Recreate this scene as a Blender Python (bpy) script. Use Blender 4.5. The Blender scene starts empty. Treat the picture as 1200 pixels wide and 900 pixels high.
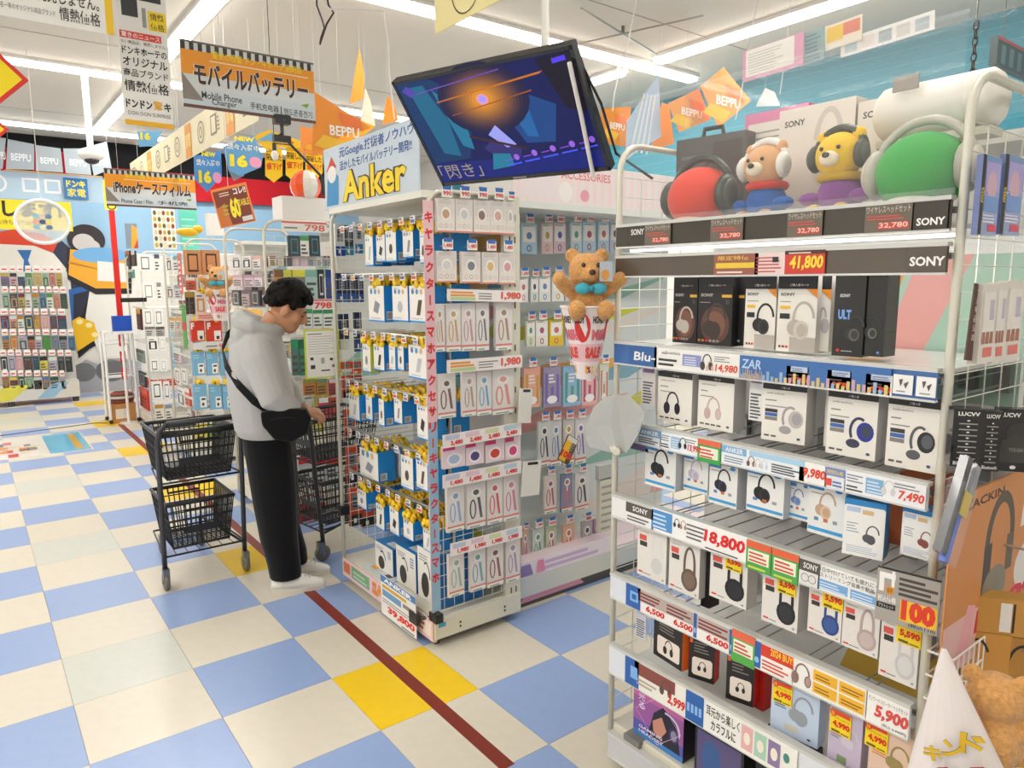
import bpy, math, random
from mathutils import Vector, Matrix
random.seed(7)
# ------------------------------------------------------------------ camera, light, exposure
sc = bpy.context.scene
COL = sc.collection
F_PX, CAM_H = 837.2, 1.675
_p = math.atan((450 - 329.9) / F_PX)
_a = math.atan((600 + 44.8) / (F_PX / math.cos(_p)))
_F = Vector((math.sin(_a), math.cos(_a), 0)); _R = Vector((math.cos(_a), -math.sin(_a), 0))
_fw = _F * math.cos(_p) + Vector((0, 0, -math.sin(_p)))
_up = _F * math.sin(_p) + Vector((0, 0, math.cos(_p)))
_c, _s = math.cos(-0.00438), math.sin(-0.00438)
_r, _up = _R * _c + _up * _s, _up * _c - _R * _s
CAM = Vector((0, 0, CAM_H))
cd = bpy.data.cameras.new('camera'); cam = bpy.data.objects.new('camera', cd); COL.objects.link(cam)
cd.sensor_fit = 'HORIZONTAL'; cd.sensor_width = 36; cd.lens = F_PX / 1200 * 36; cd.clip_start = .02
M = Matrix((_r, _up, -_fw)).transposed().to_4x4(); M.translation = CAM
cam.matrix_world = M; sc.camera = cam
def at(px, py, ax, v):          # a pixel's ray met with the plane axis = v
    d = _fw * F_PX + _r * (px - 600) + _up * (450 - py)
    return CAM + d * ((v - CAM[ax]) / d[ax])
def proj(P):
    d = Vector(P) - CAM; z = d.dot(_fw)
    return 600 + F_PX * d.dot(_r) / z, 450 - F_PX * d.dot(_up) / z, z
vs = sc.view_settings; vs.view_transform = 'Standard'; vs.look = 'None'; vs.gamma = 1; vs.use_curve_mapping = False
vs.exposure = 0.04
w = bpy.data.worlds.new('world'); sc.world = w; w.use_nodes = True
w.node_tree.nodes['Background'].inputs[0].default_value = (1, .97, .93, 1)
w.node_tree.nodes['Background'].inputs[1].default_value = .25
sc.cycles.max_bounces = 8; sc.cycles.diffuse_bounces = 4; sc.cycles.glossy_bounces = 3
sc.cycles.transmission_bounces = 6; sc.cycles.transparent_max_bounces = 16
sc.cycles.caustics_reflective = False; sc.cycles.caustics_refractive = False
CEIL = 3.8
LAMP_W = 7.6          # watts per metre of ceiling strip
# ------------------------------------------------------------------ materials
def lin(c):
    if isinstance(c, str):
        c = c.lstrip('#'); c = c if len(c) > 3 else ''.join(k + k for k in c); c = [int(c[i:i + 2], 16) / 255 for i in (0, 2, 4)]
        c = [x / 12.92 if x <= .04045 else ((x + .055) / 1.055) ** 2.4 for x in c]
    return (c[0], c[1], c[2], 1)
MAT = {}
def mk(name, rough=.5, metal=0, spec=.5, noise=0, nscale=30, bump=0, emit=0, trans=0, alpha=1, color=None, sheen=0, coat=0):
    m = bpy.data.materials.new(name); m.use_nodes = True; nt = m.node_tree; b = nt.nodes['Principled BSDF']
    b.inputs['Roughness'].default_value = rough; b.inputs['Metallic'].default_value = metal
    b.inputs['Specular IOR Level'].default_value = spec
    if color is None:
        a = nt.nodes.new('ShaderNodeAttribute'); a.attribute_name = 'Col'; src = a.outputs['Color']
    else:
        rgb = nt.nodes.new('ShaderNodeRGB'); rgb.outputs[0].default_value = lin(color); src = rgb.outputs[0]
    if noise or bump:
        tc = nt.nodes.new('ShaderNodeTexCoord'); nz = nt.nodes.new('ShaderNodeTexNoise')
        nz.inputs['Scale'].default_value = nscale; nz.inputs['Detail'].default_value = 4
        nt.links.new(tc.outputs['Object'], nz.inputs['Vector'])
        if noise:
            mr = nt.nodes.new('ShaderNodeMapRange'); mr.inputs['To Min'].default_value = 1 - noise; mr.inputs['To Max'].default_value = 1 + noise
            nt.links.new(nz.outputs['Fac'], mr.inputs['Value'])
            mx = nt.nodes.new('ShaderNodeVectorMath'); mx.operation = 'SCALE'
            nt.links.new(src, mx.inputs[0]); nt.links.new(mr.outputs['Result'], mx.inputs['Scale']); src = mx.outputs['Vector']
        if bump:
            bp = nt.nodes.new('ShaderNodeBump'); bp.inputs['Strength'].default_value = bump; bp.inputs['Distance'].default_value = .01
            nt.links.new(nz.outputs['Fac'], bp.inputs['Height']); nt.links.new(bp.outputs['Normal'], b.inputs['Normal'])
    nt.links.new(src, b.inputs['Base Color'])
    if emit:
        nt.links.new(src, b.inputs['Emission Color']); b.inputs['Emission Strength'].default_value = emit
    b.inputs['Transmission Weight'].default_value = trans; b.inputs['Alpha'].default_value = alpha
    b.inputs['Sheen Weight'].default_value = sheen; b.inputs['Coat Weight'].default_value = coat
    MAT[name] = m; return m
mk('card', .45); mk('gloss', .18, coat=.3); mk('matt', .85, spec=.2); mk('steel', .28, metal=.9); mk('enamel', .35, coat=.2)
mk('plastic', .4); mk('cloth', .9, spec=.15, noise=.10, nscale=260, bump=.15, sheen=.15); mk('fur', .95, spec=.1, noise=.35, nscale=120, bump=.9, sheen=.3)
mk('hair', .7, spec=.25, noise=.4, nscale=220, bump=1); mk('skin', .5); mk('screen', .3, spec=.25, emit=.55); mk('lamp', .5, emit=14, color='#fffaf2'); mk('led', .4, emit=1.6, color='#f6f5f0')
mk('tile', .3, noise=.055, nscale=22, spec=.42); mk('ceiling', .9, noise=.05, nscale=60, spec=.1); mk('wallpaint', .7, noise=.02, nscale=8)
mk('wood', .6, noise=.22, nscale=26)
m = mk('acrylic', .03, alpha=.045, color='#eef4f4', spec=.5); m = mk('blister', .12, alpha=.07, color='#f2f4f6', spec=.5)
mk('film', .25, alpha=.35, color='#eef0f2')
# ------------------------------------------------------------------ mesh builder
_TX = {}
def glyph(s, bold=0.0):
    top = max(ord(ch) for ch in s); bold = min(bold, .012 if top >= 0x4e00 else .05 if top >= 0x3000 else .08); k = (s, bold)
    if k in _TX: return _TX[k]
    c = bpy.data.curves.new('txt', 'FONT'); c.body = s; c.resolution_u = 2; c.fill_mode = 'FRONT'; c.offset = bold
    o = bpy.data.objects.new('txt', c)
    COL.objects.link(o); dg = bpy.context.evaluated_depsgraph_get()
    me = bpy.data.meshes.new_from_object(o.evaluated_get(dg))
    V = [(v.co.x, v.co.y) for v in me.vertices]; Fc = [tuple(p.vertices) for p in me.polygons]
    bpy.data.objects.remove(o); bpy.data.curves.remove(c); bpy.data.meshes.remove(me)
    if not V: V = [(0, 0), (1, 0), (1, 1)]; Fc = []
    x0 = min(v[0] for v in V); x1 = max(v[0] for v in V); y0 = min(v[1] for v in V); y1 = max(v[1] for v in V)
    W, H = max(x1 - x0, 1e-4), max(y1 - y0, 1e-4)
    _TX[k] = ([((x - x0) / W, (y - y0) / H) for x, y in V], Fc, W / H); return _TX[k]
EPS = [.0006]
class G:
    """collects coloured shapes; local x = right, -y = towards the viewer of the front, z = up"""
    def __init__(s, eps=None): s.v = []; s.f = []; s.c = []; s.ep = eps or EPS[0]; s.n = 0
    def add(s, V, Fc, col):
        k = len(s.v); s.v += [tuple(v) for v in V]; s.f += [tuple(i + k for i in f) for f in Fc]
        col = lin(col); s.c += [col] * len(Fc); return s
    def lay(s, y): s.n += 1; return y - s.ep * (1 + .02 * s.n)
    def p(s, pts, col, y=0, l=None):
        yy = s.lay(y) if l is None else y - s.ep * l
        return s.add([(x, yy, z) for x, z in pts], [tuple(range(len(pts)))], col)
    def r(s, x0, z0, x1, z1, col, y=0, l=None): return s.p([(x0, z0), (x1, z0), (x1, z1), (x0, z1)], col, y, l)
    def e(s, cx, cz, rx, rz, col, y=0, n=16, l=None): return s.p([(cx + rx * math.cos(2 * math.pi * i / n), cz + rz * math.sin(2 * math.pi * i / n)) for i in range(n)], col, y, l)
    def arc(s, cx, cz, rx, rz, a0, a1, th, col, y=0, n=12, l=None):
        yy = s.lay(y) if l is None else y - s.ep * l; V = []
        for i in range(n + 1):
            a = math.radians(a0 + (a1 - a0) * i / n); ca, sa = math.cos(a), math.sin(a)
            V += [(cx + rx * ca, yy, cz + rz * sa), (cx + (rx - th) * ca, yy, cz + (rz - th) * sa)]
        return s.add(V, [(2 * i, 2 * i + 1, 2 * i + 3, 2 * i + 2) for i in range(n)], col)
    def t(s, txt, x0, z0, x1, z1, col, bold=.0, y=0, keep=False, shear=0, l=None):
        V, Fc, asp = glyph(txt, bold); W, H = x1 - x0, z1 - z0
        if keep:
            if W / H > asp: n = H * asp; x0 += (W - n) / 2; W = n
            else: n = W / asp; z0 += (H - n) / 2; H = n
        yy = s.lay(y) if l is None else y - s.ep * l
        return s.add([(x0 + a * W + shear * b * H, yy, z0 + b * H) for a, b in V], Fc, col)
    def b(s, x0, y0, z0, x1, y1, z1, col):
        V = [(x, y, z) for z in (z0, z1) for y in (y0, y1) for x in (x0, x1)]
        cs = col if isinstance(col, (list, tuple)) and isinstance(col[0], (str, tuple, list)) else [col] * 6
        for f, c in zip([(0, 1, 5, 4), (1, 3, 7, 5), (3, 2, 6, 7), (2, 0, 4, 6), (4, 5, 7, 6), (0, 2, 3, 1)], cs): # front right back left top bottom
            k = len(s.v); s.add([V[i] for i in f], [(0, 1, 2, 3)], c)
        return s
    def tube(s, P, r, col, n=6, cap=True, closed=False):
        P = [Vector(p) for p in P]; k = len(P); V = []; R = r if isinstance(r, (list, tuple)) else [r] * k
        up = None
        for i in range(k):
            if closed: d = P[(i + 1) % k] - P[i - 1]
            else: d = P[min(i + 1, k - 1)] - P[max(i - 1, 0)]
            d = d.normalized() if d.length > 1e-9 else Vector((0, 0, 1))
            if up is None: up = Vector((0, 0, 1)) if abs(d.z) < .9 else Vector((1, 0, 0))
            a = d.cross(up)
            if a.length < 1e-6: a = d.orthogonal()
            a.normalize(); bb = a.cross(d).normalized(); up = bb
            V += [tuple(P[i] + (a * math.cos(2 * math.pi * j / n) + bb * math.sin(2 * math.pi * j / n)) * R[i]) for j in range(n)]
        m = k if closed else k - 1
        Fc = [(i * n + j, ((i + 1) % k) * n + j, ((i + 1) % k) * n + (j + 1) % n, i * n + (j + 1) % n) for i in range(m) for j in range(n)]
        if cap and not closed: Fc += [tuple(range(n)), tuple((k - 1) * n + j for j in reversed(range(n)))]
        return s.add(V, Fc, col)
    def loft(s, rings, col, cap=True):
        n = len(rings[0]); V = [v for r in rings for v in r]; k = len(rings)
        Fc = [(i * n + j, i * n + (j + 1) % n, (i + 1) * n + (j + 1) % n, (i + 1) * n + j) for i in range(k - 1) for j in range(n)]
        if cap: Fc += [tuple(reversed(range(n))), tuple((k - 1) * n + j for j in range(n))]
        return s.add(V, Fc, col)
    def lathe(s, prof, col, cx=0, cy=0, n=16, cap=True):
        return s.loft([[(cx + r * math.cos(2 * math.pi * j / n), cy + r * math.sin(2 * math.pi * j / n), z) for j in range(n)] for r, z in prof], col, cap)
    def ball(s, c, r, col, n=12, m=8):
        rx, ry, rz = r if isinstance(r, (tuple, list)) else (r, r, r)
        rings = []
        for i in range(m + 1):
            t = -math.pi / 2 + math.pi * (i if 0 < i < m else (i + (.15 if i == 0 else -.15))) / m
            rings.append([(c[0] + rx * math.cos(t) * math.cos(2 * math.pi * j / n), c[1] + ry * math.cos(t) * math.sin(2 * math.pi * j / n), c[2] + rz * math.sin(t)) for j in range(n)])
        return s.loft(rings, col)
    def mesh(s, name, mat='card', smooth=False):
        me = bpy.data.meshes.new(name); me.from_pydata(s.v, [], s.f)
        ca = me.color_attributes.new('Col', 'FLOAT_COLOR', 'CORNER'); buf = []
        for f, c in zip(s.f, s.c): buf.extend(c * len(f))
        ca.data.foreach_set('color', buf)
        me.materials.append(MAT[mat]); me.update()
        if smooth: me.polygons.foreach_set('use_smooth', [True] * len(me.polygons))
        return me
    def obj(s, name, parent=None, mat='card', smooth=False, loc=None, rz=0, rot=None):
        return mo(name, s.mesh(name, mat, smooth), parent, loc, rz, rot)
def mo(name, me, parent=None, loc=None, rz=0, rot=None):
    o = bpy.data.objects.new(name, me); COL.objects.link(o)
    if parent is not None: o.parent = parent
    if loc is not None: o.location = loc
    o.rotation_euler = rot if rot else (0, 0, rz); return o
def tag(o, label, cat, group=None):
    o['label'] = label; o['category'] = cat
    if group: o['group'] = group
    return o
def thing(name, label, cat, loc=(0, 0, 0), rz=0, group=None, rot=None):
    o = bpy.data.objects.new(name, None); o.empty_display_size = .1; COL.objects.link(o)
    o.location = loc; o.rotation_euler = rot if rot else (0, 0, rz); return tag(o, label, cat, group)
def struct(o, label=None, cat=None):
    o['kind'] = 'structure'
    if label: o['label'] = label
    if cat: o['category'] = cat
    return o
def bake(o, mat=None, smooth=True):       # keep the evaluated surface as a plain mesh
    dg = bpy.context.evaluated_depsgraph_get(); dg.update(); old = o.data
    me = bpy.data.meshes.new_from_object(o.evaluated_get(dg)); o.modifiers.clear(); o.data = me; me.name = o.name
    if mat: me.materials.clear(); me.materials.append(MAT[mat])
    if smooth: me.polygons.foreach_set('use_smooth', [True] * len(me.polygons))
    return o
def paint(o, col):
    me = o.data; ca = me.color_attributes.get('Col') or me.color_attributes.new('Col', 'FLOAT_COLOR', 'CORNER')
    ca.data.foreach_set('color', list(lin(col)) * len(ca.data)); me.color_attributes.active_color = ca
def copy_tree(o, parent=None):
    c = o.copy(); COL.objects.link(c)
    if parent is not None: c.parent = parent
    for ch in o.children: copy_tree(ch, c)
    return c
NTH = ['first', 'second', 'third', 'fourth', 'fifth', 'sixth', 'seventh', 'eighth', 'ninth', 'tenth', 'eleventh', 'twelfth', 'thirteenth']
RX = -math.pi / 2                # turn a thing built to face -Y so that it faces -X
WHITE, CREAM, BLACK, RED, YEL = '#f3f1ec', '#e9e3d3', '#141416', '#d8231f', '#f6d21a'
POST = '#d9d5c4'
# ------------------------------------------------------------------ room shell
XW0, XW1, YW0, YW1 = -5.6, 6.85, -4.2, 12.75
T0X, T0Y, TS = .2067, .0293, .45
fl = struct(G().b(XW0, YW0, -.12, XW1, YW1, -.004, '#b9b4a6').obj('floor', mat='matt'), 'checkered vinyl tile floor of the shop aisle', 'floor')
tm = {}
TC = {'w': '#d3ccbc', 'b': '#8ea5d0', 'y': '#ecc41c', 'p': '#c6c9c0'}
for k, c in TC.items():
    g = G(); e = .0008; g.b(e, e, -.004, TS - e, TS - e, 0, c); tm[k] = g.mesh('floor_tile', 'tile')
def tile_kind(i, j):
    if i % 2: return 'b' if j % 2 == 0 else 'w'
    if j % 2 == 0: return 'w'
    if i == 2 and j % 4 == 1: return 'y'
    if i == 0 and j % 4 == 3: return 'p'
    return 'b'
far = G()
cand = []
for i in range(-13, 19):
    for j in range(-10, 29):
        x, y = T0X + i * TS, T0Y + j * TS
        if x < XW0 or x + TS > XW1 or y < YW0 or y + TS > YW1: continue
        px, py, z = proj((x + TS / 2, y + TS / 2, 0))
        vis = z > .3 and -90 < px < 1290 and -50 < py < 1050
        cand.append((z if vis else 99 + abs(z), x, y, tile_kind(i, j), vis))
cand.sort()
for n, (z, x, y, k, vis) in enumerate(cand):
    if vis and n < 290: mo('floor_tile', tm[k], fl, (x, y, 0))
    else: far.b(x + .0008, y + .0008, -.004, x + TS - .0008, y + TS - .0008, 0, TC[k])
fo = far.obj('floor_tiles_beyond', fl, 'tile'); fo['kind'] = 'stuff'
struct(G().b(XW0, YW0, CEIL, XW1, YW1, CEIL + .1, '#e6dfd2').obj('ceiling', mat='ceiling'), 'pale speckled ceiling panels over the shop', 'ceiling')
wb = struct(G().b(XW0, YW1, 0, XW1, YW1 + .1, CEIL, '#e7e5e0').obj('wall_back', mat='wallpaint'), 'back wall covered by a big colourful bath mural', 'wall')
struct(G().b(XW0 - .1, YW0, 0, XW0, YW1, CEIL, '#efebe2').obj('wall_left', mat='wallpaint'), 'plain pale side wall of the shop', 'wall')
struct(G().b(XW0, YW0 - .1, 0, XW1, YW0, CEIL, '#efebe2').obj('wall_front', mat='wallpaint'), 'plain pale wall behind the viewer', 'wall')
wr = struct(G().b(XW1, YW0, 0, XW1 + .1, YW1, CEIL, '#ece8df').obj('wall_right', mat='wallpaint'), 'far side wall with a teal painted band', 'wall')
struct(G().b(0.2, YW1 - .02, 0, XW1 - .01, YW1 - .001, .16, '#c42a28').obj('baseboard_back', mat='enamel'), 'red skirting board under the mural', 'baseboard')
struct(G().b(XW0, YW1 - .06, 3.28, XW1, YW1 - .002, CEIL, '#1b1a1c').obj('trim_1', mat='matt'), 'black band at the top of the back wall', 'trim')
struct(G().b(1.9, YW1 - .09, 3.0, XW1, YW1 - .061, 3.42, '#b3202a').obj('trim_2', mat='matt'), 'dark red band high on the back wall', 'trim')
# ceiling panel joints
for k, y in enumerate([y for y in (-2.4, .9, 4.25, 7.6, 10.9)]):
    G().b(XW0, y, CEIL - .004, XW1, y + .012, CEIL, '#b9b2a6').obj('panel_joint', bpy.data.objects['ceiling'], 'matt')
# ceiling light strips (their light belongs to them)
def strip(x0, y0, x1, y1, label):
    dx, dy = x1 - x0, y1 - y0; L = math.hypot(dx, dy); cx, cy = (x0 + x1) / 2, (y0 + y1) / 2
    t = thing('ceiling_light', label, 'light', (cx, cy, CEIL - .0005), math.atan2(dy, dx), 'ceiling light strips')
    G().b(-L / 2, -.085, -.03, L / 2, .085, 0, '#e9e6e0').obj('housing', t, 'enamel')
    G().b(-L / 2 + .01, -.055, -.06, L / 2 - .01, .055, -.031, '#ffffff').obj('diffuser', t, 'lamp')
    ld = bpy.data.lights.new('strip_lamp', 'AREA'); ld.shape = 'RECTANGLE'; ld.size = L; ld.size_y = .12
    ld.energy = LAMP_W * L; ld.color = (1, .975, .935); o = bpy.data.objects.new('strip_lamp', ld); COL.objects.link(o)
    o.parent = t; o.location = (0, 0, -.065)
strip(.25, 11.75, 4.6, 11.75, 'bright ceiling light strip nearest the mural wall, running across')
strip(-.6, 8.52, 2.3, 8.52, 'bright ceiling light strip behind the tall white banner')
strip(3.0, 8.52, 5.0, 8.52, 'bright ceiling light strip behind the orange pennants')
strip(2.4, 5.1, 6.3, 5.1, 'long bright ceiling light strip passing behind the tilted television')
strip(1.70, 5.6, 1.70, 11.6, 'long bright ceiling light strip running lengthwise behind the white banner')
strip(5.5, 1.6, 5.5, 4.9, 'bright ceiling light strip above the teal wall at upper right')
strip(5.5, 5.35, 5.5, 7.9, 'short bright ceiling light strip right of the television')
for k, y in enumerate((1.8, -1.4)):
    strip(-5.0, y, -.6, y, 'ceiling light strip outside the view, row %s' % ('beside' if y > 0 else 'behind'))
    strip(1.0, y - .6, 4.4, y - .6, 'ceiling light strip overhead, row %s' % ('above the headphone stand' if y > 0 else 'behind the viewer'))
strip(-5.0, 5.1, -.4, 5.1, 'ceiling light strip over the left aisle outside the view')  # left strips out of view; several added to brighten fronts facing the aisle
strip(-5.0, 8.52, -1.0, 8.52, 'ceiling light strip over the far left aisle outside the view')
strip(-2.1, 5.8, -2.1, 8.0, 'ceiling light strip along the left aisle outside the view')
strip(-2.1, -.8, -2.1, 1.3, 'ceiling light strip running lengthwise beside the viewer')
strip(-2.1, 2.3, -2.1, 4.6, 'ceiling light strip running lengthwise left of the viewer')  # unseen, added for more side light on upright fronts
strip(-4.6, 2.3, -4.6, 4.6, 'ceiling light strip near the left wall outside the view')  # unseen, added as side fill from the left
# ------------------------------------------------------------------ pixel to plane helpers
def fx(X, L, R, T, B):                       # a front facing -X: left-bottom corner, width, height
    my, mx = (T + B) / 2, (L + R) / 2
    yl, yr = at(L, my, 0, X).y, at(R, my, 0, X).y
    z0, z1 = at(mx, B, 0, X).z, at(mx, T, 0, X).z
    return Vector((X, yl, z0)), yl - yr, z1 - z0
def fy(Y, L, R, T, B):                       # a front facing -Y
    my, mx = (T + B) / 2, (L + R) / 2
    xl, xr = at(L, my, 1, Y).x, at(R, my, 1, Y).x
    z0, z1 = at(mx, B, 1, Y).z, at(mx, T, 1, Y).z
    return Vector((xl, Y, z0)), xr - xl, z1 - z0
def prod(name, label, cat, fr, plane, L, R, T, B, depth, cols, draw=None, group=None, mat='card', yaw=0, roll=0, pm='card', pn='print'):
    loc, w, h = (fx if fr == 'x' else fy)(plane, L, R, T, B)
    if isinstance(cols, str): cols = [cols] * 6
    if fr == 'x' and loc.z < .143 and plane < 2.2: h -= .143 - loc.z; loc.z = .143
    g = G(); g.b(0, 0, 0, w, depth, h, cols)
    o = g.obj(name, mat=mat, loc=loc, rot=(0, roll, (RX if fr == 'x' else 0) + yaw)); tag(o, label, cat, group)
    if draw:
        q = G(); draw(q, w, h)
        if q.f: q.obj(pn, o, pm)
    o['w'] = w; o['h'] = h; return o
def phones(g, cx, cz, s, col, tilt=0, two=True, inner='#00000033', hi=None):
    """a pair of headphones seen at an angle: band, two cups"""
    hi = hi or col
    g.arc(cx + .05 * s, cz + .02 * s, .34 * s, .5 * s, 5 + tilt, 188 + tilt, .075 * s, col)
    if two:
        g.e(cx - .26 * s, cz - .2 * s, .17 * s, .26 * s, col); g.e(cx + .3 * s, cz - .18 * s, .15 * s, .25 * s, col)
        g.e(cx + .31 * s, cz - .18 * s, .1 * s, .19 * s, hi)
    else:
        g.e(cx - .2 * s, cz - .22 * s, .24 * s, .23 * s, col); g.e(cx - .02 * s, cz - .28 * s, .22 * s, .26 * s, hi); g.e(cx + .0 * s, cz - .28 * s, .14 * s, .18 * s, col)
def lines(g, x0, z0, x1, z1, n, col, fill=.5, jag=True, seed=0):
    rr = random.Random(seed + int(x0 * 1e4)); dz = (z1 - z0) / n
    for i in range(n):
        e = x1 - (x1 - x0) * (rr.random() * .35 if jag else 0)
        g.r(x0, z0 + i * dz, e, z0 + (i + fill) * dz, col)
def frameU(g, x0, x1, y, top, col, r=.0105, z0=.03, n=6, rc=.09):
    P = [(x0, y, z0), (x0, y, top - rc)]
    for k in range(1, 6): a = math.pi - k * math.pi / 10; P.append((x0 + rc + rc * math.cos(a), y, top - rc + rc * math.sin(a)))
    for k in range(0, 6): a = math.pi / 2 - k * math.pi / 10; P.append((x1 - rc + rc * math.cos(a), y, top - rc + rc * math.sin(a)))
    P += [(x1, y, z0)]; g.tube(P, r, col, n)
def gridwire(g, x0, x1, y, z0, z1, col, sx=.05, sz=.05, r=.0019):
    n = max(1, round((x1 - x0) / sx)); m = max(1, round((z1 - z0) / sz))
    for i in range(1, n): x = x0 + (x1 - x0) * i / n; g.tube([(x, y, z0), (x, y, z1)], r, col, 3, False)
    for j in range(m + 1): z = z0 + (z1 - z0) * j / m; g.tube([(x0, y, z), (x1, y, z)], r, col, 3, False)
def unit(label, x0, y0, y1, d=.5, top=2.1, levels=(), back='#e7e6e2', backdraw=None, grid=(.1, .06), sides=(True, True)):
    """white tube-frame gondola end unit that faces the main aisle (-X)"""
    u = thing('display_gondola', label, 'shelf unit', (x0, y0, 0)); D = y1 - y0
    for k, y in enumerate((0, D)):
        g = G(); frameU(g, 0, d, y, top, POST); g.obj('side_frame', u, 'enamel', True)
        if sides[k]:
            g = G(); gridwire(g, 0, d, y, .17, top - .1, '#e8e6da', *grid); g.obj('wire_grid', u, 'enamel')
    g = G(); g.b(0, .011, .045, d, D - .011, .13, POST); g.b(.005, .0, .13, d, D, .142, '#dcd8c9'); g.obj('base_deck', u, 'enamel')
    for y in (0.02, D - .06):
        g = G(); g.lathe([(.016, 0), (.016, .045)], '#3a3a3a', .03, y + .02, 8); g.obj('foot', u, 'plastic')
    g = G(); g.b(d - .03, .012, .142, d - .012, D - .012, top - .12, back); bp = g.obj('back_panel', u, 'enamel')
    if backdraw:
        q = G(.001); backdraw(q, D - .024, top - .262)
        q.obj('panel_print', bp, 'card', loc=(d - .03, D - .012, .142), rz=RX)
    for z in levels:
        g = G(); g.b(.03, .012, z - .018, d - .03, D - .012, z, '#dedcd2'); g.obj('shelf', u, 'enamel')
    return u
PAST = ['#8fb9a6', '#e3a6a0', '#e2a95a', '#c9c84c', '#7ea6b8', '#d9cfc6']
def pastel(q, w, h, seed=1, bands=7, base='#d9d6cf'):
    rr = random.Random(seed); q.r(0, 0, w, h, base)
    n = bands
    for i in range(n):
        z = h * (i + rr.random() * .3) / n; dz = h / n * rr.uniform(.5, .9); sk = w * rr.uniform(.15, .5)
        x0 = w * rr.uniform(-.05, .5); x1 = x0 + w * rr.uniform(.25, .5)
        pts = [(x0, z), (min(w, x1), z), (min(w, x1 + sk), min(h, z + dz)), (max(0, min(w, x0 + sk)), min(h, z + dz))]
        q.p([(max(0, a), b) for a, b in pts], PAST[(i + seed) % 6])
        x0 += w * .45; x1 = x0 + w * .22
        if x0 < w: q.p([(x0, z), (min(w, x1), z), (w, min(h, z + dz)), (min(w, x0 + sk), min(h, z + dz))], PAST[(i + seed + 2) % 6])
# ================================================================== the headphone stand (right foreground)
UX, UY0, UY1 = 1.68, .645, 1.638
def bd0(q, w, h):
    q.r(0, 0, w, h, '#e6e6e2'); q.r(.45, 1.2, w, 1.6, '#a9c8b6')
    q.p([(.5, 1.22), (.56, 1.22), (.68, 1.6), (.5, 1.6)], '#e1a44e'); q.p([(.58, 1.22), (.68, 1.22), (.84, 1.6), (.7, 1.6)], '#e3a59f'); q.p([(.62, .75), (.78, .75), (.9, 1.0), (.7, 1.0)], '#c46a3f'); q.p([(.55, .3), (.8, .3), (.85, .45), (.6, .45)], '#d8b24a')
hu = unit('white tube-framed headphone stand in the right foreground', UX, UY0, UY1, .5, 2.1, (), '#dfe2de', bd0)
def zat(px, py, X=1.66): return at(px, py, 0, X).z
RAILS = [(zat(737, 266), zat(737, 289)), (zat(1119, 288), zat(1119, 319)), (zat(1104, 437), zat(1104, 470)), (zat(748, 499), zat(746, 517)),
         (zat(738, 587), zat(733, 608)), (zat(737, 682), zat(734, 706)), (zat(738, 768), zat(733, 796)), (zat(733, 872), zat(731, 895))]
RW = UY1 - UY0 - .024; RXP = 1.655
RCOL = ['#3b352c', '#5a4f45', '#3f6fae', '#c9dbe8', '#e9e9e6', '#dfe3ea', '#dfe3ea', '#c8c8c8']
RNAME = ['dark top price rail', 'brown price rail', 'blue price rail', 'pale blue price rail', 'white price rail', 'grey price rail', 'silver price rail', 'bottom price rail']
rails = []
for k, (z1, z0) in enumerate(RAILS):
    h = z1 - z0
    g = G(); g.b(0, 0, 0, RW, .006, h, RCOL[k]); g.b(0, -.004, h, RW, .022, h + .009, '#cfcfc9'); g.b(0, -.004, -.005, RW, .01, 0, '#d8d8d4')
    o = g.obj('price_rail', hu, 'gloss', loc=(RXP - UX, UY1 - UY0 - .012, z0), rz=RX); o['h'] = h; rails.append(o)
    g = G(); g.tube([(.0, .012, z1 - .02), (.0, D0 := UY1 - UY0 - .012, z1 - .02)], .008, '#b9bab6', 6); g.obj('cross_bar', hu, 'steel')
    if k in (0, 6, 7):
        g = G(); g.b(.02, .012, z0 + .004, .46, UY1 - UY0 - .012, z0 + .014, '#e3e3de'); g.obj('shelf', hu, 'enamel')
def rl(k, px):                       # local x on rail k for a pixel column
    z = (RAILS[k][0] + RAILS[k][1]) / 2
    y0, y1 = UY1 - .012, UY0 + .012                # find y with proj = px
    a, b = y0, y1
    for _ in range(30):
        m = (a + b) / 2
        if proj((RXP, m, z))[0] < px: a = m
        else: b = m
    return y0 - (a + b) / 2
def card(k, L, R, draw, bg='#f4f3ef', zo=0, ho=1.0, name='price_card'):
    x0, x1 = rl(k, L), rl(k, R); h = rails[k]['h'] * ho
    g = G(.0007); g.b(0, -.0025, 0, x1 - x0, 0, h, bg); q = G(.0007); 
    o = g.obj(name, rails[k], 'card', loc=(x0, -.003, zo))
    c = G(.0007); draw(c, x1 - x0, h)
    c2 = G(); c2.v = [(a, b - .0026, z) for a, b, z in c.v]; c2.f = c.f; c2.c = c.c
    # printing lies on the card: same part
    g.v = list(g.v); base = len(g.v); me = o.data; g.v += c2.v; g.f += [tuple(i + base for i in f) for f in c2.f]; g.c += c2.c
    o.data = g.mesh(name); bpy.data.meshes.remove(me); return o
def price(txt, col=RED, sub=True, head=None):
    def d(g, w, h):
        g.t(txt, w * .36, h * .12, w * .97, h * .62, col, .03, shear=.1)
        lines(g, w * .05, h * .62, w * .9, h * .95, 2, '#7a7a7a', .45); g.t('税込', w * .1, h * .15, w * .3, h * .4, '#d8231f')
    return d
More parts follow.
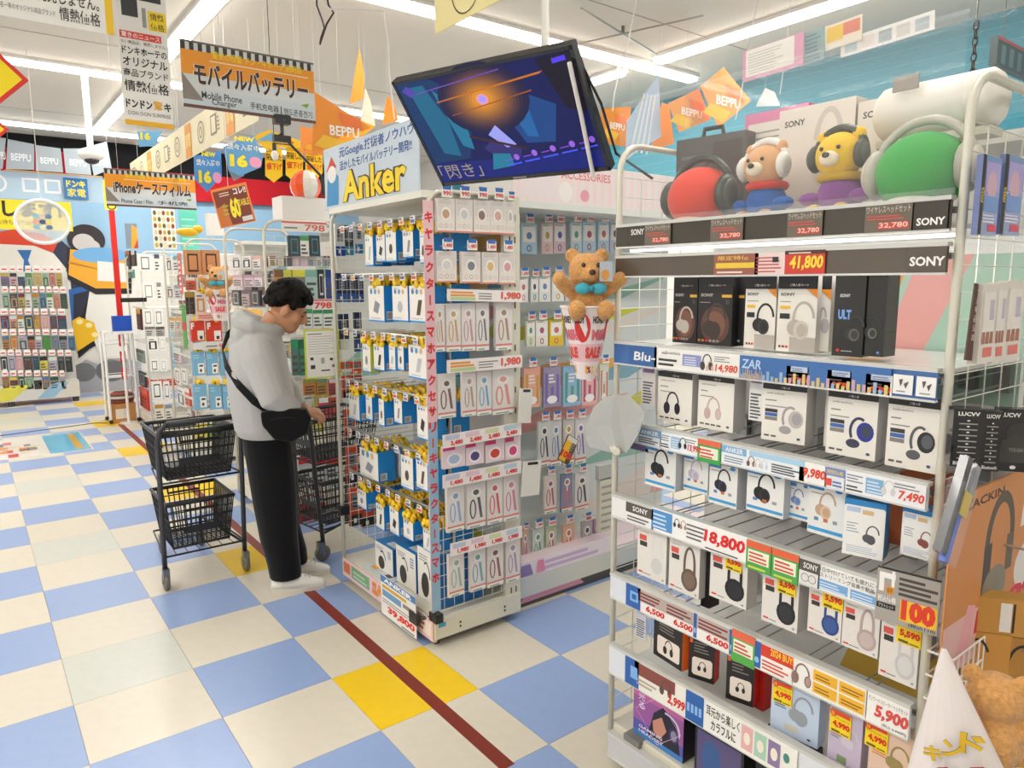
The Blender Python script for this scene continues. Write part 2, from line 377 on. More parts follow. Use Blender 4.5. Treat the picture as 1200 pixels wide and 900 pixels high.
def wide(title, txt, hcol='#6e9fd0', pc=RED, pic=None):
    def d(g, w, h):
        lines(g, w * .03, h * .5, w * .25, h * .9, 3, '#8a8f96', .45); lines(g, w * .03, h * .1, w * .25, h * .4, 2, '#4a4a4a', .5)
        g.r(w * .28, h * .15, w * .5, h * .85, hcol); lines(g, w * .3, h * .2, w * .49, h * .8, 4, '#dfe8f2', .4)
        if pic: phones(g, w * .56, h * .55, h * .7, pic)
        lines(g, w * .63, h * .68, w * .95, h * .95, 2, '#8a8a8a', .4)
        g.t(txt, w * .68, h * .14, w * .98, h * .6, pc, .03, shear=.12)
    return d
# rail 1: dark with maker name and dark price leaflets
card(0, 739, 757, lambda g, w, h: g.t('SONY', w * .12, h * .55, w * .95, h * .85, WHITE, .02), '#3b352c')
for a, b in ((757, 787), (834, 872), (924, 965), (1015, 1070)):
    def dk(g, w, h):
        g.t('ワイヤレスヘッドセット', w * .03, h * .7, w * .97, h * .95, '#d9d2c4'); lines(g, w * .05, h * .45, w * .9, h * .66, 2, '#c9544a', .5); g.r(w * .3, h * .1, w * .95, h * .36, '#c4463c'); g.t('32,780', w * .32, h * .12, w * .93, h * .34, '#f0c9b8', .02)
    card(0, a, b, dk, '#6d6355')
card(0, 1072, 1112, lambda g, w, h: g.t('SONY', w * .1, h * .15, w * .95, h * .42, WHITE, .03), '#3b352c')
# rail 2
card(1, 838, 890, lambda g, w, h: (g.t('限定特価', w * .1, h * .7, w * .8, h * .92, '#e9c352', .02), g.r(w * .05, h * .32, w * .92, h * .58, '#e8c63a'), lines(g, w * .08, h * .08, w * .9, h * .25, 1, '#e9d9c8')), '#9c5a4a')
card(1, 886, 921, lambda g, w, h: (lines(g, w * .05, h * .1, w * .9, h * .9, 5, '#c55a58', .4), g.r(w * .6, h * .55, w * .8, h * .8, '#2b2b2b')), '#ecd6d0')
card(1, 921, 968, lambda g, w, h: (g.r(0, h * .84, w, h, '#4a2a25'), lines(g, w * .1, h * .87, w * .9, h * .97, 1, '#e8d8c8'), g.t('41,800', w * .12, h * .14, w * .95, h * .78, '#ffd83a', .035, shear=.08)), '#d2402f', ho=1.05)
card(1, 1064, 1112, lambda g, w, h: g.t('SONY', w * .08, h * .25, w * .98, h * .62, WHITE, .035), '#5a4f45')
# rail 3: blue with a city skyline
def sky(g, w, h):
    rr = random.Random(4)
    for i in range(26):
        a = w * i / 26; g.r(a, 0, a + w / 40, h * rr.uniform(.15, .5), rr.choice(['#9db4cf', '#c9a2b4', '#d7c07a', '#8fb0d6']))
card(2, 738, 771, lambda g, w, h: (g.t('Blu-', w * .2, h * .25, w * .95, h * .7, WHITE, .02, shear=.1)), '#33639f')
card(2, 768, 868, lambda g, w, h: (g.t('audio-technica', w * .1, h * .72, w * .33, h * .88, '#55585c'), lines(g, w * .06, h * .15, w * .3, h * .6, 2, '#3b3b3b', .5), g.r(w * .36, h * .25, w * .58, h * .8, '#8d94c4'), lines(g, w * .38, h * .3, w * .57, h * .75, 4, '#dfe0f0', .4), phones(g, w * .64, h * .5, h * .8, '#4a3b36'), phones(g, w * .68, h * .35, h * .5, '#d9b8a8'), lines(g, w * .73, h * .6, w * .9, h * .9, 3, '#8d8d8d', .4), g.t('14,980', w * .74, h * .1, w * .98, h * .5, '#e3502f', .03, shear=.1)), '#f0eee9')
card(2, 868, 895, lambda g, w, h: (sky(g, w, h), g.t('ZAR', w * .1, h * .45, w * .95, h * .85, '#bcd6f2', .02, shear=.1)), '#3f6fae')
card(2, 895, 1045, sky, '#3f6fae')
for a, b in ((923, 949), (971, 999), (1016, 1047)):
    card(2, a, b, lambda g, w, h: (g.r(w * .2, h * .72, w * .95, h, '#b9c6de'), lines(g, w * .25, h * .76, w * .9, h * .96, 2, '#6f7c96', .5), g.t('9,780', w * .2, h * .14, w * .95, h * .45, '#e3502f', .03, shear=.1), lines(g, w * .08, h * .5, w * .7, h * .66, 1, '#444')), '#f0ede6', zo=-.004, ho=.8)
for a, b in ((1048, 1071), (1075, 1100)):
    card(2, a, b, lambda g, w, h: (g.p([(w * .3, h * .75), (w * .5, h * .8), (w * .45, h * .55), (w * .38, h * .4)], '#5a5550'), g.p([(w * .55, h * .55), (w * .8, h * .7), (w * .72, h * .45), (w * .66, h * .3)], '#5a5550'), lines(g, w * .2, h * .12, w * .8, h * .25, 1, '#999')), '#f2f1ee', zo=.006, ho=.72)
# rail 4
card(3, 747, 776, lambda g, w, h: (g.r(0, h * .55, w, h, '#6f9cc4'), g.t('ANKER', w * .2, h * .64, w * .9, h * .9, WHITE, .02), lines(g, w * .1, h * .08, w * .95, h * .5, 3, '#4a4f58', .5)), '#d9dee2')
card(3, 775, 823, wide('', '13,990', '#9cc0e0', RED, '#222'), '#eef2f5')
card(3, 819, 846, lambda g, w, h: (g.r(0, 0, w, h, '#3fa24a'), g.r(w * .1, h * .2, w * .9, h * .68, '#e7f0d8'), g.r(0, h * .76, w, h, '#e86a4a'), lines(g, w * .12, h * .22, w * .85, h * .66, 3, '#d8423a', .5)), '#3fa24a', zo=-.012, ho=1.3)
card(3, 847, 944, lambda g, w, h: (g.r(0, h * .6, w * .32, h, '#7fb0d8'), g.t('ANKER', w * .05, h * .67, w * .28, h * .93, WHITE, .02), g.r(w * .36, h * .72, w, h, '#a9d0ea'), lines(g, w * .04, h * .1, w * .3, h * .5, 3, '#8b96a4', .5), phones(g, w * .38, h * .4, h * .6, '#7b4a3a'), phones(g, w * .46, h * .38, h * .5, '#d8c9b8'), phones(g, w * .54, h * .36, h * .5, '#c8d4e0'), lines(g, w * .63, h * .1, w * .98, h * .62, 4, '#3d3d3d', .5)), '#eef3f6')
card(3, 938, 970, lambda g, w, h: (g.t('9,980', w * .12, h * .2, w * .95, h * .75, '#e2452f', .04, shear=.1)), '#f5f3ee')
card(3, 968, 992, lambda g, w, h: (g.r(0, h * .6, w, h, '#7c8fc0'), g.t('特別価格', w * .1, h * .68, w * .9, h * .9, '#f0d23a', .02), g.r(w * .05, h * .1, w * .35, h * .45, '#e2503f'), lines(g, w * .4, h * .1, w * .95, h * .45, 2, '#5a79b5', .5)), '#e8eaf0')
card(3, 991, 1086, wide('', '7,490', '#7fb2da', '#e2452f', '#d7d7d4'), '#f2f3f4', ho=1.05)
# rail 5
card(4, 735, 767, lambda g, w, h: (g.r(0, h * .5, w, h, '#5a544e'), g.t('SONY', w * .25, h * .62, w * .8, h * .88, WHITE, .02), lines(g, w * .05, h * .1, w * .9, h * .42, 2, '#6a6a6a', .5)), '#eeece8')
card(4, 765, 876, lambda g, w, h: (g.r(0, h * .12, w * .24, h * .95, '#4f93cf'), lines(g, w * .02, h * .18, w * .23, h * .9, 4, '#d5e6f5', .4), phones(g, w * .29, h * .65, h * .4, '#222'), phones(g, w * .36, h * .65, h * .4, '#b08a6a'), lines(g, w * .4, h * .2, w * .6, h * .9, 4, '#666', .4), g.t('18,800', w * .58, h * .22, w * .98, h * .82, '#e0221f', .04, shear=.12), lines(g, w * .6, h * .04, w * .95, h * .14, 1, '#333')), '#f6f4f0', ho=1.12)
for a, b in ((876, 905), (906, 937)):
    card(4, a, b, lambda g, w, h: (g.r(0, 0, w, h, '#4fa54a'), g.r(w * .08, h * .26, w * .92, h * .7, '#eaf0d6'), lines(g, w * .12, h * .3, w * .86, h * .68, 3, '#d8503f', .5), g.r(0, h * .76, w, h, '#e7643f'), lines(g, w * .1, h * .06, w * .9, h * .2, 1, '#c9d94a')), '#4fa54a', zo=-.012, ho=1.25)
card(4, 938, 962, lambda g, w, h: (g.r(0, h * .55, w, h, '#5a544e'), g.t('SONY', w * .2, h * .66, w * .9, h * .9, WHITE, .02), g.arc(w * .3, h * .28, w * .2, h * .18, 0, 360, w * .04, '#9a9a9a'), g.arc(w * .65, h * .28, w * .2, h * .18, 0, 360, w * .04, '#9a9a9a')), '#e9e7e3')
card(4, 960, 1040, lambda g, w, h: (g.t('1日中付けていても疲れにくい', w * .03, h * .76, w * .97, h * .95, '#2d2d2d'), g.t('ストリーミング音楽や動画も', w * .03, h * .54, w * .9, h * .72, '#2d2d2d'), g.r(w * .02, h * .08, w * .46, h * .45, '#7aaede'), g.r(w * .5, h * .08, w * .96, h * .45, '#7aaede'), lines(g, w * .04, h * .1, w * .44, h * .42, 3, '#dceaf7', .4), lines(g, w * .52, h * .1, w * .94, h * .42, 3, '#dceaf7', .4)), '#f1f0ec')
# rail 6
card(5, 735, 752, lambda g, w, h: (g.r(0, 0, w, h, '#2f62ad'), g.r(w * .3, h * .3, w * .85, h * .75, '#7fb4ea'), g.r(w * .42, h * .4, w * .72, h * .64, '#2f62ad')), '#2f62ad')
for i, (a, b) in enumerate(((749, 781), (781, 814), (818, 856))):
    card(5, a, b, lambda g, w, h: (g.r(0, h * .45, w, h, '#b8a9a2'), lines(g, w * .05, h * .5, w * .95, h * .95, 3, '#7c2f2b', .5), g.t('6,500', w * .3, h * .08, w * .97, h * .4, '#d8231f', .04, shear=.1)), '#efece6')
for a, b in ((814, 818), (856, 861), (884, 893)): card(5, a, b, lambda g, w, h: g.e(w / 2, h * .3, w * .3, h * .12, '#8fc0ec'), '#2f62ad')
card(5, 859, 886, lambda g, w, h: (g.r(0, 0, w, h, '#58ab4c'), g.r(w * .08, h * .28, w * .92, h * .7, '#eef1dc'), lines(g, w * .12, h * .32, w * .86, h * .68, 3, '#c9503f', .5), g.r(0, h * .75, w, h, '#e8684a')), '#58ab4c', zo=-.012, ho=1.25)
card(5, 893, 931, lambda g, w, h: (g.r(0, h * .55, w, h, '#d8402c'), g.t('2024 BUY!', w * .3, h * .7, w, h * .97, '#ffd62e', .02), lines(g, w * .05, h * .08, w * .9, h * .5, 3, '#d8503f', .45)), '#f5f1ea')
card(5, 930, 953, lambda g, w, h: phones(g, w * .45, h * .5, h * .85, '#8d6f68', hi='#b59a92'), '#f2f0ec')
card(5, 953, 1017, lambda g, w, h: [(g.r(w * a, h * b, w * (a + .45), h * (b + .38), '#f2b62c'), lines(g, w * (a + .04), h * (b + .08), w * (a + .42), h * (b + .3), 2, '#7c5a1c', .4)) for a in (.02, .51) for b in (.1, .55)], '#f3efe2')
card(5, 1016, 1074, lambda g, w, h: (g.t('オンワードスピーカー ヘッドセット', w * .05, h * .76, w * .97, h * .92, '#6a6a6a'), g.t('5,900', w * .2, h * .2, w * .98, h * .7, '#d8504a', .05, shear=.1), g.t('(税込 6,490円)', w * .4, h * .03, w * .97, h * .16, '#333')), '#f6f4ef')
# rail 7
card(6, 734, 750, lambda g, w, h: (g.r(0, 0, w, h, '#2f62ad'), g.r(w * .4, h * .3, w * .9, h * .75, '#7fb4ea')), '#2f62ad')
card(6, 745, 805, lambda g, w, h: (g.r(0, h * .55, w * .8, h, '#8a4a40'), lines(g, w * .05, h * .2, w * .5, h * .5, 2, '#bcae9c', .5), phones(g, w * .62, h * .6, h * .6, '#5a4a46'), g.t('2,999', w * .66, h * .1, w * .98, h * .5, '#d8231f', .04, shear=.1)), '#efece2')
card(6, 805, 826, lambda g, w, h: (g.r(0, 0, w, h, '#2f62ad'), [g.r(w * (.08 + .22 * i), h * .3, w * (.22 + .22 * i), h * .6, '#8fc0ec') for i in range(4)]), '#2f62ad')
card(6, 825, 935, lambda g, w, h: (g.t('耳元から楽しく', w * .04, h * .55, w * .42, h * .9, '#2a2a2a', .02), g.t('カラフルに', w * .1, h * .12, w * .38, h * .45, '#2a2a2a', .02), [(g.r(w * (.44 + .14 * i), h * .12, w * (.56 + .14 * i), h * .9, c), g.e(w * (.5 + .14 * i), h * .5, w * .035, h * .2, '#f2ead8')) for i, c in enumerate(('#e6b3b4', '#a9d1bb', '#8d7aa6'))], g.e(w * .9, h * .6, w * .03, h * .15, '#4f8f86')), '#f2f1ea')
# ---- boxes on the stand
def sony_dark(hp, txt='SONY'):
    def d(g, w, h):
        g.t(txt, w * .08, h * .71, w * .45, h * .755, '#b9b4ae', .03); g.t('ご購入者カード', w * .3, h * .86, w * .8, h * .885, '#d8d4cc')
        g.e(w * .52, h * .3, w * .42, h * .27, '#5a3a2e'); g.e(w * .52, h * .3, w * .3, h * .2, '#77503f')
        g.r(w * .7, h * .7, w * .98, h * .74, '#d9a62c'); g.r(w * .8, h * .6, w * .92, h * .67, '#3a3a3a'); lines(g, w * .06, h * .62, w * .4, h * .64, 1, '#9a948c')
        phones(g, w * .52, h * .36, w * .85, hp, two=False); [g.r(w * (.03 + .11 * i), h * .05, w * (.1 + .11 * i), h * .08, c) for i, c in enumerate(('#c87a2e', '#c87a2e', '#d8231f', '#999', '#999', '#888'))]
    return d
def sony_light(hp, hi=None):
    def d(g, w, h):
        g.r(0, h * .82, w, h, '#17161a'); g.t('ご購入者カード', w * .3, h * .855, w * .78, h * .885, '#e0ddd6')
        g.p([(w * .72, h * .82), (w, h * .82), (w, h * .7)], '#e08b2a'); g.t('SONY', w * .07, h * .73, w * .45, h * .77, '#2a2a2a', .03)
        lines(g, w * .07, h * .65, w * .45, h * .67, 1, '#777'); g.r(w * .07, h * .56, w * .34, h * .6, '#e5b22c'); g.r(w * .07, h * .43, w * .33, h * .5, '#222')
        g.r(w * .35, 0, w, h * .2, '#b3aca4'); phones(g, w * .64, h * .42, w * .85, hp, two=False, hi=hi)
        [g.r(w * (.07 + .09 * i), h * .05, w * (.13 + .09 * i), h * .08, c) for i, c in enumerate(('#7a2e22', '#7a2e22', '#e2231f'))]
    return d
def ult(g, w, h):
    g.t('SONY', w * .18, h * .72, w * .52, h * .76, '#d9d9d9', .03); g.t('ULT', w * .15, h * .45, w * .58, h * .57, '#7aa8e8', .05)
    phones(g, w * .72, h * .35, w * .8, '#2f2f33', two=False, hi='#5b5a50'); g.e(w * .2, h * .07, w * .06, h * .02, '#e2231f'); lines(g, w * .3, h * .06, w * .8, h * .08, 1, '#bbb')
AX = 1.74
RK = 'under the brown rail'
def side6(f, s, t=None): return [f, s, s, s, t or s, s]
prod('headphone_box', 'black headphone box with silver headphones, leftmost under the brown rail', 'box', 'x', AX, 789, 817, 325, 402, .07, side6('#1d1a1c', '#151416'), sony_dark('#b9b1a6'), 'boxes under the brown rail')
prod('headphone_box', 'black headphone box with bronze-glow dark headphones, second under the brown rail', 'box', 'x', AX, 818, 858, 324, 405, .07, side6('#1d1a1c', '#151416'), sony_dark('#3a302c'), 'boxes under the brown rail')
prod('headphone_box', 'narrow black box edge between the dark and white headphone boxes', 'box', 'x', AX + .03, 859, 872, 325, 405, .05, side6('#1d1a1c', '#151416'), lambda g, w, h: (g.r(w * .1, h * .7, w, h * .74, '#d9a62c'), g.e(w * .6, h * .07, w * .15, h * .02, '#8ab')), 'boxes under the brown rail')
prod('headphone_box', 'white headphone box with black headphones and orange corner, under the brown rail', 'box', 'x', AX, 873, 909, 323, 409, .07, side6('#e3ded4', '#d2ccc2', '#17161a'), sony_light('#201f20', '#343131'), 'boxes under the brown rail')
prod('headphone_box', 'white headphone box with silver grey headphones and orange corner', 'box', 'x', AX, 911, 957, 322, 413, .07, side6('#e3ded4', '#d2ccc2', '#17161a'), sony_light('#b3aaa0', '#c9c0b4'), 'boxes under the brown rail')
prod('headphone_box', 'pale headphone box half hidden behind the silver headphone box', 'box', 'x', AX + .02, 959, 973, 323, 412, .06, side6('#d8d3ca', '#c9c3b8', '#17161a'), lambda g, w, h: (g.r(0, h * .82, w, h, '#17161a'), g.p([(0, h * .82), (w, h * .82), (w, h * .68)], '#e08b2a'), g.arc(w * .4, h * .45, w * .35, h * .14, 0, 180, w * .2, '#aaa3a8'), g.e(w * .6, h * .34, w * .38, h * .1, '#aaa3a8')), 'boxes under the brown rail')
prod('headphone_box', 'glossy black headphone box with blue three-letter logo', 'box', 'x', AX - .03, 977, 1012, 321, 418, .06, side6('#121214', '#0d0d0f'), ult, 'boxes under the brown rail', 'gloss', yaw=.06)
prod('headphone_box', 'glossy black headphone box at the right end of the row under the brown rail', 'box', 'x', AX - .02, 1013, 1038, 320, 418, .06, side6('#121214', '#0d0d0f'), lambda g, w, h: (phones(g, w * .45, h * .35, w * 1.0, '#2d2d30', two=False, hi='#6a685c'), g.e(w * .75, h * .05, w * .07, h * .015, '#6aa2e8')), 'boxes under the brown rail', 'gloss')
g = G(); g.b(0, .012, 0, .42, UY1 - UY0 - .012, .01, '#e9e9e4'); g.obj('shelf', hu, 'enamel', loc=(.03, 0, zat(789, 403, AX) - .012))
g = G(); g.b(0, .03, 0, .42, UY1 - UY0 - .03, .006, '#d6dde0'); g.obj('glass_shelf', hu, 'acrylic', loc=(.03, 0, zat(789, 403, AX) + .27))
def at_box(hp, hi=None, two=False):
    def d(g, w, h):
        g.r(0, h * .9, w, h, '#2b2725'); g.t('ご購入者', w * .42, h * .925, w * .62, h * .96, '#ddd'); g.t('audio-technica', w * .1, h * .82, w * .5, h * .85, '#4c4c4c')
        lines(g, w * .07, h * .7, w * .35, h * .74, 1, '#8a8a8a'); lines(g, w * .07, h * .6, w * .6, h * .64, 1, '#999')
        if two: phones(g, w * .42, h * .38, w * .55, hp, hi=hi)
        else:
            [g.r(w * .07, h * (.36 + .07 * i), w * .36, h * (.42 + .07 * i), c) for i, c in enumerate(('#8a837c', '#3f68b0', '#3a3632'))]
            g.arc(w * .66, h * .42, w * .2, h * .22, 60, 215, w * .055, hi or hp); g.e(w * .55, h * .22, w * .14, h * .07, hi or hp); g.e(w * .78, h * .42, w * .17, h * .15, hp); g.e(w * .8, h * .43, w * .11, h * .1, hi or hp)
        [g.r(w * (.07 + .16 * i), h * .07, w * (.19 + .16 * i), h * .1, '#5a5654') for i in range(4 if two else 2)]; g.e(w * .86, h * .09, w * .04, h * .022, '#3b5a80')
    return d
BX = 1.70
def tabbed(o, col='#3a3632'):
    w, h = o['w'], o['h']; g = G(); g.b(w * .36, .006, h, w * .64, .009, h + .012, '#d8d8d4'); g.obj('hang_tab', o, 'blister'); return o
def stack_behind(o, n, c='#c9c6c0', step=.034):  pass
for (L, R, T, B, hp, hi, two, yaw, lab) in (
    (771, 811, 437, 496, '#2f2838', '#1f1a26', True, 0, 'white headphone box with dark violet headphones below the blue rail, leftmost'),
    (818, 860, 441, 504, '#c9aea4', '#d8beb4', True, 0, 'white headphone box with pale pink headphones below the blue rail'),
    (893, 942, 451, 519, '#c2bcb8', '#a9a3a4', False, .1, 'white headphone box with silver grey headphones, tilted, below the blue rail'),
    (969, 1028, 460, 536, '#27369a', '#3a3f55', False, 0, 'white headphone box with navy blue headphones below the blue rail'),
    (1039, 1100, 468, 551, '#2a2b2e', '#5b5d62', False, 0, 'white headphone box with charcoal headphones beside the right post')):
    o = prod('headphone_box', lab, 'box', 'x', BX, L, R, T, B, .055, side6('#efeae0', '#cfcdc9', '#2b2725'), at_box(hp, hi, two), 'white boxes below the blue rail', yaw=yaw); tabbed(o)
    if (L < 860 or L == 969):
        loc, w, h = fx(BX + .06, L, R, T, B)
        q = G(); q.b(-.012, 0, 0, w - .012, .05, h * .985, side6('#e4dfd5', '#bdbbb8', '#2b2725')); b2 = q.obj('headphone_box', loc=(BX + .058, loc.y - .006, o.location.z), rz=RX)
        tag(b2, lab.replace('headphone box', 'spare box hidden behind the one') if False else 'spare white box hung right behind the ' + {771: 'dark violet', 818: 'pale pink', 969: 'navy blue'}[L] + ' headphone box', 'box', 'spare boxes on the hooks')
def sc_box(hp, hi, two=False):
    def d(g, w, h):
        g.r(0, h * .9, w * .42, h * .99, '#3f8ccb'); g.e(w * .82, h * .95, w * .1, h * .045, '#3f8ccb'); lines(g, w * .06, h * .82, w * .38, h * .85, 1, '#777')
        phones(g, w * .5, h * .62, w * .7, hp, two=False, hi=hi); [g.r(w * (.18 + .26 * i), h * .28, w * (.3 + .26 * i), h * .35, c) for i, c in enumerate(('#5f86bd', '#c86a3a', '#9aa0a8'))]; g.r(w * .02, h * .07, w * .98, h * .14, '#3fa0d8')
    return d
for (L, R, T, B, hp, hi, lab) in (
    (756, 792, 525, 572, '#151517', '#242428', 'white box with black headphones and blue stripe, leftmost under the pale blue rail'),
    (801, 830, 535, 577, '#bdb4c4', '#d0c8d6', 'white box with lilac headphones and blue stripe'),
    (831, 864, 545, 593, '#1b1b24', '#2d3350', 'white box with black headphones, right of the lilac one, blue stripe'),
    (875, 919, 553, 603, '#141416', '#26262a', 'largest white box with black headphones and blue stripe under the pale blue rail'),
    (922, 948, 566, 609, '#6f8ab8', '#8ba6cf', 'white box with light blue headphones and blue stripe'),
    (947, 990, 570, 629, '#c4a184', '#d8bb9d', 'white box with beige gold headphones and blue stripe')):
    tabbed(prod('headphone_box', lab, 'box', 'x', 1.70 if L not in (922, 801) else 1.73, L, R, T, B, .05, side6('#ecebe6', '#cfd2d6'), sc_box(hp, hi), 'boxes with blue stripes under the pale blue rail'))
prod('headphone_box', 'dark narrow box behind the two black headphone boxes with blue stripes', 'box', 'x', 1.76, 864, 876, 552, 597, .04, side6('#c9d3de', '#b9c4d0'), lambda g, w, h: (g.e(w * .3, h * .6, w * .3, h * .2, '#1a1a1c'), g.r(0, h * .05, w, h * .14, '#3fa0d8')), 'boxes with blue stripes under the pale blue rail')
def blue_big(hp):
    def d(g, w, h):
        g.r(0, h * .88, w, h, '#2a86c8'); g.r(w * .03, h * .03, w * .97, h * .9, '#f0f0ec'); g.r(w * .06, h * .78, w * .4, h * .87, '#b9cbe6'); g.r(w * .45, h * .76, w * .72, h * .84, '#d9b98a')
        phones(g, w * .7, h * .42, w * .5, hp, two=False); lines(g, w * .08, h * .42, w * .4, h * .62, 4, '#9aa3b5', .35); lines(g, w * .1, h * .06, w * .9, h * .2, 4, '#b9c4d8', .4)
    return d
prod('headphone_box', 'tilted blue and white box with dark grey headphones in front of the right post', 'box', 'x', 1.655, 988, 1033, 588, 655, .055, side6('#f0f0ec', '#2a86c8'), blue_big('#56565c'), 'blue and white headphone boxes', yaw=.25)
prod('headphone_box', 'blue and white box with dark red headphones partly behind the right post', 'box', 'x', 1.70, 1056, 1098, 597, 655, .055, side6('#e9e9e6', '#4f8fc4'), blue_big('#8e4a44'), 'blue and white headphone boxes')
def sony_w(hp, hi=None):
    def d(g, w, h):
        g.t('SONY', w * .1, h * .9, w * .42, h * .935, '#7a7672', .03); lines(g, w * .1, h * .83, w * .4, h * .85, 1, '#a9a5a0'); g.r(w * .07, h * .68, w * .32, h * .78, '#e0584c'); g.r(w * .09, h * .57, w * .34, h * .66, '#37322f')
        g.arc(w * .68, h * .55, w * .2, h * .32, 0, 180, w * .075, hp, n=14); g.r(w * .48, h * .38, w * .555, h * .56, hp); g.r(w * .805, h * .38, w * .88, h * .56, hp); g.e(w * .68, h * .28, w * .26, h * .2, hp); g.e(w * .68, h * .28, w * .19, h * .15, hi or hp)
        g.r(w * .06, h * .06, w * .2, h * .09, '#e0322f'); lines(g, w * .22, h * .06, w * .5, h * .09, 1, '#777'); g.e(w * .9, h * .06, w * .035, h * .018, '#9a9a9a')
    return d
def sticker(o, txt, x, z, w, h):
    g = G(); g.b(x, -.0035, z, x + w, -.002, z + h, '#f8d916'); q = g
    def L(y): return y
    g.r(x, z + h * .82, x + w * .96, z + h, '#e8482e', y=-.0038); g.e(x + w * .16, z + h * .86, w * .16, h * .14, '#e8482e', y=-.0044); g.t('15', x + w * .09, z + h * .78, x + w * .22, z + h * .93, '#f8d916', .03, y=-.005)
    g.t('クリアランスセール', x + w * .06, z + h * .64, x + w * .94, z + h * .74, '#3a3320', y=-.0042); g.t(txt, x + w * .14, z + h * .26, x + w * .96, z + h * .58, '#e0281c', .05, y=-.0042); g.r(x + w * .1, z + h * .06, x + w * .5, z + h * .16, '#6d5d1a', y=-.0042); g.r(x + w * .55, z + h * .06, x + w * .92, z + h * .12, '#8d7a22', y=-.0042)
    g.obj('price_sticker', o)
for (L, R, T, B, hp, hi, st, lab) in (
    (747, 781, 616, 679, '#e2dfdb', '#d2cfcb', 0, 'white box with white headphones under the white rail, leftmost'),
    (784, 820, 630, 696, '#6a5648', '#7d6858', 0, 'white box with brown headphones under the white rail'),
    (832, 876, 642, 707, '#18181a', '#26262a', 1, 'white box with black headphones and yellow tag, left one of two'),
    (893, 936, 668, 735, '#1c1d20', '#2b2c30', 1, 'white box with black headphones and yellow tag, right one of two'),
    (947, 987, 688, 747, '#2f4a86', '#3d5b9c', 1, 'white box with dark blue headphones and yellow tag'),
    (987, 1031, 703, 765, '#b9a6a2', '#c9b7b2', 0, 'white box with dusty pink headphones and no tag on it'),
    (1031, 1077, 722, 800, '#cbc8c6', '#dad7d4', 1, 'white box with pale grey headphones and yellow tag beside the post')):
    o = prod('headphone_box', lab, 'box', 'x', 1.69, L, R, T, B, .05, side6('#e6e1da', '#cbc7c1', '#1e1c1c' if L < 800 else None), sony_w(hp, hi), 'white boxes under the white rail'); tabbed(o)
    if st: sticker(o, '5,590', o['w'] * .42, o['h'] * .62, .055, .062)
prod('headphone_box', 'black box edge between brown and black headphone boxes under the white rail', 'box', 'x', 1.72, 822, 832, 642, 712, .05, '#151517', None, 'white boxes under the white rail')
def jbl(hp):
    def d(g, w, h):
        g.r(w * .03, h * .8, w * .15, h * .9, '#e06a2a'); lines(g, w * .2, h * .62, w * .8, h * .88, 4, '#8a8580', .35)
        x0, x1, z0, z1 = w * .14, w * .92, h * .1, h * .5
        g.p([(x0, z0 + .006), (x0 + .006, z0), (x1 - .006, z0), (x1, z0 + .006), (x1, z1 - .006), (x1 - .006, z1), (x0 + .006, z1), (x0, z1 - .006)], '#e9dccf'); phones(g, w * .52, h * .31, w * .4, hp, tilt=-20)
    return d
for (L, R, T, B, sd, yaw, lab) in (
    (766, 804, 722, 776, '#e2762c', -.12, 'black and orange headset box under the grey rail, leftmost'),
    (807, 833, 747, 800, '#e0241c', .3, 'black and red headset box under the grey rail, left one'),
    (851, 880, 768, 826, '#d8281f', .25, 'black and red headset box under the grey rail, right one')):
    prod('headset_box', lab, 'box', 'x', 1.70, L, R, T, B, .045, ['#241d1d', sd, '#241d1d', sd, sd, '#241d1d'], jbl('#1a1a1c'), 'black headset boxes under the grey rail', yaw=yaw)
prod('headset_box', 'red spare headset box just right of the black and red ones', 'box', 'x', 1.76, 884, 896, 772, 832, .05, '#c8241c', None, 'black headset boxes under the grey rail')
def col_box(hp, a, b):
    def d(g, w, h):
        phones(g, w * .65, h * .58, w * .62, hp, two=False); lines(g, w * .08, h * .5, w * .4, h * .72, 5, a, .55); g.r(w * .3, h * .12, w * .58, h * .24, b); g.e(w * .82, h * .1, w * .04, h * .02, '#39424e')
    return d
for (L, R, T, B, c, hp, a, b, yaw, lab) in (
    (903, 957, 806, 868, '#c3d3e8', '#9aa0a6', '#5a6f92', '#cfcabb', .12, 'pale blue box with grey headphones and yellow tag'),
    (970, 1010, 833, 905, '#c4b7cd', '#cfc8d4', '#8f82a0', '#7f9468', 0, 'pale lilac box with lilac headphones and yellow tag'),
    (1017, 1073, 855, 930, '#e3c4ae', '#9c8a52', '#e08a5a', '#e9d9c6', 0, 'peach box with olive headphones and yellow tag')):
    o = prod('headphone_box', lab, 'box', 'x', 1.69, L, R, T, B, .045, side6(c, c), col_box(hp, a, b), 'coloured boxes under the grey rail', yaw=yaw); sticker(o, '4,990', -.01 if L == 1017 else .004, o['h'] * .58, .055, .062)
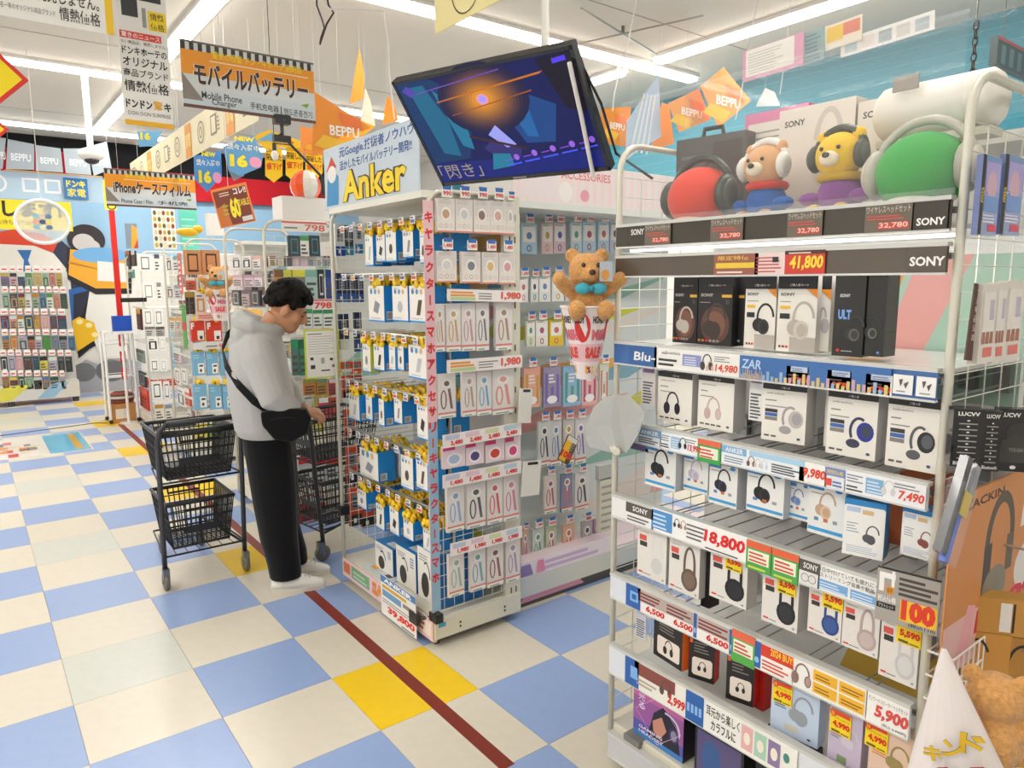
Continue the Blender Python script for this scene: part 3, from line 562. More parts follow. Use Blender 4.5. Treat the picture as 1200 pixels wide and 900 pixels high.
def anime(g, w, h):
    g.r(0, 0, w, h, '#9a5a9c'); g.r(0, 0, w, h * .3, '#5b55a8'); g.r(0, 0, w, h * .1, '#3f7fc4'); g.r(0, h * .78, w, h, '#c76aa0')
    g.p([(w * .3, h * .1), (w * .42, h * .62), (w * .6, h * .82), (w * .85, h * .7), (w * .95, h * .1)], '#24202e'); g.p([(w * .4, h * .45), (w * .58, h * .62), (w * .68, h * .4), (w * .55, h * .18), (w * .42, h * .26)], '#c98e76')
    g.arc(w * .68, h * .5, w * .26, h * .26, -30, 100, w * .03, '#d8d2e2'); g.e(w * .82, h * .4, w * .1, h * .14, '#3a3550'); g.e(w * .82, h * .4, w * .06, h * .1, '#8a86a8')
    for i, ch in enumerate('光る'): g.t(ch, w * .1, h * (.72 - .17 * i), w * .24, h * (.86 - .17 * i), '#e9d5ee', .02)
    g.t('GAMING', w * .12, h * .17, w * .6, h * .23, '#e9e4f4', .02); g.t('HEADSET', w * .12, h * .08, w * .62, h * .14, '#e9e4f4', .02); g.arc(w * .5, h * .5, w * .46, h * .47, 0, 360, w * .012, '#d8a8d0', n=4)
prod('headset_box', 'purple gaming headset box with an illustrated dark-haired face', 'box', 'x', 1.70, 742, 801, 815, 905, .09, ['#9a5a9c', '#1c1b22', '#1c1b22', '#9a5a9c', '#e9d9e6', '#222'], anime)
prod('headset_box', 'black and violet headset box with a blister window on the bottom shelf', 'box', 'x', 1.71, 814, 872, 845, 925, .08, side6('#26242c', '#17161a'), lambda g, w, h: (g.r(w * .05, 0, w * .95, h * .7, '#5d5480'), g.e(w * .35, h * .3, w * .2, h * .3, '#3f5f96'), g.r(w * .5, h * .78, w * .7, h * .86, '#d8d8d8')))
prod('headset_box', 'dark box with mint edge at the right of the bottom shelf', 'box', 'x', 1.72, 885, 945, 872, 950, .08, side6('#1d1d20', '#141416'), lambda g, w, h: g.r(w * .1, 0, w * .9, h * .45, '#79c4b4'))
prod('headset_box', 'grey speaker box at the lower left corner of the headphone stand', 'box', 'x', 1.665, 730, 748, 886, 915, .05, '#7f7c76', lambda g, w, h: g.t('SONY', w * .2, h * .6, w * .8, h * .85, WHITE, .02))
# hooks on the stand
for z, ys in ((RAILS[2][1] - .012, (1.51, 1.41, 1.24, 1.09, .93, .77, .69)), (RAILS[3][1] - .01, (1.54, 1.46, 1.37, 1.27, 1.16, 1.06, .97, .86, .72)), (RAILS[4][1] - .012, (1.54, 1.45, 1.33, 1.2, 1.08, .97, .88, .77)), (RAILS[5][1] - .012, (1.5, 1.41, 1.3, 1.15, .98, .82))):
    for y in ys:
        g = G(); g.tube([(.46, 0, .0), (.03, 0, .0), (.022, 0, .012)], .0028, '#b4b4b2', 4); g.tube([(.46, 0, .035), (.05, 0, .035), (.045, 0, .03)], .0022, '#b4b4b2', 4); g.b(.44, -.02, -.02, .468, .02, .05, '#9a9a98'); g.obj('hook', hu, 'steel', loc=(0, y - UY0, z))
# ------------------------------------------------------------------ top shelf of the headphone stand
SZ = RAILS[0][0] - .012
def on(px, py, X): return at(px, py, 0, X)
def band(g, c, r, col, tilt=0, pad='#2b2b2a', w=.02):
    """a pair of headphones worn over a ball of radius r at c; the band runs from side (+y) to side (-y) over the top"""
    P = [(c[0] + tilt * math.sin(a), c[1] + r * 1.08 * math.cos(a), c[2] + r * 1.1 * math.sin(a)) for a in [math.pi * i / 14 for i in range(15)]]
    g.tube(P, w * .55, col, 8)
    for s in (1, -1): g.ball((c[0] - .01, c[1] + s * r * 1.0, c[2] - r * .05), (.5 * r, .27 * r, .58 * r), col, 14, 8); g.ball((c[0] - .012, c[1] + s * r * 1.14, c[2] - r * .05), (.38 * r, .17 * r, .45 * r), pad, 12, 6)
def plush(label, px, X, r, kind, col, col2, hpcol, pad):
    y = on(px, 215, X).y
    t = thing('plush_toy', label, 'plush toy', (X, y, SZ), group='plush toys on the top shelf')
    g = G()
    if kind == 'ball':
        g.ball((0, 0, r * .92), (r, r, r * .92), col, 20, 14); g.obj('plush_body', t, 'cloth', True); c = (0, 0, r)
        g = G(); g.ball((-r * .45, 0, r * .2), (r * .5, r * .6, r * .2), col2, 14, 6); g.obj('belly_patch', t, 'cloth', True)
    else:
        g.ball((0, 0, r * .85), (r * .7, r * .8, r * .85), col2, 16, 10)
        for s in (1, -1):
            g.ball((-r * .75, s * r * .5, r * .28), (r * .5, r * .26, r * .28), col, 12, 8); g.ball((-r * .35, s * r * .95, r * .8), (r * .3, r * .42, r * .24), col2, 12, 8)
        g.obj('plush_body', t, 'cloth', True); c = (-.01, 0, r * 2.25); R = r * .85
        h = G(); h.ball(c, (R * .92, R, R * .95), col, 18, 12)
        for s in (1, -1): h.ball((c[0], s * R * .75, c[2] + R * .75), (R * .2, R * .32, R * .32), col, 10, 7)
        h.ball((c[0] - R * .85, 0, c[2] - R * .2), (R * .3, R * .42, R * .32), '#efe0c4', 12, 8); h.obj('plush_head', t, 'cloth', True)
        h = G(); h.ball((c[0] - R * 1.15, 0, c[2] - R * .08), (R * .1, R * .16, R * .12), '#3a2a22', 10, 6)
        for s in (1, -1): h.ball((c[0] - R * .85, s * R * .36, c[2] + R * .22), R * .09, '#1d1a18', 8, 6)
        h.obj('button_eyes_and_nose', t, 'gloss', True)
        g = G(); g.tube([(R * .75 * math.cos(a), R * .8 * math.sin(a), r * 1.5) for a in [2 * math.pi * i / 16 for i in range(16)]], r * .16, '#d8392c' if col2.startswith('#2') else '#c9a21c', 8, closed=True); g.obj('scarf', t, 'cloth', True); r = R
    g = G(); band(g, c, r, hpcol, 0, pad); g.obj('headphones', t, 'plastic', True)
    return t
plush('plain round red plush ball wearing dark green headphones', 822, 1.80, .1, 'ball', '#dd452f', '#ead3b4', '#35382c', '#4a4c40')
plush('seated tan plush bear in blue sweater wearing white headphones', 899, 1.83, .072, 'bear', '#d9a678', '#2b63b4', '#e4e0d8', '#cfcbc2')
plush('seated yellow plush bear in purple sweater wearing dark headphones', 985, 1.83, .072, 'bear', '#ecc02e', '#8d4f98', '#3f4234', '#55584a')
plush('plain round green plush ball wearing big light grey headphones', 1080, 1.80, .1, 'ball', '#3fa54a', '#e6dfd0', '#bdb8ab', '#cfcabd')
def topbox(name, label, X, L, R, T, B, d, c, draw=None, **k):
    o = prod(name, label, 'box', 'x', X, L, R, T, B, d, c, draw, 'boxes behind the plush toys', **k); o.location.z = max(o.location.z, SZ); return o
o = topbox('headphone_box', 'big dark grey headphone box with handle behind the red plush ball', 1.93, 792, 866, 158, 262, .08, side6('#57524d', '#6b665f', '#7b766e'), lambda g, w, h: (g.t('SONY', w * .08, h * .76, w * .3, h * .8, '#8a857e', .02), g.p([(w * .5, h * .2), (w * .95, h * .2), (w * .95, h * .92), (w * .55, h * .92)], '#4a3c34'), g.arc(w * .6, h * .35, w * .3, h * .4, 10, 170, w * .05, '#3a362f')), yaw=.12)
w, h = o['w'], o['h']; g = G(); g.tube([(w * .3, .04, h), (w * .32, .04, h + .03), (w * .58, .04, h + .03), (w * .6, .04, h)], .008, '#3f3a36', 6); g.obj('handle', o, 'plastic')
topbox('headphone_box', 'pink-framed white leaflet box behind the red and tan plush toys', 2.02, 872, 945, 128, 220, .06, side6('#e08bb0', '#c86a96', '#e9a9c4'), lambda g, w, h: (g.r(w * .06, h * .08, w * .9, h * .86, '#ece6dc'), lines(g, w * .1, h * .12, w * .8, h * .8, 9, '#a9a59c', .3)))
topbox('headphone_box', 'large white headphone box behind the tan plush bear', 1.97, 912, 1000, 122, 230, .07, side6('#e9e2d6', '#d6cec0', '#efe9df'), lambda g, w, h: (g.t('SONY', w * .08, h * .8, w * .36, h * .87, '#3c3a38', .02), g.arc(w * .68, h * .55, w * .2, h * .4, 10, 170, w * .07, '#d3cbc0'), g.e(w * .7, h * .3, w * .22, h * .25, '#dcd5ca')))
topbox('headphone_box', 'large white headphone box behind the yellow plush bear', 1.97, 1003, 1070, 114, 230, .07, side6('#e6dfd3', '#d6cec0', '#efe9df'), lambda g, w, h: (g.t('SONY', w * .1, h * .82, w * .55, h * .89, '#3c3a38', .02), g.arc(w * .8, h * .55, w * .25, h * .4, 60, 180, w * .06, '#55524c')))
t = thing('headphone_case', 'rounded white case with grey hanger tab above the green plush ball', 'case', on(1090, 128, 1.95)); 
g = G(); P = [(-.0, .10, 0), (0, -.16, .0)]
g.tube([(0, .125, 0), (0, .115, 0), (0, .1, .0), (0, -.14, .0), (0, -.155, 0), (0, -.165, 0)], [.03, .055, .068, .068, .055, .03], '#ece7dd', 18); g.obj('case_body', t, 'plastic', True)
g = G(); g.b(-.075, -.0, .04, -.068, .06, .075, '#9b938a'); g.obj('hanger_tab', t, 'plastic')
g = G(); g.b(-.04, -.15, -.085, .04, .11, -.066, '#d8d2c6'); g.b(-.03, -.03, t.location.z * 0 - (t.location.z - SZ), .03, -.01, -.08, '#d8d2c6'); g.obj('case_stand', t, 'plastic')
# clear acrylic cover in front of the toys and hung clear panels above
t = thing('acrylic_cover', 'clear acrylic sheet standing in front of the plush toys', 'cover', (UX - .018, UY1 - .012, RAILS[0][0] + .012), RX)
g = G(); g.b(0, 0, 0, RW, .003, .36, WHITE); g.obj('sheet', t, 'acrylic'); g = G(); g.b(0, -.004, -.004, RW, .007, .012, '#dfe3e0'); g.b(0, -.003, .355, RW, .006, .362, '#eef0ee'); g.obj('edge_strip', t, 'blister')
# lit underside of the top shelf
g = G(); g.b(.03, .02, RAILS[0][1] - .014, .05, UY1 - UY0 - .02, RAILS[0][1] - .006, '#f5f4ef'); g.obj('shelf_light_bar', hu, 'led')
ld = bpy.data.lights.new('shelf_lamp', 'AREA'); ld.shape = 'RECTANGLE'; ld.size = .035; ld.size_y = .9; ld.energy = 2.2; ld.color = (1, .98, .95); o = bpy.data.objects.new('shelf_lamp', ld); COL.objects.link(o); o.parent = hu; o.location = (.05, (UY1 - UY0) / 2, RAILS[0][1] - .02); o.rotation_euler = (0, -.7, 0)
# ------------------------------------------------------------------ teddy bears in paper buckets
def remesh(o, vox, sm=4):
    m = o.modifiers.new('r', 'REMESH'); m.mode = 'VOXEL'; m.voxel_size = vox
    m = o.modifiers.new('s', 'SMOOTH'); m.factor = .5; m.iterations = sm
    return bake(o)
def teddy(label, loc, s, rz, cup=True, card=True, look=0):
    t = thing('teddy_bear', label, 'teddy bear', loc, rz)
    g = G(); F = '#d8a060'
    g.ball((0, 0, .06), (.055, .06, .075), F, 14, 10); g.ball((0, -.012, .165), (.062, .058, .056), F, 16, 12)
    for q in (1, -1):
        g.ball((q * .048, 0, .212), (.024, .014, .024), F, 10, 8); g.tube([(q * .04, -.01, .09), (q * .075, -.03, .115), (q * .095, -.05, .135)], [.026, .026, .022], F, 8)
        g.ball((q * .098, -.053, .138), .024, F, 10, 8); g.tube([(q * .03, -.02, .02), (q * .045, -.075, .04)], [.03, .028], F, 8); g.ball((q * .047, -.082, .043), .03, F, 10, 8)
    g.ball((0, -.062, .152), (.03, .024, .024), F, 12, 8)
    g.v = [(x * s, y * s, z * s) for x, y, z in g.v]; o = g.obj('fur_body', t, 'fur'); remesh(o, .006 * s, 3); paint(o, F)
    g = G()
    g.ball((0, -.086, .158), (.011, .008, .009), '#3d2015', 10, 6); g.v = [(x * s, y * s, z * s) for x, y, z in g.v]; g.obj('nose', t, 'gloss', True)
    for q in (1, -1):
        g = G(); g.ball((q * .024 * s, -.064 * s, .181 * s), .0075 * s, '#20140f', 8, 6); g.obj('eye', t, 'gloss', True)
    g = G()
    for q in (1, -1): g.ball((q * .026, -.066, .108), (.026, .012, .018), '#4fb0c4', 10, 6)
    g.ball((0, -.072, .108), .01, '#3c98ac', 8, 6); g.v = [(x * s, y * s, z * s) for x, y, z in g.v]; g.obj('bow', t, 'cloth', True)
    if card:
        g = G(); g.b(.02 * s, -.1 * s, .13 * s, .06 * s, -.097 * s, .19 * s, '#b9c0cc'); g.e(.037 * s, .15 * s, .013 * s, .016 * s, '#d99a4a', y=-.1 * s); c = g.obj('card', t)
    return t
def bucket(label, loc, r1, r0, h, n=24, name='paper_bucket'):
    """open conical paper cup, printed with pink and red"""
    t = thing(name, label, 'paper cup', loc); g = G(); rr = random.Random(int(loc[0] * 99))
    rows = 8
    for i in range(rows):
        z0, z1 = h * i / rows, h * (i + 1) / rows; a, b = r0 + (r1 - r0) * i / rows, r0 + (r1 - r0) * (i + 1) / rows
        g.loft([[(q * math.cos(2 * math.pi * j / n), q * math.sin(2 * math.pi * j / n), z) for j in range(n)] for q, z in ((a, z0), (b, z1))], '#e9dcd9' if i not in (2, 3) else '#e6b9be', False)
    q = G(.0)
    for k in range(4):
        u = k * 2 * math.pi / 4 * 1.0
        def wrap(gg, off):
            out = []
            for x, y, z in gg.v: rr2 = r0 + (r1 - r0) * z / h + .0012 + off; th = u - 2.5 + x / (r0 * .4 + r1 * .6); out.append((rr2 * math.cos(th), rr2 * math.sin(th), z))
            gg.v = out; kk = len(q.v); q.v += gg.v; q.f += [tuple(i + kk for i in f) for f in gg.f]; q.c += gg.c
        s_ = G(); s_.e(0, h * .72, r1 * .28, h * .2, '#cc2f2c', n=20); wrap(s_, 0); s_ = G(); s_.t('HONEY TEDDY', r1 * .35, h * .78, r1 * 1.25, h * .88, '#2d2422', .04); wrap(s_, 0)
        s_ = G(); s_.t('Milk', r1 * .35, h * .55, r1 * 1.0, h * .7, '#d86a78', .04); wrap(s_, 0); s_ = G(); s_.t('SALE', r1 * .1, h * .3, r1 * .9, h * .46, '#e0483c', .06); wrap(s_, 0); s_ = G(); s_.r(r1 * .1, h * .08, r1 * .6, h * .2, '#e6b91f'); s_.t('%', r1 * .2, h * .09, r1 * .45, h * .19, '#a82a22', .04); wrap(s_, 0)
    q.obj('cup_print', t)
    g.add([(r0 * math.cos(2 * math.pi * j / n), r0 * math.sin(2 * math.pi * j / n), .001) for j in range(n)], [tuple(reversed(range(n)))], '#e0c8c4')
    g.obj('cup', t, 'card'); g = G(); g.tube([(r1 * math.cos(2 * math.pi * j / n), r1 * math.sin(2 * math.pi * j / n), h) for j in range(n)], .004, '#ece5e0', 6, closed=True); g.obj('rim', t, 'card', True)
    return t
zc = at(724, 360, 0, 1.62).z
bucket('pink printed paper bucket clipped to the left post of the headphone stand', (1.60, 1.70, zc - .235), .083, .03, .235)
teddy('curly golden teddy bear with teal bow in the near paper bucket', (1.60, 1.70, zc - .05), 1.0, -.55)
# translucent white plastic scoop clipped under it
t = thing('plastic_scoop', 'translucent white plastic sheet curled on the left post below the teddy', 'plastic sheet', tuple(at(720, 495, 0, 1.61)), -.66)
Ls = [(722, 462), (708, 466), (696, 477), (687, 496), (686, 514), (690, 524), (708, 529), (724, 532)]; Rs = [(722, 462), (738, 465), (752, 478), (755, 486), (750, 505), (741, 521), (734, 531), (724, 532)]
mi_ = t.matrix_basis.inverted(); g = G()
for side, S_ in ((0, Ls), (1, Rs)):
    k0 = len(S_); V = [mi_ @ at(px, py, 0, 1.61 - (.0 if i in (0, k0 - 1) else (.02 if side else -.02))) for i, (px, py) in enumerate(S_)]
    V2 = [v + Vector((0, .002, 0)) for v in V]; g.add(V + V2, [tuple(range(k0)), tuple(reversed(range(k0, 2 * k0)))] + [(i, (i + 1) % k0, k0 + (i + 1) % k0, k0 + i) for i in range(k0)], '#c9cac6')
mk('milky', .3, alpha=.82, color='#bcbdba'); g.obj('sheet', t, 'milky'); g = G(); g.tube([(0, -.06, -.08), (.0, .03, -.09)], .012, '#e6e2cf', 8); g.obj('clip', t, 'plastic')
# low film pouches of small goods hanging at the far side panel
for i, (L, R, T, B, c, lab) in enumerate(((752, 768, 430, 475, '#d9d4d2', 'small leaflet hung on the wire panel left of the dark violet box'), (738, 760, 505, 528, '#6a4a8c', 'purple pack hanging behind the white plastic scoop'), (878, 894, 441, 493, '#e6e4e0', 'tall narrow leaflet hanging between the pink and silver headphone boxes'), (745, 757, 713, 748, '#cfd2da', 'small leaflet hanging left of the black and orange headset box'))):
    prod('leaflet', lab, 'leaflet', 'x', 1.70, L, R, T, B, .003, c, lambda g, w, h: (lines(g, w * .1, h * .05, w * .9, h * .65, 8, '#55565c', .5), g.r(w * .1, h * .85, w * .9, h * .95, '#8a6a9a')), 'leaflets on the headphone stand')
# ------------------------------------------------------------------ POP card 100 yen in front of the stand
P = [at(1026, 657, 0, 1.63), at(1099, 690, 0, 1.61)]
def pop100(g, w, h):
    g.r(0, 0, w, h, '#a9a49c'); g.r(0, h * .96, w, h, '#2a2622'); g.r(w * .04, h * .55, w * .12, h * .9, WHITE); g.r(w * .04, h * .8, w * .3, h * .9, WHITE); g.r(w * .16, h * .66, w * .22, h * .8, '#a9a49c'); g.r(w * .24, h * .66, w * .29, h * .95, WHITE)
    g.r(w * .16, h * .52, w * .28, h * .66, '#e89a2a'); g.t('情熱', w * .17, h * .53, w * .27, h * .64, '#3a2a12'); g.t('税込価格', w * .03, h * .36, w * .33, h * .48, WHITE, .02); g.r(w * .02, h * .24, w * .33, h * .34, '#1e1c1a'); g.t('アウトレット', w * .05, h * .255, w * .3, h * .32, WHITE)
    lines(g, w * .36, h * .55, w * .98, h * .92, 4, '#4a443c', .55); g.r(w * .4, h * .1, w * .98, h * .48, '#f2c52c'); g.t('100', w * .42, h * .12, w * .96, h * .5, '#e0401f', .07); g.t('(税込110)', w * .55, h * .02, w * .97, h * .1, '#222', .02)
o = prod('price_sign', 'grey and yellow hundred yen price sign leaning at the right post', 'sign', 'x', 1.60, 1026, 1098, 672, 738, .003, '#8e8a82', pop100, yaw=.15)
# ------------------------------------------------------------------ near side of the stand (faces the viewer, right edge)
NY = .60
def nprod(name, label, L, R, T, B, d, c, draw=None, Y=NY, **k): return prod(name, label, k.pop('cat', 'box'), 'y', Y, L, R, T, B, d, c, draw, k.pop('group', 'goods on the near side of the headphone stand'), **k)
for i, (L, R) in enumerate(((1149, 1171), (1175, 1198))):
    nprod('card_pack', '%s blue and yellow card pack hanging at the upper right edge' % ('left' if i == 0 else 'right'), L, R, 182, 276, .012, side6('#8fa2d2', '#6a78a8'), lambda g, w, h: (g.r(0, 0, w * .16, h, '#3a3320'), g.t('超', w * .01, h * .4, w * .15, h * .6, '#f2d23a'), g.r(w * .2, h * .55, w * .95, h * .92, '#b4a8dc'), g.e(w * .55, h * .62, w * .25, h * .2, '#d8b4c4'), g.r(w * .2, h * .3, w * .95, h * .5, '#7fa0d8'), g.r(w * .5, h * .05, w * .95, h * .14, '#e0566a'), lines(g, w * .2, h * .16, w * .9, h * .28, 3, '#e8e6f2', .5)), group='card packs at the upper right edge', cat='card pack', mat='gloss')
for i, (L, R, T, B) in enumerate(((1149, 1166, 333, 425), (1166, 1178, 331, 424), (1178, 1197, 329, 422))):
    nprod('cable_pack', '%s pale blister pack at the right edge above the black boxes' % ('left', 'middle', 'right')[i], L, R, T, B, .02, side6('#e4dcd2', '#cfc6ba'), lambda g, w, h: (g.r(w * .1, h * .35, w * .9, h * .9, '#ece6dd'), [g.r(w * (.15 + .27 * i), h * .25, w * (.36 + .27 * i), h * .4, '#a86a52') for i in range(3)], g.r(w * .3, h * .08, w * .9, h * .2, '#e2766a'), g.r(w * .55, h * .55, w * .85, h * .8, '#c4bccb')), group='pale packs at the right edge', cat='pack')
nprod('tag_strip', 'long dark brown printed strip hanging beside the pale blister packs', 1135, 1150, 331, 420, .003, '#5a3c34', lambda g, w, h: [g.t(ch, w * .2, h * (.86 - .12 * i), w * .8, h * (.95 - .12 * i), '#e6d8cc', .02) for i, ch in enumerate('音楽動画通話')], Y=.61, roll=.12, cat='tag', group=None)
def lucky(g, w, h):
    g.t('LUCVV', w * .15, h * .88, w * .85, h * .95, '#e4e2dc', .04)
    for i in range(7): g.e(w * .5, h * (.8 - .1 * i), w * .05, h * .012, '#e4e2dc'); g.r(w * .2, h * (.735 - .1 * i), w * .8, h * (.755 - .1 * i), '#9a9890')
    g.t('Bluetooth', w * .1, h * .03, w * .9, h * .09, '#e4e2dc', .02)
def nface(name, label, L, R, T, B, d, c, draw=None, Y=.57, th=-.95, cat='box', group='goods on the near side of the headphone stand', mat='card'):
    """goods on the near side that are turned towards the aisle"""
    p = at((L + R) / 2, B, 1, Y); q = at((L + R) / 2, T, 1, Y); z = proj(p)[2]; w = (R - L) * z / F_PX * 1.02; h = q.z - p.z
    cols = [c] * 6 if isinstance(c, str) else c
    g = G(); g.b(0, 0, 0, w, d, h, cols); o = g.obj(name, mat=mat, loc=(p.x - w / 2 * math.cos(th), p.y - w / 2 * math.sin(th), p.z), rz=th); tag(o, label, cat, group)
    if draw: q = G(); draw(q, w, h); q.obj('print', o)
    return o
nface('earphone_box', 'black earphone box with white lettering at the right edge, left one', 1115, 1146, 481, 547, .04, '#161518', lucky, mat='gloss', Y=.585)
nface('earphone_box', 'black earphone box with white lettering at the right edge, middle one', 1149, 1168, 484, 552, .03, '#161518', lucky, mat='gloss')
nface('earphone_box', 'black earphone box with a round clear window at the right edge', 1168, 1212, 482, 553, .03, '#19181b', lambda g, w, h: (g.t('LUCVV', w * .06, h * .87, w * .5, h * .94, '#e4e2dc', .04), g.e(w * .45, h * .62, w * .25, h * .16, '#3a3836'), g.p([(w * .1, h * .15), (w * .7, h * .15), (w * .72, h * .5), (w * .45, h * .6), (w * .12, h * .5)], '#3f3e38'), g.t('TOUGH', w * .3, h * .32, w * .62, h * .38, '#8a8880', .02), g.e(w * .42, h * .07, w * .07, h * .03, '#e4e2dc')), mat='gloss', Y=.545)
def hposter(g, w, h):
    g.r(0, 0, w, h, '#cf8a4e'); g.r(0, h * .0, w * .4, h * .3, '#e4b8b0'); g.t('ZACKIN', w * .1, h * .9, w * .5, h * .95, '#4a3320', .03)
    g.arc(w * .5, h * .62, w * .16, h * .3, 0, 180, w * .05, '#5a5040'); g.r(w * .34, h * .3, w * .42, h * .64, '#4a4038'); g.r(w * .58, h * .42, w * .66, h * .64, '#6a5e4c'); g.e(w * .48, h * .36, w * .13, h * .13, '#8f8674')
    g.arc(w * .85, h * .64, w * .12, h * .28, 0, 180, w * .05, '#e8e2da'); g.e(w * .82, h * .38, w * .12, h * .14, '#e4ded6'); g.t('1,999', w * .3, h * .12, w * .98, h * .28, '#d8283a', .05, shear=.15); g.p([(w * .12, h * .05), (w * .22, h * .35), (w * .3, h * .32), (w * .24, h * .02)], '#e8a8ae')
nprod('headphone_poster', 'tan poster with dark and white headphones on the right edge', 1112, 1215, 565, 752, .004, '#cf8a4e', hposter, Y=.575, cat='poster', group=None)
t = thing('wire_basket', 'white wire basket below the tan headphone poster', 'basket', tuple(at(1112, 830, 1, .56)))
g = G(); z1 = .11
for i in range(9): x = .028 * i; g.tube([(x, 0, 0), (x, 0, z1)], .0022, '#e9e6dc', 4); 
for z in (0, z1 / 2, z1): g.tube([(0, 0, z), (.23, 0, z), (.23, .05, z), (0, .05, z)], .0026, '#e9e6dc', 4, closed=True)
for i in range(9): x = .028 * i; g.tube([(x, 0, 0), (x, .05, 0)], .0022, '#e9e6dc', 4)
g.obj('basket_wires', t, 'enamel')
# clear pouch with folded toy tools
t = thing('tool_pouch', 'clear pouch of black, yellow and blue gadgets in front of the tan poster', 'pouch', tuple(at(1112, 660, 1, .545)), 0, rot=(0, .5, 0))
t.scale = (1.4, 1.4, 1.25); g = G(); g.b(-.03, 0, 0, .03, .02, .13, WHITE); g.obj('pouch', t, 'blister'); 
for nm, a in (('black_gadget', (-.026, .004, .01, -.006, .016, .17, '#26272a')), ('yellow_gadget', (-.004, .003, .08, .024, .017, .12, '#d9b82a')), ('blue_gadget', (-.002, .005, .0, .012, .014, .085, '#3f62c8')), ('grey_gadget', (.012, .004, .1, .03, .016, .17, '#8d9098'))):
    g = G(); g.b(*a); g.obj(nm, t, 'gloss')
# kraft headphone boxes at the lower right
def kraft(g, w, h):
    g.arc(w * .3, h * .75, w * .3, h * .2, 30, 170, w * .06, '#2a2622'); g.p([(w * .1, h * .5), (w * .3, h * .62), (w * .5, h * .3), (w * .42, h * .26)], '#232325'); lines(g, w * .5, h * .08, w * .95, h * .2, 4, '#e2c890', .3)
nface('kraft_box', 'brown kraft headphone box at the lower right edge, left one', 1121, 1168, 752, 880, .05, side6('#c98f3c', '#7c5420', '#2b2320'), kraft, Y=.555)
nface('kraft_box', 'brown kraft headphone box at the lower right edge, right one', 1171, 1225, 764, 900, .05, side6('#c98f3c', '#7c5420', '#2b2320'), kraft, Y=.525)
nface('kraft_box', 'small brown folded cartons in a wire holder at the right edge', 1148, 1205, 706, 745, .05, side6('#c4903f', '#3a2c20', '#c99a4a'), lambda g, w, h: (g.r(w * .4, h * .1, w * .6, h * .9, '#e6e2da'), g.r(w * .62, h * .1, w * .66, h * .9, '#2c241e')), Y=.53)
for i, (px, py) in enumerate(((1185, 640), (1190, 760))):
    g = G(); g.tube([(0, .1, 0), (0, -.07, 0), (0, -.075, .008)], .003, '#cfcfcc', 5); g.obj('hook', hu, 'steel', loc=Vector(at(px, py, 1, .56)) - Vector((UX, UY0, 0)))
# paper cone with big lettering and a teddy seen from behind, bottom right corner
b = at(1128, 925, 1, .47); top = at(1101, 800, 1, .47)
t = thing('paper_cone', 'white paper cone printed with yellow and red letters at the lower right corner', 'paper cone', tuple(b), -1.2)
g = G(); n = 20; ch_ = top.z - b.z; ax_ = -.05; rb = .095
for i in range(n):
    A, B = 2 * math.pi * i / n, 2 * math.pi * (i + 1) / n
    g.add([(rb * math.cos(A), .05 * math.sin(A), 0), (rb * math.cos(B), .05 * math.sin(B), 0), (.004 * math.cos(B) + ax_, .004 * math.sin(B), ch_), (.004 * math.cos(A) + ax_, .004 * math.sin(A), ch_)], [(0, 1, 2, 3)], '#e6dcd8')
g.obj('cone', t, 'card', True); g = G()
def glab(q, ch, x, z, s, c):
    y = -.05 * (1 - (z - .02) / ch_) - .006
    q.t(ch, x, z, x + s, z + s, '#2a2216', .09, y=y); q.t(ch, x, z, x + s, z + s, c, .04, y=y - .001)
for ch, x, z, s, c in (('ド', -.015, .1, .042, '#e0b41c'), ('ン', -.042, .085, .034, '#e0b41c'), ('キ', -.07, .07, .03, '#e0b41c'), ('0', .0, .04, .05, '#d8281f'), ('0', -.05, .03, .04, '#d8281f')): glab(g, ch, x, z, s, c)
g.obj('lettering', t)
teddy('curly golden teddy bear seen from behind beside the paper cone', (b.x + .07, b.y - .02, b.z + .03), .85, 1.9, card=False)
# ================================================================== charger display (row 1 end) and its side full of strap packs
AXF, AY0, AY1 = 1.59, 2.68, 3.665
def bd1(q, w, h): pastel(q, w, h, 3, 6, '#e3e2dc')
au = unit('white gondola end with blue charger boxes, left of the strap packs', AXF, AY0, AY1, .49, 2.06, (), '#e6e5df', bd1, grid=(.05, .055), sides=(False, True))
g = G(); gridwire(g, 0, .49, 0, .17, .62, '#e8e6da', .055, .055); g.obj('wire_grid', au, 'enamel')
g = G(); g.b(.40, -.012, .05, .49, .012, 2.06, POST); [g.b(.43 + .03 * k, -.0135, z, .437 + .03 * k, -.012, z + .03, '#4a4a44') for k in (0, 1) for z in [.15 + .1 * i for i in range(19)]]; g.obj('slotted_upright', au, 'enamel')
g = G(); g.b(-.005, -.016, .045, .49, .0, .14, POST); [g.lathe([(.006, 0), (.006, .002)], '#2b2b28', 0, 0, 8) for _ in ()]; [g.e(x, z, .006, .006, '#2b2b28', y=-.0165) for x in (.13, .39) for z in (.075, .095)]; g.r(.01, .1, .05, .122, '#3f9fc0', y=-.0166); g.obj('end_plate', au, 'enamel')
g = G(); g.b(-.012, .01, 2.03, .49, AY1 - AY0 - .01, 2.06, '#e6e4d8'); g.obj('top_shelf', au, 'enamel')
def bub(g, x, y, z, s=1, seed=0):
    """curly yellow security tag"""
    rr = random.Random(seed)
    P = [(x + math.cos(i * 2.1) * .011 * s, y + rr.uniform(-.006, .006) * s, z + (.004 + .011 * abs(math.sin(i * 1.3))) * s) for i in range(6)]
    for p in P[:4]: g.ball(p, (.0105 * s, .006 * s, .0105 * s), rr.choice(['#f3c514', '#f6d21a', '#e6b40e']), 8, 5)
    g.ball((x, y - .006 * s, z + .008 * s), .004 * s, '#7a5a10', 6, 4)
_sec = {}
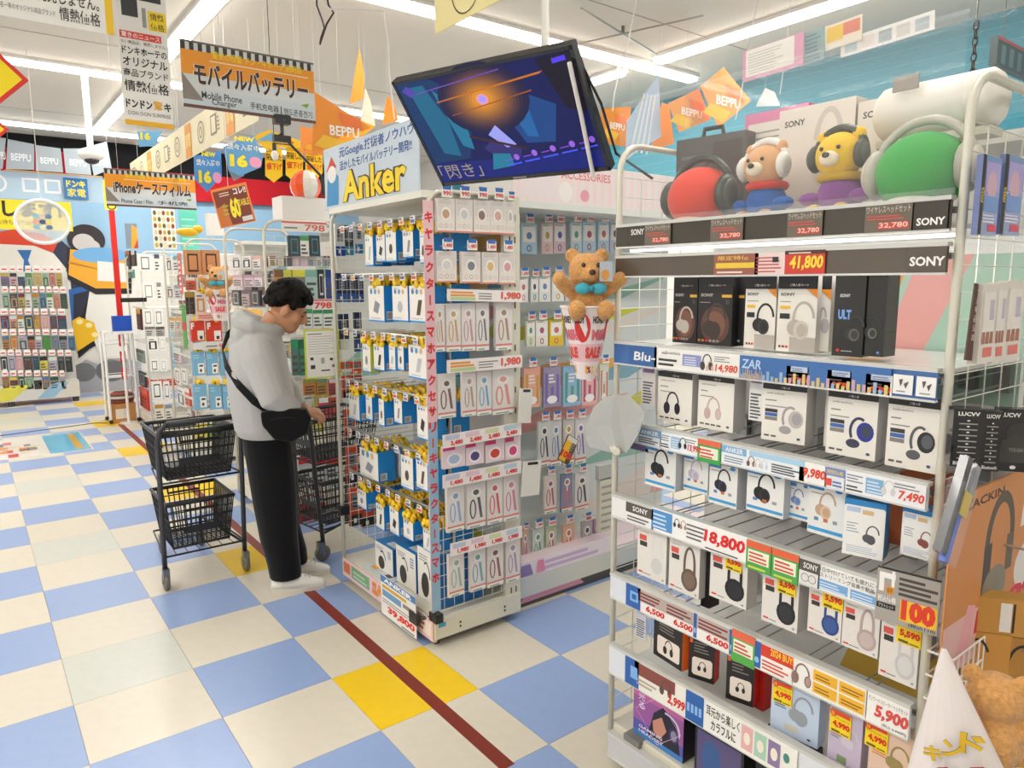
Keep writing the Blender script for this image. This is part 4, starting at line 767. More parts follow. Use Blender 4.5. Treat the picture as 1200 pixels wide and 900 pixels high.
def sec_tag(o, n=1):
    w, h = o['w'], o['h']; k = (round(w, 2), n)
    g = G(); xs = [w * .5] if w < .05 else [w * .32, w * .68]
    for i, x in enumerate(xs): [bub(g, x, .006 + .035 * q, h, 1.9, i + n + q) for q in range(3)]
    g.obj('security_tag', o, 'plastic', True)
BL = '#2390dc'
def ank(kind, seed):
    def d(g, w, h):
        rr = random.Random(seed); [g.e(w * (.2 + .25 * i), h * .84, w * .08, w * .08, c) for i, c in enumerate(('#5c7fae', '#4f9cc4', '#d8b08a')) if i < 2 or rr.random() < .6]
        c = rr.choice(['#3a3a3e', '#8d8f96', '#5a4a3a', '#b9bcc2'])
        if kind == 0: g.p([(w * .4, h * .2), (w * .62, h * .2), (w * .75, h * .62), (w * .53, h * .62)], c)
        elif kind == 1: g.p([(w * .3, h * .3), (w * .6, h * .22), (w * .75, h * .5), (w * .45, h * .6)], c)
        else: g.e(w * .5, h * .42, w * .16, h * .16, c)
        g.r(0, 0, w, h * .045, BL); lines(g, w * .1, h * .08, w * .8, h * .14, 2, '#9aa4b0', .35); lines(g, w * .1, h * .92, w * .5, h * .95, 1, '#8a8f98')
    return d
AROWS = [
 [(428, 437, 275, 312), (441, 451, 275, 307), (452, 464, 270, 307), (472, 484, 269, 302), (492, 499, 271, 309)],
 [(432, 450, 335, 377), (460, 478, 335, 377), (480, 500, 335, 378)],
 [(425, 434, 403, 436), (438, 450, 404, 434), (456, 463, 404, 434), (466, 473, 405, 434), (479, 500, 405, 444)],
 [(409, 421, 462, 492), (429, 436, 463, 492), (444, 450, 468, 499), (462, 471, 467, 496), (489, 501, 473, 515)],
 [(422, 443, 528, 561), (470, 484, 535, 573), (488, 501, 538, 574)],
 [(419, 429, 575, 595), (441, 450, 591, 620), (457, 467, 595, 626), (473, 484, 609, 632), (496, 506, 620, 646)]]
for r, row in enumerate(AROWS):
    for i, (L, R, T, B) in enumerate(row):
        X = 1.63 + .012 * (i % 2)
        sd = '#c9cf2a' if (r, i) == (2, 0) else BL
        o = prod('charger_box', 'white and blue charger box, %s from left in %s row of charger display' % (NTH[i], NTH[r]), 'box', 'x', X, L, R, T, B, .1, side6('#eeeae2', sd), ank((r + i) % 3, r * 7 + i), 'charger boxes on the end display')
        q = G(); q.r(.012, o['h'] * .06, .05, o['h'] * .3, '#e6e6e2'); [q.r(.015 + .006 * k, o['h'] * .09, .018 + .006 * k, o['h'] * .27, '#33363a') for k in range(5)]
        q.obj('barcode_label', o, loc=(o['w'], 0, 0), rz=math.pi / 2)
        sec_tag(o, r + i)
        c = copy_tree(o); c.location.x += .125; c.location.y -= .008; c.location.z += .006
        c['label'] = 'spare charger box hung behind the %s one in %s row of charger display' % (NTH[i], NTH[r]); c['group'] = 'spare charger boxes'
    # price rail with hanging price plates above each hook row
    zt = max(at(R, T - 9, 0, 1.61).z for L, R, T, B in row[:1]) + .02
    g = G(); g.tube([(.04, .02, zt), (.04, AY1 - AY0 - .02, zt)], .006, '#c8c8c4', 6); g.obj('cross_bar', au, 'steel')
    for i in range(9):
        y = .07 + .105 * i; k = i % 4
        g = G(); g.b(0, 0, 0, .042, .002, .034, '#f0eee8'); g.r(.004, .004, .038, .018, ('#d8564a', '#8c7fb4', '#e08a3a', '#5a6a9a')[(i + r) % 4]); g.r(.004, .022, .03, .03, '#7d7a74')
        g.tube([(.02, .002, .02), (.02, .30, .02)], .0022, '#bdbdba', 4)
        g.obj('price_hook', au, 'card', loc=(.012, AY1 - AY0 - .02 - y, zt - .03), rz=RX)
# dark accessory packs behind the wire grid at its far side
for i, (L, R, T, B, a, b) in enumerate(((393, 404, 262, 300, '#e4e4e2', '#2d4fa0'), (404, 414, 264, 299, '#3d4148', '#3a8fae'), (416, 425, 260, 297, '#dfe3e6', '#2f7fb4'), (395, 406, 320, 354, '#1d2f52', '#2d5ca8'), (408, 416, 320, 354, '#22314f', '#2a60b0'), (418, 426, 322, 354, '#1d2f52', '#2d5ca8'), (398, 409, 368, 410, '#20304e', '#e6e6e4'), (416, 424, 366, 412, '#20304e', '#2d5ca8'), (400, 412, 424, 436, '#d8502c', '#e9e4dc'), (412, 424, 424, 438, '#c8402c', '#e06a3a'), (402, 412, 440, 466, '#d2452a', '#2a2220'), (413, 424, 440, 452, '#b83a2a', '#2a2220'), (405, 416, 480, 516, '#d84c28', '#2b2422'), (407, 420, 524, 566, '#dd5128', '#2b2422'), (410, 424, 572, 616, '#dd5128', '#39302c'), (424, 438, 578, 618, '#d2492a', '#2b2422'))):
    prod('accessory_pack', '%s coloured accessory pack behind the wire grid, counted downwards, charger display' % NTH[i % 13] if i < 13 else 'orange accessory pack low behind the wire grid, %s' % NTH[i - 13], 'pack', 'y', 3.72, L, R, T, B, .02, side6(a, a), lambda g, w, h, b=b: (g.r(0, 0, w, h * .3, b), g.r(w * .3, h * .08, w * .55, h * .2, WHITE), g.r(w * .2, h * .45, w * .8, h * .85, '#8d9098'), lines(g, w * .25, h * .5, w * .75, h * .8, 3, '#4a4a4a', .5)), 'packs behind the wire grid')
# bottom deck: stacked vacuum boxes
DZ = .145
for i, (y, wd, dp, hh, lab) in enumerate(((3.16, .2, .24, .2, 'wide white and blue box on the bottom deck of the charger display'), (2.94, .2, .26, .26, 'tall white and blue robot cleaner box at the charger display corner'), (3.40, .2, .22, .15, 'low white and blue box at the left of the charger display deck'))):
    g = G(); g.b(0, 0, 0, wd, dp, hh, side6('#e9e6de', '#1c6fb2', '#1f87c8')); o = g.obj('cleaner_box', loc=(1.655, y, DZ), rz=RX); tag(o, lab, 'box', 'large boxes on the charger display deck')
    q = G(); q.e(wd * .35, hh * .3, wd * .18, hh * .24, '#3a3632'); q.arc(wd * .4, hh * .45, wd * .2, hh * .3, 0, 120, .008, '#3f3b38'); [q.r(wd * .72, hh * (.6 + .07 * k), wd * .9, hh * (.63 + .07 * k), '#3f6f9c') for k in range(4)]; lines(q, wd * .08, hh * .75, wd * .5, hh * .9, 3, '#8d9098', .4); q.obj('print', o)
    q = G(); q.b(wd * .45, dp * .1, hh, wd * .9, dp * .3, hh + .001, '#e6e6e2'); q.obj('label', o)
# leaning flat leaflets lying on the deck, header card SALE along the deck edge
EDW = AY1 - AY0
g = G(); g.b(0, 0, 0, EDW, .004, .105, '#ecc9cb')
g.r(.02, .025, .1, .085, '#d8764a'); g.r(.12, .02, .34, .09, '#7fae7c'); lines(g, .14, .03, .32, .08, 2, '#b9d4b4', .5); g.t('SALE', .37, .018, .6, .092, '#d8602a', .06); g.t('SALE', .37, .018, .6, .092, '#f0a03a', .02); g.r(.72, .02, .97, .085, '#f2e6e0'); lines(g, .73, .03, .95, .08, 2, '#c8605a', .5)
g.obj('sale_strip', au, 'card', loc=(-.012, EDW, .032), rz=RX)
g = G(); g.b(0, 0, 0, .12, .3, .004, '#cdd3d6'); g.r(0, 0, 0, 0, '#ccc'); o = g.obj('flat_pack', loc=(1.6, 3.15, DZ)); tag(o, 'flat printed tray lying on the charger display deck', 'tray'); q = G(); q.b(.03, .05, .004, .09, .1, .0045, '#3f424a'); q.b(.03, .2, .004, .09, .26, .0045, '#e0a42a'); q.obj('print', o)
# big price card ANKER 39,800 held by a black clamp
loc, w, h = fx(1.545, 447, 487, 687, 733)
t = thing('price_sign', 'hanging price sign reading 39,800 at the charger display corner', 'sign', loc, RX)
g = G(); g.b(0, 0, 0, w, .003, h, '#eceae4'); g.r(0, h * .83, w, h, '#4f83b8'); g.t('ANKER', w * .1, h * .86, w * .9, h * .97, WHITE, .04); g.r(w * .05, h * .7, w * .75, h * .78, '#d9a928'); g.r(w * .05, h * .5, w * .6, h * .66, '#6f9cc8'); g.r(w * .65, h * .55, w * .98, h * .65, '#8a857e'); lines(g, w * .05, h * .34, w * .9, h * .46, 2, '#77746c', .35); g.t('39,800', w * .2, h * .1, w * .97, h * .3, '#df2a1e', .05); g.r(w * .6, h * .03, w * .95, h * .06, '#444'); g.obj('sign_card', t)
g = G(); g.tube([(w * .97, .0, h * .5), (w + .05, .05, h * .55), (w + .11, .05, h * .66)], .008, '#1c1b1c', 6); g.b(w * .85, -.008, h * .36, w * 1.05, .012, h * .62, '#201f20'); g.b(w + .07, .03, h * .56, w + .13, .07, h * .76, '#201f20'); g.obj('clamp', t, 'plastic')
g = G(); g.tube([(0, 0, 0), (-.05, .03, .0), (-.1, .06, -.02)], .01, '#1c1b1c', 6); g.b(-.02, -.03, -.02, .03, .03, .03, '#201f20'); g.obj('clamp', au, 'plastic', loc=(0, EDW, at(407, 600, 0, 1.6).z))
# sign on top
loc, w, h = fx(1.645, 381, 491, 154, 231)
z0, z1 = at(383, 246, 0, 1.645).z, at(380, 176, 0, 1.645).z; y0, y1 = 3.855, 2.83; w, h = y0 - y1, z1 - z0
t = thing('shop_sign', 'pale blue sign with fat yellow letters above the charger display', 'sign', (1.645, y0, z0), RX)
g = G(); g.b(0, 0, 0, w, .008, h, '#c6d3dc'); g.obj('sign_board', t)
g = G(.0015)
g.t('元Google.技術者ノウハウ', w * .2, h * .76, w * .97, h * .95, '#2d55a0', .03); g.t('活かしたモバイルバッテリー開発!!', w * .2, h * .58, w * .95, h * .73, '#2d55a0', .03)
g.t('Anker', w * .22, h * .05, w * .9, h * .56, '#4a2c14', .075); g.t('Anker', w * .225, h * .06, w * .895, h * .55, '#f4d51c', .03); g.obj('lettering', t)
g = G(.0015); g.p([(w * .02, h * .05), (w * .17, h * .05), (w * .18, h * .5), (w * .12, h * .62), (w * .04, h * .5)], '#3f8fc4'); g.p([(w * .03, h * .62), (w * .1, h * .85), (w * .16, h * .66)], '#d8453a'); g.e(w * .1, h * .56, w * .055, h * .14, '#e9e7e2'); g.obj('abstract_print', t)
# ------------------------------------------------------------------ strap packs on the side facing the viewer
EY = 2.655
vt = prod('header_strip', 'tall pink and blue strip with red Japanese lettering at the display corner', 'sign', 'y', EY, 501, 512, 235, 718, .004, '#e4b6bc', None)
w, h = vt['w'], vt['h']; g = G(); g.r(0, 0, w, h * .48, '#93b6cf'); g.r(0, h * .48, w, h, '#e6bcc0')
for i, ch in enumerate('キャラクタースマホアクセサリーキャラクタースマホ'): z = h * (.95 - i * .038); g.r(w * .42, z, w * .58, z + w * .9, '#d8454a') if ch == 'ー' else g.t(ch, w * .08, z, w * .92, z + w * .95, '#d8353c', .05)
g.obj('lettering', vt)
def ptag(o, txt, blue=True, scale=1.0):
    w, h = o['w'], o['h']; a = min(.052, w * .8) * scale; x = (w - a) / 2
    g = G(); g.b(x, -.012, h + .006, x + a, -.010, h + .006 + a * .8, '#f1efea'); z = h + .006
    if blue: g.b(x + a * .1, -.0125, z + a * .6, x + a * .9, -.0095, z + a * .95, '#3d6fb4')
    g.t(txt, x + a * .1, z + a * .12, x + a * .92, z + a * .5, '#d8443c', .03, y=-.0125); g.tube([(x + a / 2, -.01, z + a * .3), (x + a / 2, .05, z + a * .3)], .0018, '#b8b8b4', 4); g.obj('price_tag', o)
def square(c, bg):
    def d(g, w, h):
        g.r(w * .06, h * .52, w * .94, h * .96, bg); g.e(w * .5, h * .56, w * .27, h * .2, '#f6f3ec'); g.e(w * .5, h * .55, w * .2, h * .14, c); g.r(w * .06, h * .03, w * .94, h * .4, '#ece4da'); [g.arc(w * (.22 + .28 * i), h * .2, w * .1, w * .1, 0, 360, w * .03, k, n=10) for i, k in enumerate(('#d9b6ae', '#a9a29a', '#d9b6ae'))]; g.r(0, 0, w, h * .05, '#df8a78')
        lines(g, w * .1, h * .86, w * .8, h * .95, 2, '#b8b0a6', .4)
    return d
def strap(c, bg='#e6dfda', hd='#f2efe9'):
    def d(g, w, h):
        g.r(w * .05, h * .12, w * .95, h * .95, bg); g.e(w * .5, h * .78, w * .26, h * .1, hd); g.e(w * .5, h * .78, w * .16, h * .06, c)
        g.arc(w * .32, h * .42, w * .18, h * .22, 0, 360, w * .08, c, n=14); g.p([(w * .55, h * .66), (w * .7, h * .66), (w * .84, h * .2), (w * .7, h * .2)], c); g.r(w * .45, h * .55, w * .55, h * .72, '#e9e4dc')
        g.r(0, h * .09, w, h * .13, '#e0705a'); g.r(w * .05, 0, w * .95, h * .09, '#efece6'); lines(g, w * .15, h * .015, w * .85, h * .07, 1, '#8aa08a')
    return d
def squat(c):
    def d(g, w, h):
        g.r(0, 0, w, h, '#ecd5dc'); g.r(0, h * .8, w * .55, h, '#d9487e'); g.e(w * .5, h * .38, w * .34, h * .3, '#f4eef0'); g.e(w * .5, h * .38, w * .25, h * .2, c)
    return d
EROWS = [
 ('pale square pack', 'square', [(512, 533), (534, 554), (555, 574), (574, 593), (593, 603)], 233, 272, ['#c9926a', '#c9c6c4', '#7a4a32', '#d8a890', '#c4b8ae']),
 ('pale square pack', 'square', [(512, 535), (541, 563), (565, 584), (585, 604)], 294, 331, ['#d6d2ce', '#6a6d74', '#d8b05e', '#d88a92']),
 ('clear strap pack', 'strap', [(510, 521), (523, 540), (541, 557), (558, 573), (581, 600)], 356, 412, ['#b88a4a', '#c89a5a', '#b8808a', '#4a4c5c', '#a87e56']),
 ('clear strap pack', 'strap', [(513, 534), (542, 558), (559, 576), (577, 602)], 438, 490, ['#6a2a22', '#a98e6a', '#4a9cc4', '#e08a78']),
 ('pink square pouch', 'squat', [(519, 545), (546, 567), (569, 591), (592, 610)], 523, 549, ['#a9bcd6', '#5d4a86', '#d8483a', '#d8487a']),
 ('framed strap pack', 'strap', [(524, 544), (547, 569), (571, 589), (590, 608)], 572, 625, ['#7fa8d0', '#232026', '#d8322a', '#d86a96']),
 ('framed strap pack', 'strap', [(526, 544), (551, 569), (571, 590), (593, 609)], 652, 702, ['#8fb0a4', '#5aa0b4', '#8a2a2c', '#a88ab4'])]
for r, (nm, kind, cols, T, B, cc) in enumerate(EROWS):
    for i, (L, R) in enumerate(cols):
        k = (L - 512) / 100; dt = -16 * k if r == 0 else (0 if r < 3 else -9 * k * (r - 2))
        dt = {0: 4, 1: 3, 2: -3, 3: -8, 4: -14, 5: -20, 6: -26}[r] * k
        d = {'square': square(cc[i], '#dcd3cc'), 'strap': strap(cc[i]), 'squat': squat(cc[i])}[kind]
        o = prod('strap_pack' if kind == 'strap' else 'charm_pack', '%s, %s from left in %s row of the strap rack' % (nm, NTH[i], NTH[r]), 'pack', 'y', EY, L, R, T + dt, B + dt, .018, '#e6ddd6', d, 'packs on the strap rack', mat='card')
        if kind != 'squat':
            q = G(); q.b(-.001, -.006, o['h'] * .1, o['w'] + .001, -.003, o['h'] * 1.0, WHITE); q.obj('blister', o, 'blister')
        if r < 2: ptag(o, ('990', '1,480')[r % 2])
        elif r == 4: ptag(o, '2,480', False)
# slanting banner cards over the rows
for i, (L, R, T, B, sl, txt, kind) in enumerate(((524, 612, 338, 355, 2, '1,980', 0), (524, 612, 417, 436, -7, '1,980', 0), (519, 611, 500, 520, -16, '2,480', 1), (519, 611, 546, 566, -18, '1,480', 1), (528, 612, 624, 644, -22, '1,980', 1))):
    a, b = at(L, (T + B) / 2 - sl / 2, 1, 2.63), at(R, (T + B) / 2 + sl / 2, 1, 2.63); w = (b - a).length; h = (B - T) / 330
    t = thing('banner_card', '%s slanting price banner card from the top on the strap rack' % NTH[i], 'sign', a, 0, 'banner cards on the strap rack', rot=(0, -math.atan2(b.z - a.z, b.x - a.x), 0))
    g = G(); g.b(0, 0, -h / 2, w, .003, h / 2, '#f1e9e6'); 
    if kind == 0: lines(g, w * .04, -h * .1, w * .36, h * .38, 2, '#e9a04a', .7); g.r(w * .04, -h * .42, w * .36, -h * .16, '#bcd29a'); lines(g, w * .4, -h * .3, w * .66, h * .35, 3, '#6d6a68', .35); g.t(txt, w * .7, -h * .38, w * .98, h * .38, '#df6a5e', .06)
    else:
        for q in range(4): g.r(w * (.03 + .245 * q), h * .05, w * (.2 + .245 * q), h * .42, ('#c4c8de', '#e6c8d4', '#d9dcae', '#bcd0e0')[q]); g.t(txt, w * (.09 + .235 * q), -h * .42, w * (.24 + .235 * q), -h * .02, '#dc3f32', .05)
    g.obj('banner', t)
# ------------------------------------------------------------------ pale wall shelf run behind (faces the viewer)
WY = 2.98
t = thing('wall_shelf', 'white wall shelf run with hanging goods between strap rack and headphone stand', 'shelf unit', (2.1, 2.74, 0))
LW = 1.6
g = G(); g.b(0, .42, .1, LW, .44, 2.3, '#dcdad4'); bp = g.obj('back_panel', t, 'enamel'); q = G(.001); pastel(q, LW, 1.9, 5, 7, '#cfd6d4'); q.obj('panel_print', bp, loc=(0, .42, .2))
g = G(); g.b(0, .0, .06, LW, .44, .165, '#cfd0ca'); g.b(0, .02, 0, LW, .44, .06, '#4a4a46'); g.obj('base', t, 'enamel')
g = G(); g.b(0, .02, .167, LW, .3, .172, '#ead6de'); g.p([(.05, .02), (.5, .02), (.42, .1), (.1, .1)], '#e6a0b8', y=.02); g.obj('deck_print', t, 'card')
g = G(); g.b(0, 0, .165, .7, .004, .25, '#ecdfe6'); lines(g, .2, .18, .66, .24, 2, '#cdb2d4', .6); g.p([(.03, .175), (.12, .175), (.1, .235), (.04, .235)], '#8d7ab0', y=-.003); g.p([(.14, .175), (.2, .175), (.19, .24), (.15, .24)], '#e08aa8', y=-.003); g.obj('deck_card', t)
zs = at(660, 240, 1, 2.76).z
g = G(); g.b(0, .0, zs - .03, LW, .42, zs, '#dfe2dc'); g.obj('canopy_shelf', t, 'enamel')
g = G(); g.b(0, .0, zs, LW, .012, zs + .2, '#ece2de'); [g.r(.02 + .055 * i, zs + .01, .045 + .055 * i, zs + .19, '#f2d9da') for i in range(28)]; g.t('ACCESSORIES', .3, zs + .125, .64, zs + .165, '#dd7a80', .01); g.p([(.02, zs + .02), (.28, zs + .02), (.28, zs + .16), (.1, zs + .18)], '#eadfe0'); g.e(.33, zs + .06, .045, .05, '#f0eae6'); g.e(.46, zs + .05, .03, .03, '#e6a0b0'); g.obj('header_board', t)
SROWS = [
 (262, 297, [(611, 629), (635, 648), (649, 663), (669, 682), (683, 698), (701, 714), (715, 727)], 'pastel ring pack', ['#bcd8ea', '#ecd0d2', '#ecccd0', '#cfe0ea', '#c4dcea', '#bcd8ea', '#cfd2e0']),
 (324, 353, [(608, 619), (622, 631), (632, 645), (647, 661), (663, 679), (680, 696)], 'white ring pack', ['#e8dfe0', '#d8dcd8', '#e6e6e2', '#eae8e2', '#e6ded6', '#ebe9e6']),
 (375, 405, [(617, 627), (628, 642), (644, 660), (663, 678), (679, 696)], 'printed ring pack', ['#e2e0c8', '#ece6dc', '#e8c430', '#d0d4e2', '#dfe0cc']),
 (429, 476, [(614, 633), (637, 657), (660, 681), (682, 700), (703, 713)], 'tall coloured cable pack', ['#e8a894', '#9a90ac', '#8fb8d8', '#eab4ac', '#d8dccb']),
 (492, 545, [(631, 645), (645, 658), (660, 673), (674, 687)], 'strap pack with dark cord', ['#d9dad8', '#d6d4d2', '#cfc8c4', '#dcd8d6']),
 (556, 600, [(638, 652), (658, 671), (674, 690)], 'strap pack', ['#e2d8cc', '#8a94b0', '#e4e0dc']),
 (615, 664, [(612, 619), (624, 637), (640, 652), (660, 673), (682, 694), (696, 703)], 'long strap pack', ['#d8b49a', '#c8d4cc', '#bccaa8', '#e0b498', '#b8b4b8', '#b08aa8'])]
PC = ['#6a86b4', '#c8726a', '#5f9a8a', '#caa04a', '#4a4650', '#b05a80', '#7a6ab0']
for r, (T, B, cols, nm, cc) in enumerate(SROWS):
    for i, (L, R) in enumerate(cols):
        dt = {0: -4, 1: -6, 2: -5, 3: -8, 4: -14, 5: -18, 6: -24}[r] * (L - 650) / 60 * .35
        c = cc[i]; k = PC[(i * 3 + r) % 7]
        if r < 3: d = lambda g, w, h, c=c, k=k: (g.r(w * .1, h * .4, w * .9, h * .92, '#f1eee8'), g.e(w * .5, h * .62, w * .18, h * .12, k), g.arc(w * .5, h * .2, w * .16, h * .12, 0, 360, w * .07, k, n=12), lines(g, w * .1, h * .93, w * .8, h * .98, 1, '#999'))
        elif r == 3: d = lambda g, w, h, c=c, k=k: (g.r(w * .1, h * .1, w * .25, h * .85, k), g.r(w * .75, h * .1, w * .9, h * .8, k), g.r(w * .42, h * .2, w * .58, h * .5, k), g.e(w * .5, h * .18, w * .3, h * .1, '#f4f0f0'), lines(g, w * .3, h * .6, w * .7, h * .85, 3, '#efe6e6', .5))
        else: d = strap(k, c)
        o = prod('accessory_pack', '%s, %s from left in %s row of the pale wall shelf' % (nm, NTH[i], NTH[r]), 'pack', 'y', WY, L, R, T + dt, B + dt, .015, c, d, 'packs on the pale wall shelf')
        ptag(o, ('990', '1,280', '880', '1,980')[(r + i) % 4])
# black and white bulky packs and a folded white bag between strap rack and wall shelf
for L, R, T, B, lab in ((608, 622, 455, 495, 'white slim bag hanging by a black strap at the strap rack edge'), (612, 632, 540, 580, 'folded white paper bag hanging on the strap rack edge')):
    o = prod('paper_bag', lab, 'bag', 'y', 2.62, L, R, T, B, .012, '#e2ded6', lambda g, w, h: (g.r(w * .2, h * .9, w * .8, h * .98, '#2a2a2a'),), roll=.08)
# clear film panel and small diamond sign 100
t = thing('price_sign', 'tilted yellow and brown hundred yen sign on the wall shelf', 'sign', tuple(at(666, 527, 1, 2.85)), 0, rot=(0, .55, 0))
g = G(); g.b(-.045, 0, -.075, .045, .003, .075, '#5a4a38'); g.r(-.04, -.07, .01, .07, '#f0b92a'); lines(g, -.0, .0, .04, .06, 4, '#9a8a70', .5); g.r(-.04, .045, .04, .072, '#e6e0d2'); g.t('100', -.04, -.05, .04, -.01, '#e0361f', .06); g.obj('sign_card', t)
# grey cartons and clear cups seen between the wall shelf and the headphone stand
for i, (L, R, T, B, c, lab) in enumerate(((703, 722, 560, 622, '#d9d3c2', 'pale leaflet sheet stack at the wall shelf right end'), (702, 716, 545, 562, '#bdbdb8', 'clear small tub above the leaflet stack'), (703, 721, 640, 668, '#b4b4ae', 'clear plastic tray on the deck at the wall shelf right end'))):
    prod('leaflet_stack' if i == 0 else 'plastic_tub', lab, 'leaflet' if i == 0 else 'tub', 'y', 2.8, L, R, T, B, .03, c, lambda g, w, h: lines(g, w * .08, h * .05, w * .92, h * .95, 7, '#a8a294', .35) if h > .1 else None)
# ================================================================== further rows along the main aisle
def shelf_run(label, x0, y, L=1.5, top=2.08, seed=2, zs=(.5, .9, 1.3, 1.7)):
    """low-detail shelf face that looks towards the viewer (-Y), starts at x0"""
    t = thing('wall_shelf', label, 'shelf unit', (x0, y, 0))
    g = G(); g.b(0, .30, .1, L, .32, top, '#e2e1db'); bp = g.obj('back_panel', t, 'enamel')
    q = G(.0012); pastel(q, L, top - .2, seed, 5, '#dfdfd8'); q.obj('panel_print', bp, loc=(0, .30, .15))
    g = G(); g.b(0, 0, .03, L, .32, .15, POST); g.obj('base', t, 'enamel'); g = G(); g.b(0, .0, top - .03, L, .32, top, '#e9e8e2'); g.obj('canopy_shelf', t, 'enamel')
    return t
u2 = unit('second white gondola end beyond the man, with glass shelf on top', 1.6, 4.77, 5.66, .5, 2.08, (.55, .95, 1.32), '#e4e2dd', lambda q, w, h: pastel(q, w, h, 8, 5, '#ecebe6'), grid=(.07, .07))
shelf_run('shelf face behind the man full of cable packs', 2.115, 4.78, 1.4, 2.06, 4)
u3 = unit('third white gondola end along the aisle beside blue boxes', 1.6, 6.85, 7.72, .5, 2.06, (.6, 1.0, 1.4), '#e9e8e4', None, grid=(.07, .07))
shelf_run('shelf face with orange and light blue boxes in the third row', 2.115, 6.86, 1.4, 2.06, 6)
u4 = unit('fourth white gondola end at the far end of the aisle', 1.6, 8.88, 9.78, .5, 2.02, (.6, 1.0, 1.4), '#ebeae6', None, grid=(.08, .08))
shelf_run('shelf face with white phone case packs in the fourth row', 2.115, 8.89, 1.4, 2.02, 1)
def deco(k, c, c2):
    def d(g, w, h):
        if k == 0: g.r(w * .12, h * .1, w * .88, h * .7, c2); g.r(w * .3, h * .16, w * .7, h * .6, c); lines(g, w * .15, h * .78, w * .8, h * .92, 1, '#777')
        elif k == 1: g.r(w * .45, h * .08, w * .92, h * .5, WHITE); g.r(w * .55, h * .36, w * .85, h * .44, '#4a4a44'); g.e(w * .66, h * .2, w * .1, h * .07, '#6a4a22'); lines(g, w * .08, h * .72, w * .6, h * .92, 2, c2, .5)
        elif k == 2: g.r(w * .2, h * .12, w * .8, h * .85, c2); g.r(w * .27, h * .2, w * .73, h * .78, c)
        elif k == 3: g.r(0, h * .75, w, h, c2); lines(g, w * .1, h * .1, w * .9, h * .65, 3, '#55524c', .5)
        elif k == 4: g.t('F', w * .06, h * .6, w * .28, h * .92, WHITE, .05); g.r(w * .48, h * .05, w * .92, h * .52, '#f0ede6'); g.r(w * .62, h * .1, w * .82, h * .26, '#4a2a1c')
    return d
def many(rows, fr, plane, name, nm, where, group, cat='pack', depth=.02, sec=False, hook=0):
    for r, (T, B, cells) in enumerate(rows):
        for i, (L, R, c, k, c2) in enumerate(cells):
            o = prod(name, '%s, %s from left in %s row of %s' % (nm, NTH[i], NTH[r], where), cat, fr, plane, L, R, T, B, depth, c, deco(k, c, c2), group)
            if hook: g = G(); g.tube([(o['w'] / 2, depth * .5, o['h'] * .93), (o['w'] / 2, hook, o['h'] * .93)], .003, '#b8b8b4', 4); g.obj('hook', o, 'steel')
            if sec and k in (1, 4, 0) and c not in ('#f0efe9',): 
                g = G(); bub(g, o['w'] * .5, .004, o['h'] * .98, 2.1, i); g.obj('security_tag', o, 'plastic', True)
EPS[0] = .0012
# second row: face behind the man
many([(276, 300, [(338, 352, '#3f4247', 2, '#2f8a94'), (352, 362, '#e6e6e2', 3, '#4f9c5a'), (363, 375, '#3a3c42', 2, '#2f8a94')]),
      (316, 350, [(322, 332, '#b88a58', 3, '#7a5a36'), (333, 342, '#d9d8cc', 3, '#c9c94a'), (343, 358, '#77777a', 3, '#d9d44a'), (358, 372, '#a9c4c0', 3, '#7fb0a4'), (373, 380, '#2a2a2e', 2, '#cfcfcf'), (383, 391, '#2a4a9c', 3, '#1f3a80')]),
      (362, 384, [(356, 366, '#d8e0d8', 3, '#3f9c68'), (367, 378, '#d8e0d8', 3, '#3f9c68'), (379, 391, '#d8e0d8', 3, '#3f9c68')]),
      (398, 440, [(342, 350, '#5a7a78', 3, '#2f9c6a'), (351, 359, '#3f8f6a', 3, '#2a6a4c')]),
      (444, 463, [(356, 370, '#c97f3a', 3, '#8f9a4a'), (371, 384, '#b9863f', 3, '#6f8f6a'), (386, 397, '#b83a3a', 3, '#d8d0cc')]),
      (466, 490, [(374, 385, '#c8485a', 3, '#eee'), (386, 397, '#c44a3a', 2, '#333')]),
      (535, 568, [(350, 366, '#c9ccce', 3, '#d8322c'), (367, 382, '#c9ccce', 3, '#d8322c'), (383, 397, '#c9ccce', 3, '#d8322c')]),
      (582, 612, [(352, 366, '#d8322c', 3, '#c9ccce'), (367, 382, '#d04a2c', 3, '#c9ccce')])], 'y', 4.76, 'cable_pack', 'coloured cable pack', 'shelf face behind the man', 'packs behind the man')
# second row: end face (towards the aisle)
many([(300, 315, [(272, 282, '#ece9e4', 0, '#55585c'), (284, 294, '#eae6e2', 0, '#33363a'), (296, 305, '#e6dcd8', 3, '#d9a89c')]),
      (322, 336, [(273, 284, '#e0c8cc', 3, '#c8a4b0'), (286, 297, '#d9c0c8', 3, '#b48a9c'), (298, 307, '#dcd0d4', 3, '#b894a4')]),
      (340, 358, [(272, 281, '#4a4a4c', 2, '#c9c9c6'), (283, 292, '#b9a8a8', 3, '#6a5a5c'), (294, 304, '#3d3a3c', 2, '#b8b0b0')]),
      (376, 398, [(276, 285, '#3a4a66', 2, '#c8d0da'), (288, 298, '#7a2a2e', 3, '#d8c8c8')]),
      (408, 440, [(274, 282, '#d0d6da', 3, '#5a6a8a')])], 'x', 1.66, 'gadget_pack', 'small gadget pack', 'the second gondola end', 'packs on the second gondola end')
rr = random.Random(21); PAL = ['#e9e4e0', '#d9c4cc', '#3d3f45', '#c9c4be', '#e2ddd8', '#6a6a70', '#d0b8b8', '#b9c4cc', '#8a4a44', '#d8d0b8']
